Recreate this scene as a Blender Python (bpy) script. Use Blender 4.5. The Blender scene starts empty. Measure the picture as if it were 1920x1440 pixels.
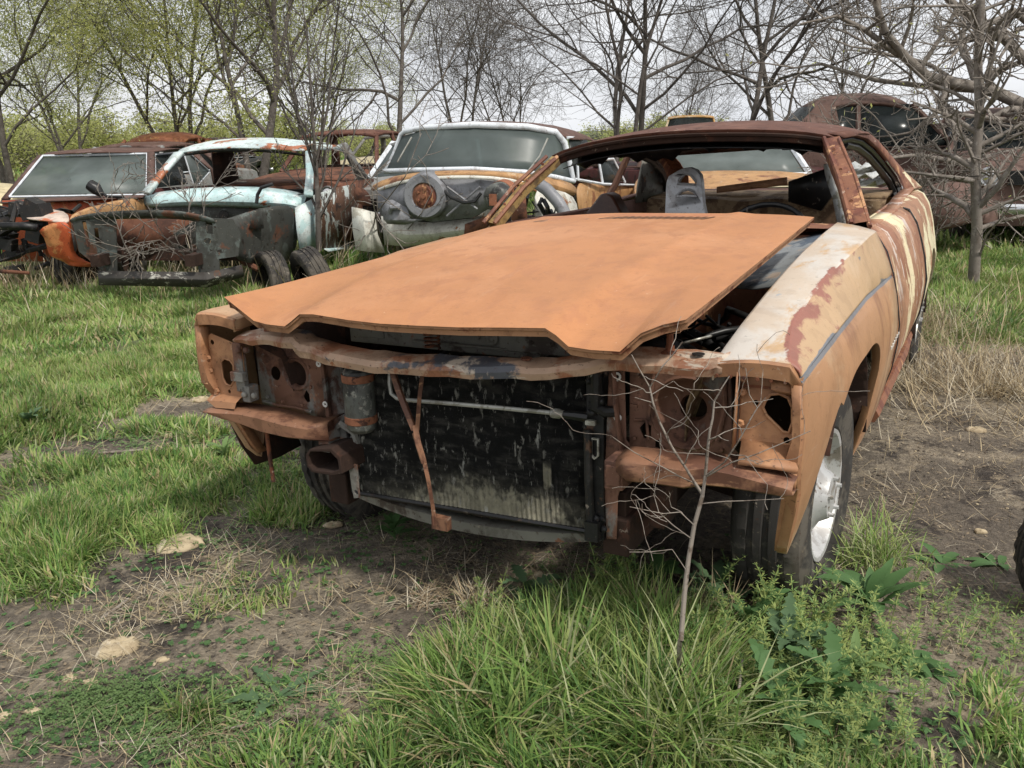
import bpy, math, random
import numpy as np
from math import radians as R, sin, cos, pi
from mathutils import Vector, Matrix
from mathutils.geometry import tessellate_polygon

SC = bpy.context.scene
COL = SC.collection
# ------------------------------------------------------------------ camera
CAM_H, PITCH, ROLL, FPX = 1.3177, 0.2894, -0.0226, 1593.35
cd = bpy.data.cameras.new("camera"); cam = bpy.data.objects.new("camera", cd); COL.objects.link(cam)
cd.sensor_width = 36.0; cd.lens = 36.0 * FPX / 1920.0; cd.clip_start = 0.05; cd.clip_end = 2000
cam.matrix_world = Matrix.Translation((0, 0, CAM_H)) @ Matrix.Rotation(pi / 2 - PITCH, 4, 'X') @ Matrix.Rotation(ROLL, 4, 'Z')
SC.camera = cam
# ------------------------------------------------------------------ light
SUN_EL, SUN_AZ = R(53), R(140)          # azimuth clockwise from +Y (view direction)
sdir = Vector((cos(SUN_EL) * sin(SUN_AZ), cos(SUN_EL) * cos(SUN_AZ), sin(SUN_EL)))
sl = bpy.data.lights.new("sun", 'SUN'); sl.energy = 2.9; sl.angle = R(4.0); sl.color = (1.0, 0.95, 0.87)
sun = bpy.data.objects.new("sun", sl); COL.objects.link(sun); sun.location = (5, -5, 12)
sun.rotation_euler = (-sdir).to_track_quat('-Z', 'Y').to_euler()
w = bpy.data.worlds.new("World"); SC.world = w; w.use_nodes = True
nt = w.node_tree; bg = nt.nodes["Background"]; bg.inputs[1].default_value = 0.1
sky = nt.nodes.new("ShaderNodeTexSky"); sky.sky_type = 'NISHITA'; sky.sun_disc = False
sky.sun_elevation = SUN_EL; sky.sun_rotation = SUN_AZ; sky.dust_density = 3.0
tc = nt.nodes.new("ShaderNodeTexCoord"); mp = nt.nodes.new("ShaderNodeMapping"); mp.inputs['Scale'].default_value = (1, 1, 3.2)
no = nt.nodes.new("ShaderNodeTexNoise"); no.inputs['Scale'].default_value = 1.7; no.inputs['Detail'].default_value = 7; no.inputs['Roughness'].default_value = 0.58
rp = nt.nodes.new("ShaderNodeValToRGB"); rp.color_ramp.elements[0].position = 0.30; rp.color_ramp.elements[1].position = 0.52
rp.color_ramp.elements[0].color = (0.62, 0.62, 0.62, 1); rp.color_ramp.elements[1].color = (0.97, 0.97, 0.97, 1)
no2 = nt.nodes.new("ShaderNodeTexNoise"); no2.inputs['Scale'].default_value = 3.1; no2.inputs['Detail'].default_value = 5
rp2 = nt.nodes.new("ShaderNodeValToRGB"); rp2.color_ramp.elements[0].position = 0.3; rp2.color_ramp.elements[1].position = 0.7
rp2.color_ramp.elements[0].color = (7.2, 7.45, 7.9, 1); rp2.color_ramp.elements[1].color = (9.3, 9.4, 9.6, 1)
mx = nt.nodes.new("ShaderNodeMix"); mx.data_type = 'RGBA'
L = nt.links.new
L(tc.outputs['Generated'], mp.inputs['Vector']); L(mp.outputs[0], no.inputs['Vector']); L(mp.outputs[0], no2.inputs['Vector'])
L(no.outputs[0], rp.inputs[0]); L(no2.outputs[0], rp2.inputs[0])
L(rp.outputs[0], mx.inputs[0]); L(sky.outputs[0], mx.inputs[6]); L(rp2.outputs[0], mx.inputs[7]); L(mx.outputs[2], bg.inputs[0])
SC.view_settings.view_transform = 'Standard'; SC.view_settings.look = 'None'
SC.view_settings.exposure = 0.15; SC.view_settings.gamma = 1.0
SC.render.engine = 'CYCLES'
SC.cycles.max_bounces = 7; SC.cycles.diffuse_bounces = 3; SC.cycles.transparent_max_bounces = 12
SC.cycles.use_denoising = True
SC.cycles.use_adaptive_sampling = True; SC.cycles.adaptive_threshold = 0.02

# ------------------------------------------------------------------ geometry of the view (real distances measured from the photograph)
def ray(px, py):
    a0, b0 = px - 960.0, py - 720.0
    a = a0 * cos(ROLL) + b0 * sin(ROLL); b = -a0 * sin(ROLL) + b0 * cos(ROLL); u = -b / FPX
    return np.array([a / FPX, cos(PITCH) + u * sin(PITCH), -sin(PITCH) + u * cos(PITCH)])
CAMP = np.array([0, 0, CAM_H])
def sstep(a, b, x):
    t = np.clip((np.asarray(x, float) - a) / (b - a), 0, 1); return t * t * (3 - 2 * t)
def gz(x, y):
    x = np.asarray(x, float); y = np.asarray(y, float)
    z = -0.13 * sstep(3.2, 8.0, y)
    z = z + 0.022 * np.sin(x * 1.3 + 0.6 * y) * np.sin(y * 1.1 + 0.4) + 0.012 * np.sin(x * 3.1 + 1.0) * np.sin(y * 2.7)
    return z
def G(px, py, dz=0.0):          # point on the ground seen at a pixel of the photograph
    d = ray(px, py); z = 0.0
    for _ in range(12):
        p = CAMP + d * ((z + dz - CAM_H) / d[2]); z = float(gz(p[0], p[1]))
    return p
def at(px, py, dist):
    d = ray(px, py); return CAMP + d * dist / d[1]

class Frame:                    # a vehicle's own axes: x to its side, y from nose to tail, z up
    def __init__(s, tx, ty, tz, yaw, rx=0.0, ry=0.0):
        s.t = (tx, ty, tz); s.yaw = yaw
        s.M = Matrix.Translation((tx, ty, tz)) @ Matrix.Rotation(-yaw, 4, 'Z') @ Matrix.Rotation(rx, 4, 'X') @ Matrix.Rotation(ry, 4, 'Y')
        s.I = np.array(s.M.inverted())
    def __call__(s, px, py, x=None, y=None, z=None):
        o = s.I @ np.append(CAMP, 1); d = s.I @ np.append(ray(px, py), 0)
        i, v = (0, x) if x is not None else (1, y) if y is not None else (2, z)
        return (o + d * (v - o[i]) / d[i])[:3]
# ------------------------------------------------------------------ objects
def tag(o, label=None, cat=None, group=None, kind=None):
    if label: o['label'] = label
    if cat: o['category'] = cat
    if group: o['group'] = group
    if kind: o['kind'] = kind
    return o
def empty(name, loc=(0, 0, 0), label=None, cat=None, group=None, rz=0, matrix=None):
    o = bpy.data.objects.new(name, None); COL.objects.link(o); o.empty_display_size = 0.2
    if matrix is not None: o.matrix_world = matrix
    else: o.location = loc; o.rotation_euler = (0, 0, rz)
    return tag(o, label, cat, group)

class MB:
    def __init__(s): s.v = []; s.f = []; s.m = []; s.mi = 0; s.attr = None
    def add(s, verts, faces):
        n = len(s.v); s.v.extend([tuple(map(float, p)) for p in verts])
        s.f.extend([tuple(n + i for i in f) for f in faces]); s.m.extend([s.mi] * len(faces)); return s
    def mat(s, i): s.mi = i; return s
    def grid(s, rows, close=False, flip=False):
        nr, nc = len(rows), len(rows[0]); v = [p for r in rows for p in r]; f = []
        for i in range(nr - 1):
            for j in range(nc if close else nc - 1):
                a, b = i * nc + j, i * nc + (j + 1) % nc; q = (a, b, b + nc, a + nc)
                f.append(q[::-1] if flip else q)
        return s.add(v, f)
    def box(s, c, d, rot=None, bev=0.0):
        x, y, z = d[0] / 2, d[1] / 2, d[2] / 2
        v = [Vector((i * x, j * y, k * z)) for i in (-1, 1) for j in (-1, 1) for k in (-1, 1)]
        if rot is not None: v = [rot @ p for p in v]
        v = [p + Vector(c) for p in v]
        return s.add(v, [(0, 1, 3, 2), (4, 6, 7, 5), (0, 4, 5, 1), (2, 3, 7, 6), (0, 2, 6, 4), (1, 5, 7, 3)])
    def tube(s, pts, r, n=8, caps=True, sq=None):
        P = [Vector(p) for p in pts]; m = len(P); rr = r if hasattr(r, '__len__') else [r] * m
        rows = []; up = None
        for i in range(m):
            t = (P[min(i + 1, m - 1)] - P[max(i - 1, 0)]).normalized()
            if up is None:
                up = Vector((0, 0, 1)) if abs(t.z) < 0.9 else Vector((1, 0, 0))
            a = t.cross(up).normalized(); b = a.cross(t).normalized(); up = b
            rows.append([P[i] + (a * cos(2 * pi * k / n) + b * (sin(2 * pi * k / n) * (sq or 1))) * rr[i] for k in range(n)])
        k0 = len(s.v); s.grid(rows, close=True)
        if caps:
            s.add([], []); s.f.append(tuple(k0 + i for i in range(n))[::-1]); s.f.append(tuple(k0 + (m - 1) * n + i for i in range(n))); s.m += [s.mi] * 2
        return s
    def lathe(s, prof, c, ax, n=32, close=False):      # prof: (radius, along axis)
        ax = Vector(ax).normalized(); a = ax.orthogonal().normalized(); b = ax.cross(a); c = Vector(c)
        return s.grid([[c + ax * h + (a * cos(2 * pi * k / n) + b * sin(2 * pi * k / n)) * r for k in range(n)] for r, h in prof], close=True)
    def plate(s, outer, holes, fn, th):                # 2-D outline with holes -> slab; fn(u,v,w)
        loops = [[Vector((u, v, 0)) for u, v in lp] for lp in [outer] + list(holes)]
        tri = tessellate_polygon(loops); flat = [p for lp in loops for p in lp]; n = len(flat)
        v = [fn(p.x, p.y, 0.0) for p in flat] + [fn(p.x, p.y, th) for p in flat]
        f = [tuple(t) for t in tri] + [tuple(i + n for i in t)[::-1] for t in tri]; o = 0
        for lp in loops:
            k = len(lp)
            for i in range(k): j = (i + 1) % k; f.append((o + i, o + j, o + j + n, o + i + n))
            o += k
        return s.add(v, f)
    def build(s, name, mats, parent=None, ang=35, solid=None, bevel=None, matrix=None, sub=0, recalc=True):
        me = bpy.data.meshes.new(name); me.from_pydata(s.v, [], s.f); mats = mats if isinstance(mats, (list, tuple)) else [mats]
        for m_ in mats: me.materials.append(m_)
        if len(mats) > 1: me.polygons.foreach_set('material_index', s.m)
        if recalc:
            import bmesh
            bm = bmesh.new(); bm.from_mesh(me); bmesh.ops.remove_doubles(bm, verts=bm.verts, dist=1e-5)
            bmesh.ops.recalc_face_normals(bm, faces=bm.faces); bm.to_mesh(me); bm.free()
        if s.attr is not None:
            al = me.attributes.new('wear', 'FLOAT', 'POINT')
            al.data.foreach_set('value', [float(s.attr(*v.co)) for v in me.vertices])
        if getattr(s, 'attr2', None) is not None:
            al = me.attributes.new('wear2', 'FLOAT', 'POINT'); al.data.foreach_set('value', [float(s.attr2(*v.co)) for v in me.vertices])
        me.shade_smooth(); me.set_sharp_from_angle(angle=R(ang)); me.update()
        o = bpy.data.objects.new(name, me); COL.objects.link(o)
        if parent is not None: o.parent = parent
        if matrix is not None: o.matrix_world = matrix
        if sub:
            m = o.modifiers.new('s', 'SUBSURF'); m.levels = m.render_levels = sub
        if solid:
            m = o.modifiers.new('t', 'SOLIDIFY'); m.thickness = solid; m.offset = 0.0
        if bevel:
            m = o.modifiers.new('b', 'BEVEL'); m.width = bevel; m.segments = 2; m.limit_method = 'ANGLE'; m.angle_limit = R(40)
        return o
def fastmesh(name, V, F, mats, midx=None, smooth=False):     # V (n,3), F list of (k,) arrays, all the same arity
    me = bpy.data.meshes.new(name); V = np.ascontiguousarray(V, np.float32); F = np.ascontiguousarray(F, np.int32)
    nf, k = F.shape; me.vertices.add(len(V)); me.vertices.foreach_set('co', V.ravel())
    me.loops.add(nf * k); me.loops.foreach_set('vertex_index', F.ravel())
    me.polygons.add(nf); me.polygons.foreach_set('loop_start', np.arange(nf, dtype=np.int32) * k); me.polygons.foreach_set('loop_total', np.full(nf, k, np.int32))
    for m_ in (mats if isinstance(mats, (list, tuple)) else [mats]): me.materials.append(m_)
    if midx is not None: me.polygons.foreach_set('material_index', np.ascontiguousarray(midx, np.int32))
    me.update(calc_edges=True)
    if smooth: me.shade_smooth()
    return me
def link(name, me, parent=None, loc=None):
    o = bpy.data.objects.new(name, me); COL.objects.link(o)
    if parent is not None: o.parent = parent
    if loc is not None: o.location = loc
    return o
def copy_tree(o, parent=None):
    c = o.copy(); COL.objects.link(c)
    if parent is not None: c.parent = parent
    for ch in [x for x in o.children]: copy_tree(ch, c)
    return c
# ------------------------------------------------------------------ materials
def lin(c):
    return tuple(((x / 255) / 12.92 if x / 255 <= 0.04045 else ((x / 255 + 0.055) / 1.055) ** 2.4) for x in c)
def paint(name, base, layers=(), rough=0.6, metal=0.0, bump=0.15, bscale=60, vary=0.18, vscale=4, spec=0.4, coat=0, trans=0.0, emit=None, grime=None, bdist=0.004):
    if grime is None: grime = 1.0 if bump and not trans else 0.0
    """base colour then layers (colour, scale, lo, hi, stretch[, 'wear']) mixed in by warped noise"""
    m = bpy.data.materials.new(name); m.use_nodes = True; n = m.node_tree.nodes; l = m.node_tree.links.new
    b = n['Principled BSDF']; b.inputs['Roughness'].default_value = rough; b.inputs['Metallic'].default_value = metal
    b.inputs['Specular IOR Level'].default_value = spec; b.inputs['Coat Weight'].default_value = coat
    tcn = n.new('ShaderNodeTexCoord'); co = tcn.outputs['Object']
    def noise(sc, st=(1, 1, 1), det=11, rg=0.66, off=0.0):
        mpn = n.new('ShaderNodeMapping'); mpn.inputs['Scale'].default_value = st; mpn.inputs['Location'].default_value = (off, off * 1.7, off * .6)
        nn = n.new('ShaderNodeTexNoise'); nn.inputs['Scale'].default_value = sc; nn.inputs['Detail'].default_value = det; nn.inputs['Roughness'].default_value = rg; nn.inputs['Distortion'].default_value = .35
        l(co, mpn.inputs['Vector']); l(mpn.outputs[0], nn.inputs['Vector']); return nn.outputs['Fac']
    def mixc(fac, a, c, mode='MIX'):
        x = n.new('ShaderNodeMix'); x.data_type = 'RGBA'; x.blend_type = mode
        if isinstance(fac, float): x.inputs[0].default_value = fac
        else: l(fac, x.inputs[0])
        for s_, q in ((6, a), (7, c)):
            if isinstance(q, tuple): x.inputs[s_].default_value = (*q, 1)
            else: l(q, x.inputs[s_])
        return x.outputs[2]
    def mr(v, lo, hi, a=0.0, c=1.0):
        x = n.new('ShaderNodeMapRange'); x.interpolation_type = 'SMOOTHSTEP'; l(v, x.inputs['Value'])
        for k_, q in zip(('From Min', 'From Max', 'To Min', 'To Max'), (lo, hi, a, c)): x.inputs[k_].default_value = q
        return x.outputs[0]
    cur = tuple(base)
    for i, ly in enumerate(layers):
        c, sc, lo, hi, st = ly[:5]; v = noise(sc, st, off=i * 3.7 + 1)
        if len(ly) > 5:
            at_ = n.new('ShaderNodeAttribute'); at_.attribute_name = ly[5]
            ad = n.new('ShaderNodeMath'); ad.operation = 'MULTIPLY_ADD'; l(at_.outputs['Fac'], ad.inputs[0]); ad.inputs[1].default_value = ly[6] if len(ly) > 6 else 1.0; l(v, ad.inputs[2]); v = ad.outputs[0]
        mid_ = (lo + hi) / 2; hw_ = (hi - lo) / 2 * .55; cur = mixc(mr(v, mid_ - hw_, mid_ + hw_), cur, tuple(c))
    if grime:
        cur = mixc(mr(noise(11, (1, 1, .8), off=21), .52, .60, 0, .42 * grime), cur, mixc(1.0, cur, (.42, .36, .32), 'MULTIPLY')) if not isinstance(cur, tuple) else mixc(mr(noise(11, off=21), .52, .60, 0, .42 * grime), cur, tuple(q * .38 for q in cur))
        cur = mixc(mr(noise(75, off=33), .60, .66, 0, .75 * grime), cur, (.055, .030, .020))
        cur = mixc(mr(noise(34, (1, .15, .9), off=41), .63, .68, 0, .35 * grime), cur, (.62, .52, .42))
    if vary:
        cur = mixc(1.0, cur, (lambda o: o)(mr(noise(vscale, det=8, rg=0.65, off=9), 0.3, 0.7, 1 - vary, 1 + vary * .6)), 'MULTIPLY')
    if isinstance(cur, tuple): b.inputs['Base Color'].default_value = (*cur, 1)
    else: l(cur, b.inputs['Base Color'])
    if bump:
        bn = n.new('ShaderNodeBump'); bn.inputs['Strength'].default_value = bump; bn.inputs['Distance'].default_value = bdist
        l(noise(bscale, det=5, off=5), bn.inputs['Height']); l(bn.outputs[0], b.inputs['Normal'])
    if trans:
        out = n['Material Output']; t = n.new('ShaderNodeBsdfTranslucent'); ms = n.new('ShaderNodeMixShader'); ms.inputs[0].default_value = trans
        if isinstance(cur, tuple): t.inputs[0].default_value = (*cur, 1)
        else: l(cur, t.inputs[0])
        l(b.outputs[0], ms.inputs[1]); l(t.outputs[0], ms.inputs[2]); l(ms.outputs[0], out.inputs[0])
    return m
def glass(name, tint=(0.55, 0.62, 0.6), alpha=0.5, rough=0.22, dirt=(0.42, 0.45, 0.42)):
    m = bpy.data.materials.new(name); m.use_nodes = True; n = m.node_tree.nodes; l = m.node_tree.links.new
    b = n['Principled BSDF']; b.inputs['Roughness'].default_value = rough; b.inputs['Specular IOR Level'].default_value = 0.35
    out = n['Material Output']; t = n.new('ShaderNodeBsdfTransparent'); t.inputs[0].default_value = (*tint, 1); ms = n.new('ShaderNodeMixShader')
    tcn = n.new('ShaderNodeTexCoord'); nn = n.new('ShaderNodeTexNoise'); nn.inputs['Scale'].default_value = 3; nn.inputs['Detail'].default_value = 8; l(tcn.outputs['Object'], nn.inputs['Vector'])
    x = n.new('ShaderNodeMapRange'); l(nn.outputs['Fac'], x.inputs['Value']); x.inputs['From Min'].default_value = 0.3; x.inputs['From Max'].default_value = 0.7
    x.inputs['To Min'].default_value = alpha - .14; x.inputs['To Max'].default_value = min(1, alpha + .16)
    b.inputs['Base Color'].default_value = (*dirt, 1)
    l(x.outputs[0], ms.inputs[0]); l(t.outputs[0], ms.inputs[1]); l(b.outputs[0], ms.inputs[2]); l(ms.outputs[0], out.inputs[0])
    return m
S1 = (1, 1, 1)
RUST = (0.16, 0.055, 0.025); RUSTD = (0.06, 0.025, 0.016); RUSTO = (0.36, 0.13, 0.045); DARK = (0.012, 0.011, 0.010)
M = {}
M['hood'] = paint('faded_orange_primer', (0.465, 0.208, 0.088), [((0.51, 0.24, 0.112), 1.6, .40, .66, S1), ((0.43, 0.186, 0.078), 3.2, .48, .78, (1, .5, 1)), ((0.43, 0.19, 0.085), 14, .46, .66, (1, .6, 1)), ((0.62, 0.42, 0.28), 60, .68, .71, (1, .5, 1)), ((0.42, 0.17, 0.085), 3.5, .64, 1.0, S1, 'wear', .4), ((0.30, 0.12, 0.07), 90, .70, .76, S1)], rough=0.55, bump=0.25, bscale=160, vary=.08, spec=.35, grime=.22)
M['hoodunder'] = paint('hood_edge_tan', (0.36, 0.19, 0.10), [(RUST, 9, .5, .65, S1)], rough=.8)
M['fender'] = paint('patched_primer_paint', (0.54, 0.44, 0.34), [
    ((0.58, 0.53, 0.47), 2.6, .40, .62, (1, .6, 1)), ((0.54, 0.36, 0.20), 4.5, .52, .66, (1.6, .5, 1)), ((0.56, 0.27, 0.11), 9, .62, .68, (1, .35, 1)), ((0.36, 0.38, 0.40), 9, .67, .70, S1),
    ((0.30, 0.115, 0.08), 14, .76, .90, (1, .45, .8), 'wear', .42), ((0.16, 0.17, 0.19), 8, .90, 1.10, (1, .5, 1), 'wear2', .7)], rough=.5, bump=.2, vary=.06, grime=.35)
M['facet'] = paint('tan_primer_facet', (0.48, 0.32, 0.18), [((0.53, 0.38, 0.24), 3, .45, .65, (1, .5, 1)), ((0.42, 0.23, 0.115), 6, .54, .66, (1, .5, 1)), ((0.29, 0.115, 0.080), 16, .64, .84, (1, .5, .8), 'wear', .36), ((0.16, 0.17, 0.19), 8, .90, 1.10, (1, .5, 1), 'wear2', .7)], rough=.5, bump=.2, vary=.06, grime=.4)
M['side'] = paint('tan_body_paint', (0.41, 0.22, 0.112), [((0.47, 0.30, 0.175), 2.5, .45, .65, (1, .5, 1)), ((0.29, 0.14, 0.075), 3.0, .50, .66, (1, 1, .4)),
    ((0.30, 0.115, 0.08), 9, .86, .96, (1, .6, .8), 'wear', .6), ((0.17, 0.17, 0.18), 8, .90, 1.10, (1, .5, 1), 'wear2', .7)], rough=.5, bump=.2, vary=.1, grime=.45)
M['door'] = paint('sanded_door_paint', (0.38, 0.20, 0.115), [((0.27, 0.115, 0.06), 6, .42, .60, (1, .9, .7)), ((0.58, 0.48, 0.42), 7, .555, .60, (1, 1.3, .6)), ((0.72, 0.62, 0.40), 2.4, .555, .585, (1, 1.3, .5)), ((0.27, 0.08, 0.045), 12, .68, .74, S1)], rough=.55, bump=.08, vary=.1)
M['quarter'] = paint('cream_over_rust_quarter', (0.72, 0.65, 0.43), [((0.34, 0.17, 0.09), 3.6, .50, .54, (1, 1.0, .6)), ((0.25, 0.08, 0.05), 8, .64, .70, (1, 1, .4)), ((0.10, 0.11, 0.12), 9, .70, .74, (1, 1.5, .4))], rough=.5, bump=.05, vary=.08)
M['roof'] = paint('brown_rusted_roof', (0.125, 0.052, 0.034), [((0.17, 0.08, 0.055), 3, .45, .65, S1), ((0.08, 0.03, 0.02), 14, .52, .66, S1)], rough=.75, bump=.15, bscale=120, vary=.15)
M['pillar'] = paint('flaking_orange_brown_pillar', (0.23, 0.095, 0.05), [((0.15, 0.05, 0.03), 9, .48, .58, (1, 1, .25)), ((0.50, 0.27, 0.13), 16, .56, .64, (1, 1, .2)), ((0.09, 0.035, 0.03), 25, .62, .70, (1, 1, .3))], rough=.6, bump=.2)
M['pillarL'] = paint('ochre_pillar_frame', (0.33, 0.22, 0.085), [((0.15, 0.10, 0.05), 14, .46, .60, S1), ((0.10, 0.04, 0.03), 22, .58, .66, S1)], rough=.6, bump=.25)
M['darkrust'] = paint('dark_rust', (0.035, 0.018, 0.012), [((0.07, 0.03, 0.018), 9, .5, .66, S1)], rough=.9)
M['coreL'] = paint('brown_red_core_metal', (0.185, 0.092, 0.060), [((0.085, 0.042, 0.030), 7, .45, .6, S1), ((0.21, 0.205, 0.185), 5, .50, .60, (1, 1, .6)), ((0.33, 0.17, 0.105), 12, .60, .70, S1), ((0.055, 0.025, 0.018), 18, .64, .72, S1)], rough=.7, bump=.3)
M['coreR'] = M['coreL']
M['bar'] = paint('blued_tan_bar', (0.42, 0.28, 0.19), [((0.30, 0.13, 0.07), 7, .46, .60, (1, 1, 1)), ((0.52, 0.44, 0.35), 9, .54, .62, (.5, 1, 2)), ((0.085, 0.090, 0.105), 5, .55, .62, (.6, 1, .8)), ((0.28, 0.11, 0.05), 22, .62, .70, S1)], rough=.55, bump=.15)
M['bucket'] = paint('orange_tan_bucket', (0.37, 0.185, 0.095), [((0.46, 0.24, 0.12), 4, .46, .62, S1), ((0.30, 0.11, 0.05), 10, .58, .70, S1), ((0.15, 0.05, 0.025), 26, .67, .73, S1)], rough=.6, bump=.12)
M['valance'] = paint('red_brown_valance', (0.27, 0.135, 0.078), [((0.13, 0.058, 0.036), 8, .46, .60, (.6, 1, 1)), ((0.44, 0.24, 0.13), 10, .56, .68, (.5, 1, 2)), ((0.42, 0.40, 0.30), 18, .67, .74, (.5, 1, 2))], rough=.6, bump=.15)
M['fins'] = paint('black_radiator_fins', (0.034, 0.034, 0.034), [((0.11, 0.106, 0.096), 26, .42, .70, (.5, 1, 1.6)), ((0.22, 0.21, 0.17), 12, .45, 1.20, (.6, 1, 1.6), 'wear', .6), ((0.55, 0.52, 0.41), 60, .66, 1.10, (1.0, 1, .7), 'wear', .6), ((0.50, 0.49, 0.44), 70, .58, .63, (1, 1, .35)), ((0.68, 0.68, 0.63), 40, .63, .66, (1, 1, .30))], rough=.55, bump=.4, bscale=260, vary=.25, vscale=30, grime=0)
M['black'] = paint('greasy_black', (0.010, 0.010, 0.011), [((0.035, 0.032, 0.03), 20, .5, .7, S1)], rough=.45, bump=.3)
M['grease'] = paint('dark_engine_metal', (0.018, 0.017, 0.017), [((0.05, 0.035, 0.025), 14, .52, .66, S1)], rough=.6, bump=.3)
M['crust'] = paint('crusted_black_tank', (0.012, 0.012, 0.012), [((0.55, 0.55, 0.52), 45, .64, .70, S1), ((0.09, 0.05, 0.03), 16, .56, .64, S1)], rough=.5, bump=.5)
M['drier'] = paint('weathered_grey_canister', (0.10, 0.105, 0.095), [((0.03, 0.03, 0.03), 9, .46, .58, S1), ((0.24, 0.24, 0.21), 22, .56, .64, S1), ((0.7, 0.7, 0.68), 50, .72, .75, S1)], rough=.45, bump=.3)
M['band'] = paint('rust_band', (0.24, 0.095, 0.05), [(RUSTD, 20, .52, .62, S1)], rough=.8, bump=.3)
M['alu'] = paint('dull_aluminium_tube', (0.42, 0.42, 0.38), [((0.25, 0.24, 0.2), 25, .5, .6, S1)], rough=.45, metal=.3)
M['greymetal'] = paint('grey_stained_metal', (0.17, 0.165, 0.14), [((0.06, 0.045, 0.035), 8, .48, .62, S1), ((0.20, 0.09, 0.05), 14, .58, .66, S1), ((0.30, 0.29, 0.25), 12, .62, .70, S1)], rough=.6, bump=.2)
M['bluegrey'] = paint('blue_grey_bare_metal', (0.33, 0.35, 0.36), [((0.12, 0.15, 0.19), 7, .46, .56, (.5, 1, 2)), ((0.50, 0.40, 0.32), 8, .54, .62, (.5, 1, 2))], rough=.45, bump=.1)
M['tyre'] = paint('tyre_rubber', (0.036, 0.033, 0.030), [((0.10, 0.088, 0.072), 6, .46, .62, S1), ((0.17, 0.145, 0.11), 18, .58, .68, S1)], rough=.85, bump=.2, bscale=90)
M['rim'] = paint('dusty_silver_rim', (0.56, 0.56, 0.55), [((0.30, 0.27, 0.23), 14, .50, .64, S1), ((0.16, 0.10, 0.06), 20, .60, .68, S1)], rough=.45, metal=.35, bump=.05)
M['steel'] = paint('rusty_steel', RUST, [(RUSTD, 20, .5, .6, S1), (RUSTO, 30, .6, .7, S1)], rough=.8, bump=.3)
M['white'] = paint('white_sticker', (0.75, 0.74, 0.70), rough=.6)
M['silver'] = paint('silver_seat_shell', (0.62, 0.63, 0.65), [((0.40, 0.41, 0.44), 5, .55, .7, S1)], rough=.3, metal=.25, bump=.03)
M['plastic'] = paint('black_plastic', (0.014, 0.014, 0.014), rough=.4, bump=.1)
M['brownvinyl'] = paint('brown_vinyl', (0.055, 0.022, 0.014), [((0.09, 0.04, 0.025), 6, .5, .65, S1)], rough=.4, bump=.2)
M['tanold'] = paint('tan_torn_trim', (0.25, 0.17, 0.095), [((0.11, 0.065, 0.035), 9, .45, .6, S1), ((0.40, 0.33, 0.24), 12, .6, .7, S1)], rough=.85, bump=.4)
M['chrome'] = paint('pitted_chrome', (0.62, 0.63, 0.64), [((0.22, 0.14, 0.1), 30, .62, .7, S1)], rough=.25, metal=.8)
M['foil'] = paint('grey_white_insulation', (0.55, 0.56, 0.54), [((0.28, 0.27, 0.22), 12, .5, .62, S1)], rough=.7, bump=.5)
# ------------------------------------------------------------------ the coupe in front
F = Frame(-0.2343, 1.9561, 0.0, 0.50822, -0.0173, -0.0185)
coupe = empty('coupe', matrix=F.M, label='stripped orange two-door coupe with its hood sitting loose and its grille gone, nearest car', cat='car')
def interp(tab, y):
    ys = [t[0] for t in tab]; return [float(np.interp(y, ys, [t[k] for t in tab])) for k in range(1, len(tab[0]))]
# fender stations: y, inner(x,z), crease(x,z), mid(x,z), belly(x,z)
FT = [(.10, .705, .828, .862, .842, .884, .815, .893, .70),
      (.20, .700, .842, .838, .852, .885, .816, .903, .70),
      (.36, .700, .870, .814, .872, .886, .818, .912, .70),
      (.60, .698, .902, .808, .902, .886, .821, .922, .68),
      (.85, .696, .930, .817, .930, .886, .822, .928, .68),
      (1.10, .692, .950, .830, .950, .885, .822, .930, .66),
      (1.45, .690, .972, .836, .966, .890, .812, .930, .62),
      (1.74, .690, .985, .826, .957, .895, .802, .928, .60)]
ARC = (.82, .30, .41)
def arch_bottom(y, c=ARC, base=.30, e=None):
    dy = abs(y - c[0]); e = e or (3.6 if c[0] < 2 else 2.3)
    return c[1] + c[2] * max(0, 1 - (dy / c[2]) ** e) ** (1 / e) if dy < c[2] else base
BOT = [(.10, .625), (.135, .60), (.17, .50), (.215, .39), (.25, .355), (.28, .40), (.31, .46), (.345, .55), (.39, .63), (.43, .662), (.50, .685)]
def fender_bottom(y):
    if y < .50: return float(np.interp(y, [b[0] for b in BOT], [b[1] for b in BOT]))
    return max(arch_bottom(y), .27) if y < 1.23 else .26
def side_x(y, z, mid, belly):       # lower body curve
    mx_, mz = mid; bx_, bz = belly
    if z >= bz: t = (mz - z) / max(1e-3, mz - bz); return mx_ + (bx_ - mx_) * (1 - (1 - t) ** 2)
    return bx_ - .33 * (bz - z) ** 1.65
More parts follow.
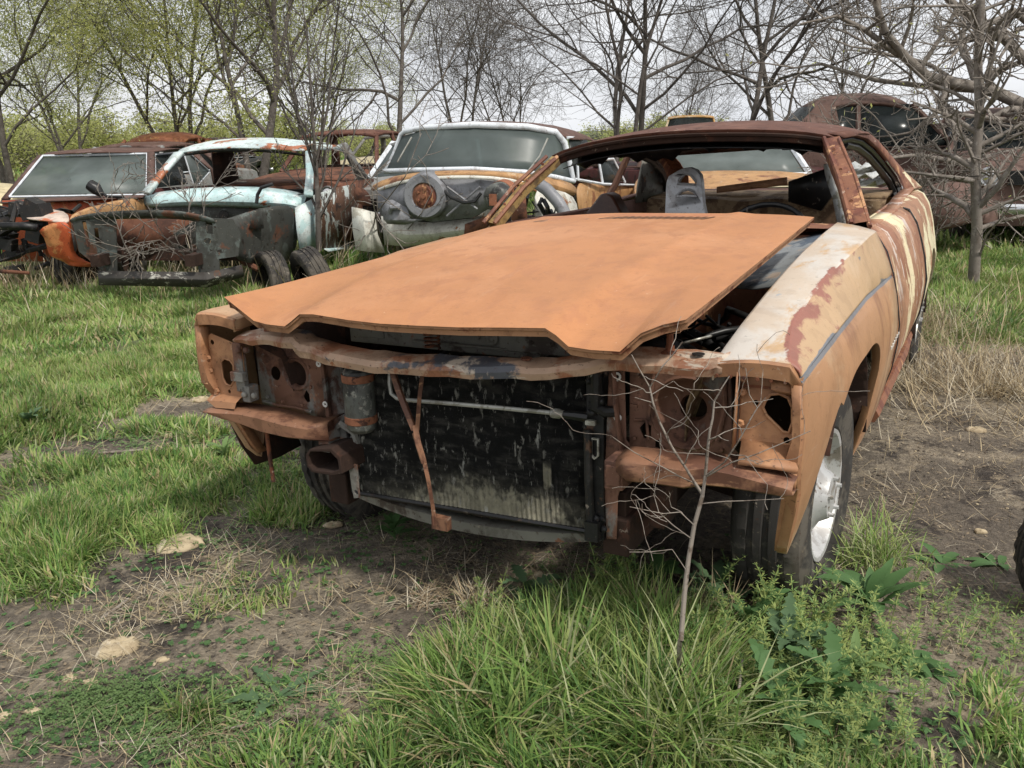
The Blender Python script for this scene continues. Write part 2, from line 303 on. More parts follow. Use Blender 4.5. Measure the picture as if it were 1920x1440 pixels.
def fender(sgn, name, mats, label=None):
    ys = sorted(set([.10, .135, .17, .215, .25, .28, .31, .345, .37, .39, .41, .413, .43, .46, .50] + [round(v, 3) for v in np.linspace(.55, 1.2, 20)] + [1.229, 1.231, 1.3, 1.45, 1.6, 1.74]))
    top, side = MB(), MB(); R1 = []
    for y in ys:
        ix, iz, cx, cz, mx_, mz, bx_, bz = interp(FT, y)
        fl = [(ix, y, iz - .035), (ix, y, iz - .004), (ix + .006, y, iz)]
        for t in (.2, .4, .6, .8): fl.append((ix + (cx - ix) * t, y, iz + (cz - iz) * t + .004 * sin(pi * t)))
        fl += [(cx - .002, y, cz + .0005), (cx + .003, y, cz - .003)]
        for t in (.2, .45, .7, .93): fl.append((cx + (mx_ - cx) * t + .006 * sin(pi * t), y, cz + (mz - cz) * t))
        fl += [(mx_ - .004, y, mz - .002), (mx_ + .001, y, mz - .008), (mx_ + .004, y, mz - .014)]
        zb = min(fender_bottom(y), mz - .05); z0 = mz - .014
        for k in range(1, 11):
            z = z0 + (zb - z0) * k / 10; fl.append((side_x(y, z, (mx_, mz), (bx_, bz)), y, z))
        # lip turned in round the wheel opening
        p = fl[-1]; fl.append((p[0] - .022, y, p[2] - (.003 if y < 1.23 and y > .3 else 0)))
        dz = 0 if sgn > 0 else -.04 * min(1, max(0, (y - .15) / .5)); R1.append([(sgn * a if sgn > 0 else -a + .035 * max(0, 1 - y / 1.1) * min(1, max(0, (a - .66) / .15)), b, c + dz) for a, b, c in fl])
    top.grid(R1, flip=(sgn < 0))
    if sgn > 0:
        def wear(x, y, z):
            ix, iz, cx, cz, mx_, mz, bx_, bz = interp(FT, y)
            d = abs(x - cx) + abs(z - cz) * .8; a = max(0, 1 - d / (.025 if x < cx else .09)) * (1.0 if y < 1.0 else .35)
            if x > cx: a = max(a, max(0, 1 - (x - cx) / .11) * .9 * (1 - abs(y - .5) / .7))
            return a
        def wear2(x, y, z):
            ix, iz, cx, cz, mx_, mz, bx_, bz = interp(FT, y)
            a = 1.0 if abs(z - (mz - .004)) < .009 and x > cx + .02 else 0
            if z < cz - .004 and z > mz - .004: a = max(a, max(0, 1 - abs(y - (1.12 + (cz - z) * 2.2)) / .05) * 1.1)
            if mz - .06 > z > mz - .2: a = max(a, .55 * max(0, 1 - abs(y - .62) / .05))
            return a
        top.attr2 = wear2
        top.attr = wear
    else: top.attr = lambda x, y, z: 0
    # which faces are 'top/upper side' vs 'lower side' material
    nc = len(R1[0]); cols = []
    for i in range(len(ys) - 1):
        for j in range(nc - 1): cols.append(0 if j < 8 else (1 if j < 13 else 2))
    top.m = cols
    return top.build(name, mats, coupe, ang=24, solid=.004)
fR = fender(1, 'fender', [M['fender'], M['facet'], M['side']]); fR['label'] = 'patched fender with maroon rust along its crease'
fL = fender(-1, 'fender', [M['side'], M['side'], M['side']])
# front header lips, return flanges and headlight buckets
def front_lip(sgn):
    b = MB(); rows = []
    xs = np.linspace(.700, .862, 9)
    for x in xs:
        t = (x - .70) / .162; z = .828 + .014 * t + .008 * sin(pi * t); y = .10 - .012 * sin(pi * t * .5)
        rows.append([(sgn * x, y + .01, z), (sgn * x, y, z - .004), (sgn * x, y + .003, z - .030 - .004 * t), (sgn * x, y + .03, z - .034 - .004 * t)])
    x = .886; rows.append([(sgn * x, .11, .815), (sgn * x, .10, .80), (sgn * (x - .012), .102, .79), (sgn * (x - .02), .13, .785)])
    if sgn < 0: rows = [[(x + .034 * min(1, max(0, (abs(x) - .66) / .15)), y, z) for x, y, z in r_] for r_ in rows]
    b.grid(rows); b.build('fender_lip', M['bucket'], fR if sgn > 0 else fL, solid=.003)
    # upright flange between bucket and flank, then the curled lower tip
    b = MB(); rows = []
    for z, y, xo, wd in [(.80, .10, .888, .022), (.74, .098, .893, .020), (.68, .10, .896, .022), (.635, .10, .893, .03), (.61, .11, .892, .034), (.55, .15, .888, .036), (.47, .185, .876, .036), (.40, .215, .862, .032), (.365, .235, .85, .024)]:
        rows.append([(sgn * xo, y + .004, z), (sgn * (xo - .006), y - .003, z), (sgn * (xo - wd), y, z), (sgn * (xo - wd - .004), y + .03, z)])
    if sgn < 0: rows = [[(x + .034, y, z) for x, y, z in r_] for r_ in rows]
    b.grid(rows); b.build('front_flange', M['bucket'], fR if sgn > 0 else fL, solid=.003)
front_lip(1); front_lip(-1)
def circ(cx, cz, rx, rz=None, n=16, ph=0): rz = rz or rx; return [(cx + rx * cos(2 * pi * k / n + ph), cz + rz * sin(2 * pi * k / n + ph)) for k in range(n)]
def bolt(b, x, y, z, r=.008, d=.008, ax=(0, -1, 0)): b.lathe([(0.0001, d), (r * .8, d), (r, d * .6), (r, 0)], (x, y, z), ax, n=6)
# --- right bucket panel
b = MB(); outl = [(.757, .822), (.80, .822), (.868, .812), (.874, .66), (.868, .650), (.770, .655), (.757, .66)]
hole = [(.810, .752), (.820, .768), (.838, .772), (.856, .765), (.866, .745), (.868, .712), (.862, .690), (.850, .690), (.832, .706), (.814, .722), (.806, .738)]
fn = lambda u, v, t: (u, .125 + t + (.010 * (v - .65) / .17), v)
b.plate(outl, [hole, circ(.860, .805 - .012, .006), circ(.790, .745, .006), circ(.858, .672, .007)], fn, .003)
# rolled rim of the bucket hole
b.tube([(u, .125, v) for u, v in hole + hole[:1]], .0035, n=6)
bk = b.build('headlight_bucket', M['bucket'], coupe)
b = MB(); b.grid([[(.757, .125, .66), (.757, .085, .655), (.757, .08, .652)], [(.757, .135, .822), (.757, .10, .822), (.757, .095, .822)]])
b.grid([[(.765, .128, .664), (.872, .128, .662)], [(.768, .100, .640), (.884, .098, .636)], [(.772, .072, .632), (.892, .085, .628)], [(.772, .070, .624), (.892, .083, .620)]])
b.grid([[(.82, .128, .806), (.868, .128, .80)], [(.825, .105, .785), (.868, .105, .782)], [(.835, .123, .775), (.868, .123, .770)]])
b.grid([[(.80, .115, .636), (.885, .11, .634)], [(.85, .105, .60), (.887, .105, .59)], [(.875, .103, .575), (.886, .103, .572)]])
for x, z in [(.765, .80), (.765, .77), (.762, .70), (.875, .79), (.880, .665)]: bolt(b, x, .12, z)
b.build('bucket_rim', M['bucket'], bk, solid=.003)
# --- right backing panel with the big dished lamp opening
def dish(cx, cz, r, y0, n=28):
    pr = [(r, 0), (r * .93, .012), (r * .80, .03), (r * .62, .045), (r * .45, .05)]
    return pr
b = MB(); cx, cz, r = .615, .675, .082
b.plate([(.475, .79), (.755, .80), (.757, .60), (.66, .575), (.475, .56)], [circ(cx, cz, r, n=28), [(.500, .625), (.512, .640), (.530, .635), (.528, .605), (.512, .600)], [(.540, .60), (.556, .604), (.552, .580), (.540, .582)]], lambda u, v, t: (u, .215 + t, v), .003)
b.lathe([(r + .012, .002), (r + .004, -.004), (r, 0), (r * .95, .014), (r * .82, .034), (r * .66, .046), (r * .40, .052), (r * .36, .075)], (cx, .215, cz), (0, 1, 0), n=28)
for z in (.76, .72, .68): b.box((.487, .212, z), (.018, .006, .008))
b.build('headlamp_panel', M['coreR'], coupe)
b = MB(); b.grid([[(.735, .20, .80), (.735, .13, .81)], [(.745, .20, .60), (.745, .13, .64)]]); b.box((.757, .11, .73), (.004, .01, .15))
b.build('panel_edge', M['darkrust'], coupe, solid=.003)
# right core side: upright with slots
b = MB()
b.plate([(.432, .80), (.470, .80), (.476, .60), (.505, .56), (.500, .50), (.468, .49), (.455, .45), (.452, .335), (.425, .33), (.420, .50)],
        [circ(.455, .755, .007, .010), circ(.456, .655, .006, .010), circ(.480, .53, .006)], lambda u, v, t: (u, .19 + t, v), .004)
b.tube([(.447, .185, .79), (.452, .178, .70), (.470, .178, .58), (.462, .19, .53)], .012, n=6, sq=.5)
b.box((.484, .135, .545), (.045, .09, .07)); b.box((.484, .10, .545), (.035, .03, .05))
b.build('core_support', M['coreR'], coupe, bevel=.002)
for x, z, r_ in ((.455, .755, .011), (.457, .655, .010)): b = MB(); b.lathe([(.005, .001), (r_ * .6, .001), (r_ * .6, .003), (r_, .002), (r_, 0)], (x, .184, z), (0, -1, 0), n=14); b.build('white_grommet', M['white'], coupe)
# frame horns, lower brackets
b = MB(); b.box((.447, .26, .385), (.035, .08, .13)); b.box((.535, .30, .41), (.04, .10, .11)); b.box((.47, .33, .50), (.10, .03, .05)); b.build('frame_horn', M['darkrust'], coupe, bevel=.004)
b = MB(); b.box((.445, 1.3, .335), (.07, 2.2, .10)); b.box((-.445, 1.3, .315), (.07, 2.2, .10)); b.box((0, .95, .27), (.9, .12, .08)); b.box((0, 2.0, .27), (.9, .10, .06))
b.build('frame_rail', M['darkrust'], coupe, bevel=.005)
# --- right valance strip (wavy)
def strip(pts, name, y, dep, sgn=1):
    b = MB(); rows = []
    for x, zt, zb, dy in pts: rows.append([(x, y + dep + dy, zt + .006), (x, y + dy, zt + .002), (x, y - .012 + dy, zt - .006), (x, y - .010 + dy, zb + .006), (x, y + dy, zb), (x, y + dep * .6 + dy, zb - .002)])
    b.grid(rows); return b.build(name, M['valance'], coupe, ang=50, solid=.003)
strip([(.500, .595, .558, .02), (.53, .604, .552, 0), (.60, .607, .556, 0), (.66, .604, .555, .004), (.70, .612, .566, .012), (.76, .612, .572, .006), (.82, .607, .574, 0), (.87, .602, .574, 0), (.888, .598, .578, .004)], 'valance', .06, .065)
strip([(-.845, .542, .536, .0), (-.82, .547, .530, 0), (-.78, .549, .524, 0), (-.70, .552, .512, .01), (-.62, .552, .502, .004), (-.52, .545, .500, 0), (-.44, .540, .500, .01), (-.40, .548, .49, .05)], 'valance', .09, .065)
# --- left side
b = MB(); outl = [(-.700, .745), (-.820, .775), (-.835, .765), (-.842, .65), (-.830, .585), (-.722, .585), (-.716, .62), (-.700, .655)]
hole = [(-.792, .690), (-.776, .702), (-.752, .698), (-.742, .685), (-.742, .640), (-.762, .618), (-.782, .622), (-.792, .640)]
b.plate(outl, [hole, circ(-.82, .748, .008), circ(-.772, .600, .006)], lambda u, v, t: (u, .125 + t, v), .003)
b.tube([(u, .125, v) for u, v in hole + hole[:1]], .0035, n=6)
for x, z in [(-.815, .60), (-.82, .592), (-.835, .70), (-.832, .66)]: bolt(b, x, .12, z)
b.grid([[(-.845, .125, .587), (-.72, .125, .59)], [(-.84, .095, .573), (-.716, .095, .578)], [(-.80, .09, .555), (-.72, .09, .56)]])
bk = b.build('headlight_bucket', M['bucket'], coupe)
b = MB(); b.box((-.718, .13, .68), (.035, .02, .15)); b.box((-.715, .115, .655), (.05, .02, .03)); b.box((-.70, .14, .60), (.03, .04, .05))
for x, z in [(-.705, .735), (-.672, .738), (-.70, .60), (-.66, .602)]: bolt(b, x, .12, z, r=.010, d=.012)
b.build('bracket', M['coreL'], bk, bevel=.003)
b = MB()
b.plate([(-.735, .765), (-.49, .755), (-.463, .70), (-.450, .52), (-.52, .51), (-.735, .535)], [circ(-.590, .648, .036, .046, 20), circ(-.672, .643, .017, .022), [(-.575, .578), (-.560, .602), (-.547, .590), (-.547, .566), (-.562, .562)], [(-.640, .75), (-.618, .748), (-.62, .725), (-.634, .728)], circ(-.60, .724, .004), circ(-.66, .70, .005)],
        lambda u, v, t: (u, .21 + t + .02 * math.exp(-(((u + .60) / .10) ** 2)), v), .003)
b.lathe([(.052, -.001), (.048, -.005), (.040, -.002), (.037, .012)], (-.590, .225, .648), (0, 1, 0), n=24)
b.build('headlamp_panel', M['coreL'], coupe, ang=60)
b = MB(); b.grid([[(-.46, .21, .73), (-.45, .25, .73), (-.35, .25, .73), (-.335, .20, .73)], [(-.455, .21, .60), (-.44, .26, .60), (-.35, .26, .60), (-.335, .20, .60)], [(-.45, .20, .52), (-.42, .21, .51), (-.36, .21, .53), (-.335, .19, .54)], [(-.44, .17, .48), (-.41, .16, .46), (-.36, .17, .45), (-.338, .19, .44)], [(-.43, .2, .44), (-.40, .2, .42), (-.355, .2, .40), (-.345, .2, .38)]])
b.tube([(-.463, .20, .72), (-.452, .195, .60), (-.445, .19, .50), (-.43, .19, .44)], .010, n=6, sq=.6); b.tube([(-.42, .185, .51), (-.385, .17, .535), (-.35, .18, .51), (-.345, .19, .46)], .009, n=6)
b.box((-.425, .16, .485), (.035, .05, .06)); bolt(b, -.425, .135, .47)
b.build('core_support', M['coreL'], coupe, solid=.003)
for x, z in ((-.458, .702), (-.447, .583)): b = MB(); b.lathe([(.003, .001), (.005, .001), (.006, .003), (.009, .002), (.009, 0)], (x, .180, z), (0, -1, 0), n=14); b.build('white_grommet', M['white'], coupe)
b = MB(); b.plate([(-.458, .455), (-.44, .475), (-.36, .49), (-.33, .47), (-.325, .42), (-.36, .408), (-.44, .405), (-.455, .42)], [[(-.448, .453), (-.437, .468), (-.365, .478), (-.34, .46), (-.337, .43), (-.365, .418), (-.435, .414), (-.447, .425)]], lambda u, v, t: (u, .09 + t, v), .22)
b.box((-.39, .31, .44), (.11, .004, .07)); b.build('bumper_bracket', M['darkrust'], coupe, bevel=.002)
b = MB(); b.plate([(-.345, .43), (-.315, .43), (-.315, .33), (-.335, .325), (-.34, .36)], [circ(-.325, .345, .007)], lambda u, v, t: (u, .14 + t, v), .005); b.build('bracket', M['coreL'], coupe)
b = MB(); b.tube([(-.631, .12, .52), (-.629, .12, .42), (-.625, .12, .335)], [.006, .0065, .006], n=8); b.build('hanging_bolt', M['steel'], coupe)
random.seed(21)
b = MB()
for k in range(9): bolt(b, -.735 + k * .031, .206, .752 - .0012 * k, .0045, .003)
for k in range(7): bolt(b, -.468 + .002 * k, .205, .69 - k * .026, .0045, .003)
for x, z in ((-.70, .57), (-.64, .56), (-.56, .56), (-.52, .62), (-.52, .68), (-.70, .70)): bolt(b, x, .207, z, .006, .005)
b.build('bolt_row', M['coreL'], coupe); b = MB(); b.tube([(-.72, .205, .555), (-.66, .203, .548), (-.60, .215, .545), (-.53, .21, .54)], .005, n=6)
b.build('weld_rib', M['coreL'], coupe)
b = MB()
for k in range(8): bolt(b, .49 + k * .034, .211, .788, .0045, .003)
for x, z in ((.49, .60), (.50, .70), (.73, .70), (.735, .63), (.70, .60), (.56, .585)): bolt(b, x, .211, z, .006, .005)
b.build('bolt_row', M['coreR'], coupe); b = MB(); b.tube([(.535, .211, .77), (.53, .209, .72), (.525, .209, .66)], .005, n=6); b.build('weld_rib', M['coreR'], coupe); b = MB(); b.tube([(.70, .211, .775), (.705, .209, .70), (.69, .209, .62)], .006, n=6); b.build('weld_rib', M['coreR'], coupe); b = MB(); b.tube([(.49, .211, .645), (.52, .208, .65), (.525, .209, .60)], .004, n=6)
b.build('weld_rib', M['coreR'], coupe)
b = MB()
for k in range(6): bolt(b, .715 + k * .028, .094, .806, .0045, .003)
b.grid([[(.765, .122, .785), (.80, .118, .787), (.84, .122, .785)], [(.765, .122, .779), (.80, .118, .781), (.84, .122, .779)]]); b.build('bolt_row', M['steel'], coupe)
for s in (1, -1): b = MB(); b.grid([[(s * .47, .32, .80), (s * .87, .33, .80 if s > 0 else .76)], [(s * .47, .32, .50), (s * .86, .33, .56)]]); b.build('added_dark_backing', M['darkrust'], coupe, solid=.004)  # dark plates added behind the lamp openings to keep light out of them
# --- top bar with its bowed middle
b = MB(); rows = []
TB = [(-.70, .765, .776, .10), (-.62, .766, .792, .09), (-.55, .769, .795, .09), (-.46, .767, .800, .085), (-.43, .748, .785, .08), (-.34, .738, .772, .075), (-.22, .733, .765, .07), (-.12, .732, .766, .07), (0, .741, .772, .068), (.12, .747, .777, .068), (.24, .755, .785, .07), (.33, .764, .792, .072), (.42, .783, .813, .08), (.50, .798, .829, .09), (.60, .799, .832, .095), (.70, .800, .832, .10), (.725, .812, .832, .10)]
for i in range(len(TB) * 2 - 1):
    k = i / 2; a = TB[int(k)]; c = TB[min(int(k) + 1, len(TB) - 1)]; t = k - int(k); x, zb, zt, y = [p + (q - p) * t for p, q in zip(a, c)]
    j = .0025 * sin(i * 2.3) + .0015 * sin(i * 5.1)
    rows.append([(x, y + .022, zb - .004 + j), (x, y, zb + j), (x, y - .004, (zb + zt) / 2 + j), (x, y + .003, zt - .003 + j), (x, y + .014, zt + .001 + j * 2), (x, y + .055, zt + .008 - j), (x, y + .075, zt + .002), (x, y + .078, zt - .02)])
b.grid(rows); ub = b.build('upper_tie_bar', M['bar'], coupe, ang=24, solid=.004)
b = MB()
for x in (-.58, .60): b.tube([(x, .13, .80 if x < 0 else .82), (x, .128, .84 if x < 0 else .895)], .008, n=8); b.lathe([(.020, .0), (.020, .006), (.010, .012), (.010, .022)], (x, .13, .80 if x < 0 else .832), (0, 0, 1), n=10)
b.lathe([(.0, .014), (.014, .014), (.014, .010), (.005, .008), (.005, 0)], (.26, .10, .788), (0, 0, 1), n=10); b.build('hood_bumper_bolt', M['steel'], ub)
b = MB(); 
for x in (-.505, .455, .665): b.lathe([(.001, .002), (.014, .002), (.014, 0)], (x, .125, .808 if x < 0 else .84), (0, 0, 1), n=12)
b.build('bar_hole', M['plastic'], ub)
# --- radiator stack
def ry(z): return .205
b = MB(); x0, x1 = -.377, .375; rows = []
nz = 44
b.box((-.0, .225, .53), (.74, .03, .40))
for k in range(nz):
    t = k / (nz - 1); zl = .322 + t * .385; zr = .344 + t * .415
    b.box(((x0 + x1) / 2, .2030, (zl + zr) / 2), (x1 - x0, .018, .0030), Matrix.Rotation(-math.atan2(zr - zl, x1 - x0), 3, 'Y'))
b.build('radiator_core', M['fins'], coupe)
# the fin sheet: zig-zag columns between the tubes
V = []; Fq = []; nx = 330
for i in range(nx):
    x = x0 + (x1 - x0) * (i + .5) / nx; t = (x - x0) / (x1 - x0); zb = .320 + .022 * t; zt = .708 + .052 * t; dx = .0006 if i % 2 else -.0006
    segs = 9
    for k in range(segs + 1):
        z = zb + (zt - zb) * k / segs; o = .0012 * sin(i * 1.7 + k * 2.1)
        V += [(x - .0011 + o * .3, .190 + .001 * sin(k * 1.3 + i), z), (x + .0004 + o * .3, .202, z)]
    n0 = i * (segs + 1) * 2
    for k in range(segs): Fq.append((n0 + 2 * k, n0 + 2 * k + 1, n0 + 2 * k + 3, n0 + 2 * k + 2))
b = MB(); b.add(V, Fq)
def wear(x, y, z):
    t = (x + .38) / .76; zb = .320 + .022 * t; a = max(0, 1 - (z - zb) / .17) * (.35 + .65 * math.exp(-((x - .10) / .26) ** 2))
    if abs(x - .262) < .012 and abs(z - .475) < .035: a += .9
    if abs(x - .06) < .05 and z > .69: a += .35
    return min(1, a) * 1.1
b.attr = wear; b.build('fins', M['fins'], coupe.children[-1], recalc=False)
b = MB(); b.tube([(-.378, .19, .318), (.378, .19, .342)], .007, n=6); b.tube([(-.378, .19, .712), (.378, .19, .765)], .008, n=6); b.box((-.378, .205, .52), (.008, .04, .40)); b.build('condenser_frame', M['black'], coupe)
random.seed(5)
b = MB(); b.box((.400, .205, .555), (.044, .05, .45)); b.tube([(.385, .170, .62), (.387, .168, .5), (.392, .17, .36)], .011, n=8); b.tube([(.41, .165, .80), (.412, .16, .72), (.408, .165, .68), (.43, .17, .67), (.45, .18, .67)], .014, n=8)
for _ in range(34):
    z = random.choice([random.uniform(.345, .41), random.uniform(.66, .78)]); b.lathe([(.0, .008), (.006, .006), (.010, .002), (.009, -.004)], (random.uniform(.385, .425), .165 + random.uniform(0, .02), z), (random.uniform(-1, 1), -1, random.uniform(-1, 1)), n=6)
b.box((.400, .172, .36), (.035, .04, .05)); b.build('side_tank', M['crust'], coupe)
b = MB(); b.plate([(.392, .60), (.414, .60), (.414, .555), (.403, .545), (.392, .553)], [[(.396, .596), (.410, .596), (.410, .557), (.403, .550), (.396, .557)]], lambda u, v, t: (u, .168 + t, v), .006); b.box((.395, .165, .64), (.025, .01, .012)); b.build('pipe_clip', M['alu'], coupe)
b = MB(); tp = [(-.192, .165, .73), (-.190, .155, .68), (-.183, .15, .652), (-.165, .15, .641), (-.13, .15, .640), (.0, .15, .646), (.15, .15, .652), (.312, .15, .657)]
b.tube(tp, .0058, n=8); b.build('refrigerant_tube', M['alu'], coupe)
b = MB(); b.lathe([(.006, 0), (.011, 0), (.0125, .004), (.0125, .022), (.010, .026), (.010, .034)], (.298, .15, .6565), (1, 0, .03), n=10); b.build('tube_fitting', M['alu'], coupe)
b = MB(); b.tube([(.33, .15, .657), (.36, .155, .656), (.38, .17, .65)], [.009, .012, .013], n=8); b.build('hose_stub', M['plastic'], coupe)
b = MB(); b.lathe([(0, -.004), (.030, 0), (.041, .012), (.043, .03), (.043, .155), (.040, .175), (.025, .19), (.01, .195)], (-.285, .14, .535), (0, 0, 1), n=28); dr = b.build('receiver_canister', M['drier'], coupe)
b = MB()
for z in (.562, .680): b = MB(); b.lathe([(.0435, 0), (.0455, .002), (.0455, .020), (.0435, .022)], (-.285, .14, z), (0, 0, 1), n=28); b.box((-.285, .175, z + .011), (.03, .06, .02)); b.build('canister_band', M['band'], dr)
b = MB(); b.tube([(-.165, .13, .74), (-.125, .115, .66), (-.083, .108, .575)], [.010, .011, .010], n=4, sq=.6); b.tube([(-.058, .13, .745), (-.066, .115, .66), (-.074, .108, .575)], [.010, .010, .010], n=4, sq=.6)
b.tube([(-.079, .106, .59), (-.068, .102, .54), (-.056, .104, .50), (-.048, .108, .44), (-.042, .112, .37), (-.040, .115, .31)], [.012, .013, .010, .009, .009, .010], n=4, sq=.7); b.box((-.022, .12, .318), (.05, .022, .035)); b.tube([(-.078, .098, .57), (-.066, .095, .535), (-.055, .098, .49)], .005, n=6)
b.build('latch_brace', M['valance'], coupe)
b = MB()
xs = np.linspace(-.40, .40, 15); b.grid([[(x, .24, .325 + .02 * (x + .4) - .045 * (1 - (x / .42) ** 2) * .9), (x, .215, .318 + .02 * (x + .4) - .045 * (1 - (x / .42) ** 2)), (x, .215, .300 + .02 * (x + .4) - .045 * (1 - (x / .42) ** 2) * 1.2), (x, .27, .292 + .02 * (x + .4) - .045 * (1 - (x / .42) ** 2))] for x in xs])
b.build('lower_crossmember', M['greymetal'], coupe, solid=.004)
# crossmember, tank and springs seen over the bar
b = MB(); b.box((-.10, .30, .79), (.62, .06, .075)); b.box((-.33, .27, .795), (.09, .01, .05)); b.box((.22, .285, .80), (.25, .05, .06)); b.box((-.03, .262, .775), (.30, .012, .008))
b.lathe([(.020, 0), (.020, .006), (.010, .008), (.009, .001), (.0, .001)], (.07, .268, .80), (0, -1, 0), n=14)
for x in (-.35, -.31, -.06, .03, .19, .25): bolt(b, x, .262, .80, .007)
b.build('radiator_top_support', M['greymetal'], coupe, bevel=.004)
b = MB(); b.tube([(-.075 + .020 * cos(t), .20 + .020 * sin(t), .775 + t * .0017) for t in np.linspace(0, 2 * pi * 9, 150)], .0032, n=5); b.build('latch_spring', M['steel'], coupe)
b = MB(); b.tube([(.23 + .03 * t, .16, .85 + .012 * sin(t * 3)) for t in np.linspace(0, 1, 6)], .004, n=5); b.build('wire', M['white'], coupe)
# --- engine bay
random.seed(11)
b = MB(); b.box((0, .95, .60), (.48, .70, .30)); b.box((0, 1.45, .62), (.40, .25, .36)); b.lathe([(.0, .06), (.12, .06), (.19, .055), (.20, .04), (.20, -.02), (.10, -.03)], (0, .85, .80), (0, 0, 1), n=30)
for s in (-1, 1):
    b.tube([(s * .27, .65, .70), (s * .28, .95, .72), (s * .27, 1.25, .70)], .06, n=10); 
    for k in range(4): b.tube([(s * .30, .68 + k * .17, .66), (s * .40, .72 + k * .17, .60), (s * .42, .76 + k * .17, .50)], .022, n=8)
b.lathe([(0, .08), (.07, .08), (.08, .06), (.08, -.04), (.06, -.05)], (.44, .52, .70), (.2, -1, 0), n=18); b.lathe([(.02, .05), (.065, .05), (.065, .03), (.045, .02), (.065, .01), (.065, -.01)], (.30, .48, .62), (0, -1, 0), n=18)
b.build('engine', M['grease'], coupe, bevel=.006)
b = MB()
for _ in range(16):
    p = np.array([random.uniform(.25, .62), random.uniform(.35, 1.2), random.uniform(.62, .80)]); pts = [p]
    for k in range(6): p = p + np.array([random.uniform(-.07, .07), random.uniform(-.02, .10), random.uniform(-.045, .04)]); p[2] = min(p[2], .84); p[0] = min(p[0], .67); pts.append(p)
    b.tube(pts, random.choice([.005, .007, .012]), n=6)
b.build('engine_hoses', M['plastic'], coupe, ang=80)
b = MB(); b.tube([(.585 + .035 * cos(t) , .37 + .05 * sin(t), .815 + .014 * cos(t + .5)) for t in np.linspace(0, 2 * pi, 24)], .0032, n=6); b.build('hose_clamp', M['alu'], coupe)
b = MB(); b.grid([[(.695, .13, .80), (.695, .6, .86), (.69, 1.2, .90), (.68, 1.7, .93)], [(.655, .14, .775), (.645, .6, .79), (.60, 1.2, .83), (.58, 1.7, .86)], [(.62, .20, .70), (.60, .6, .62), (.50, 1.2, .66), (.50, 1.7, .66)], [(.60, .25, .55), (.54, .6, .42), (.50, 1.2, .42), (.50, 1.7, .42)]]); b.build('inner_fender', M['tanold'], coupe, solid=.004)
b = MB(); b.grid([[(-.695, .13, .77), (-.695, .6, .80), (-.69, 1.2, .84), (-.68, 1.7, .88)], [(-.62, .20, .70), (-.60, .6, .70), (-.50, 1.2, .72), (-.50, 1.7, .76)], [(-.60, .25, .50), (-.54, .6, .42), (-.50, 1.2, .42), (-.50, 1.7, .42)]]); b.build('inner_fender', M['darkrust'], coupe, solid=.004)
b = MB(); b.grid([[(.40, 1.30, .80), (.52, 1.22, .80), (.64, 1.18, .84), (.69, 1.16, .885)], [(.40, 1.45, .84), (.52, 1.38, .845), (.64, 1.34, .875), (.69, 1.32, .92)], [(.42, 1.62, .87), (.53, 1.58, .885), (.64, 1.56, .92), (.69, 1.54, .945)], [(.44, 1.78, .93), (.56, 1.76, .94), (.66, 1.74, .955), (.69, 1.74, .965)]])
b.build('cowl_corner', M['bluegrey'], coupe, solid=.004, sub=1)
b = MB(); b.grid([[(-.74, 1.70, .955), (-.3, 1.66, .975), (0, 1.65, .98), (.3, 1.66, .975), (.705, 1.68, .968)], [(-.74, 1.82, .955), (-.3, 1.78, .985), (0, 1.77, .99), (.3, 1.78, .985), (.74, 1.80, .975)], [(-.74, 1.84, .90), (-.3, 1.80, .92), (0, 1.79, .93), (.3, 1.80, .92), (.74, 1.83, .91)]]); b.box((0, 1.72, .70), (1.34, .03, .48)); b.build('cowl', M['pillar'], coupe)
# --- hood: a thick sheet with a stamped nose, sprung loose
HE = [(-.664, .905, .05), (-.60, .868, .05), (-.555, .846, .045), (-.50, .842, .035), (-.428, .842, .03), (-.405, .856, .03), (-.377, .877, .035), (-.33, .880, .035), (-.20, .876, .02), (-.10, .875, .015), (.02, .879, .01), (.13, .883, .01), (.25, .890, .015), (.351, .895, .02), (.375, .880, .025), (.405, .857, .025), (.46, .855, .02), (.527, .857, .02), (.547, .876, .025), (.570, .898, .03), (.61, .915, .05), (.655, .926, .065)]
HF = []
for i in range(len(HE) - 1):
    for t in (0, .5): HF.append([a + (c - a) * t for a, c in zip(HE[i], HE[i + 1])])
HF.append(list(HE[-1]))
def hood_pt(u, k, v):      # k index along nose, v 0..1 to the rear
    x0_, z0_, y0_ = HF[k]; xr = -.735 + (x0_ + .664) / (1.319) * 1.385
    y = y0_ + (1.52 - y0_) * v; x = x0_ + (xr - x0_) * v
    s_ = (x0_ + .004) / .66
    zr = .962 + .070 * (1 - max(0, -s_) ** 1.8) if s_ < 0 else 1.032 + .002 * s_     # rear edge height
    zr += -.012 * abs(s_) ** 6
    base0 = .905 + .014 * s_; dip = z0_ - base0               # stamped dip fades out rearwards
    fade = math.exp(-v * 6.5); z = base0 + (zr - base0) * (v ** .93) + dip * fade + .020 * sin(pi * min(1, v * 1.05)) * (1 - abs(s_) ** 2)
    z += .006 * (math.exp(-((x - .36 - .03 * v) / .03) ** 2) + math.exp(-((x + .42 - .02 * v) / .03) ** 2)) * min(1, v * 4)
    return (x, y, z)
b = MB(); VV = [0, .006, .02, .05, .09, .14] + list(np.linspace(.2, 1, 21)); rows = [[hood_pt(0, k, v) for k in range(len(HF))] for v in VV]
b.grid(rows)
def wear(x, y, z):
    a = 0
    if y > 1.36 and abs(x) < .55: a = .9 * max(0, 1 - abs(y - 1.47) / .12)
    if (x - .02) ** 2 / .02 + (y - .55) ** 2 / .03 < 1: a = .55
    if abs(x - .36 - .03 * (y / 1.5)) < .02: a = max(a, .25)
    return a
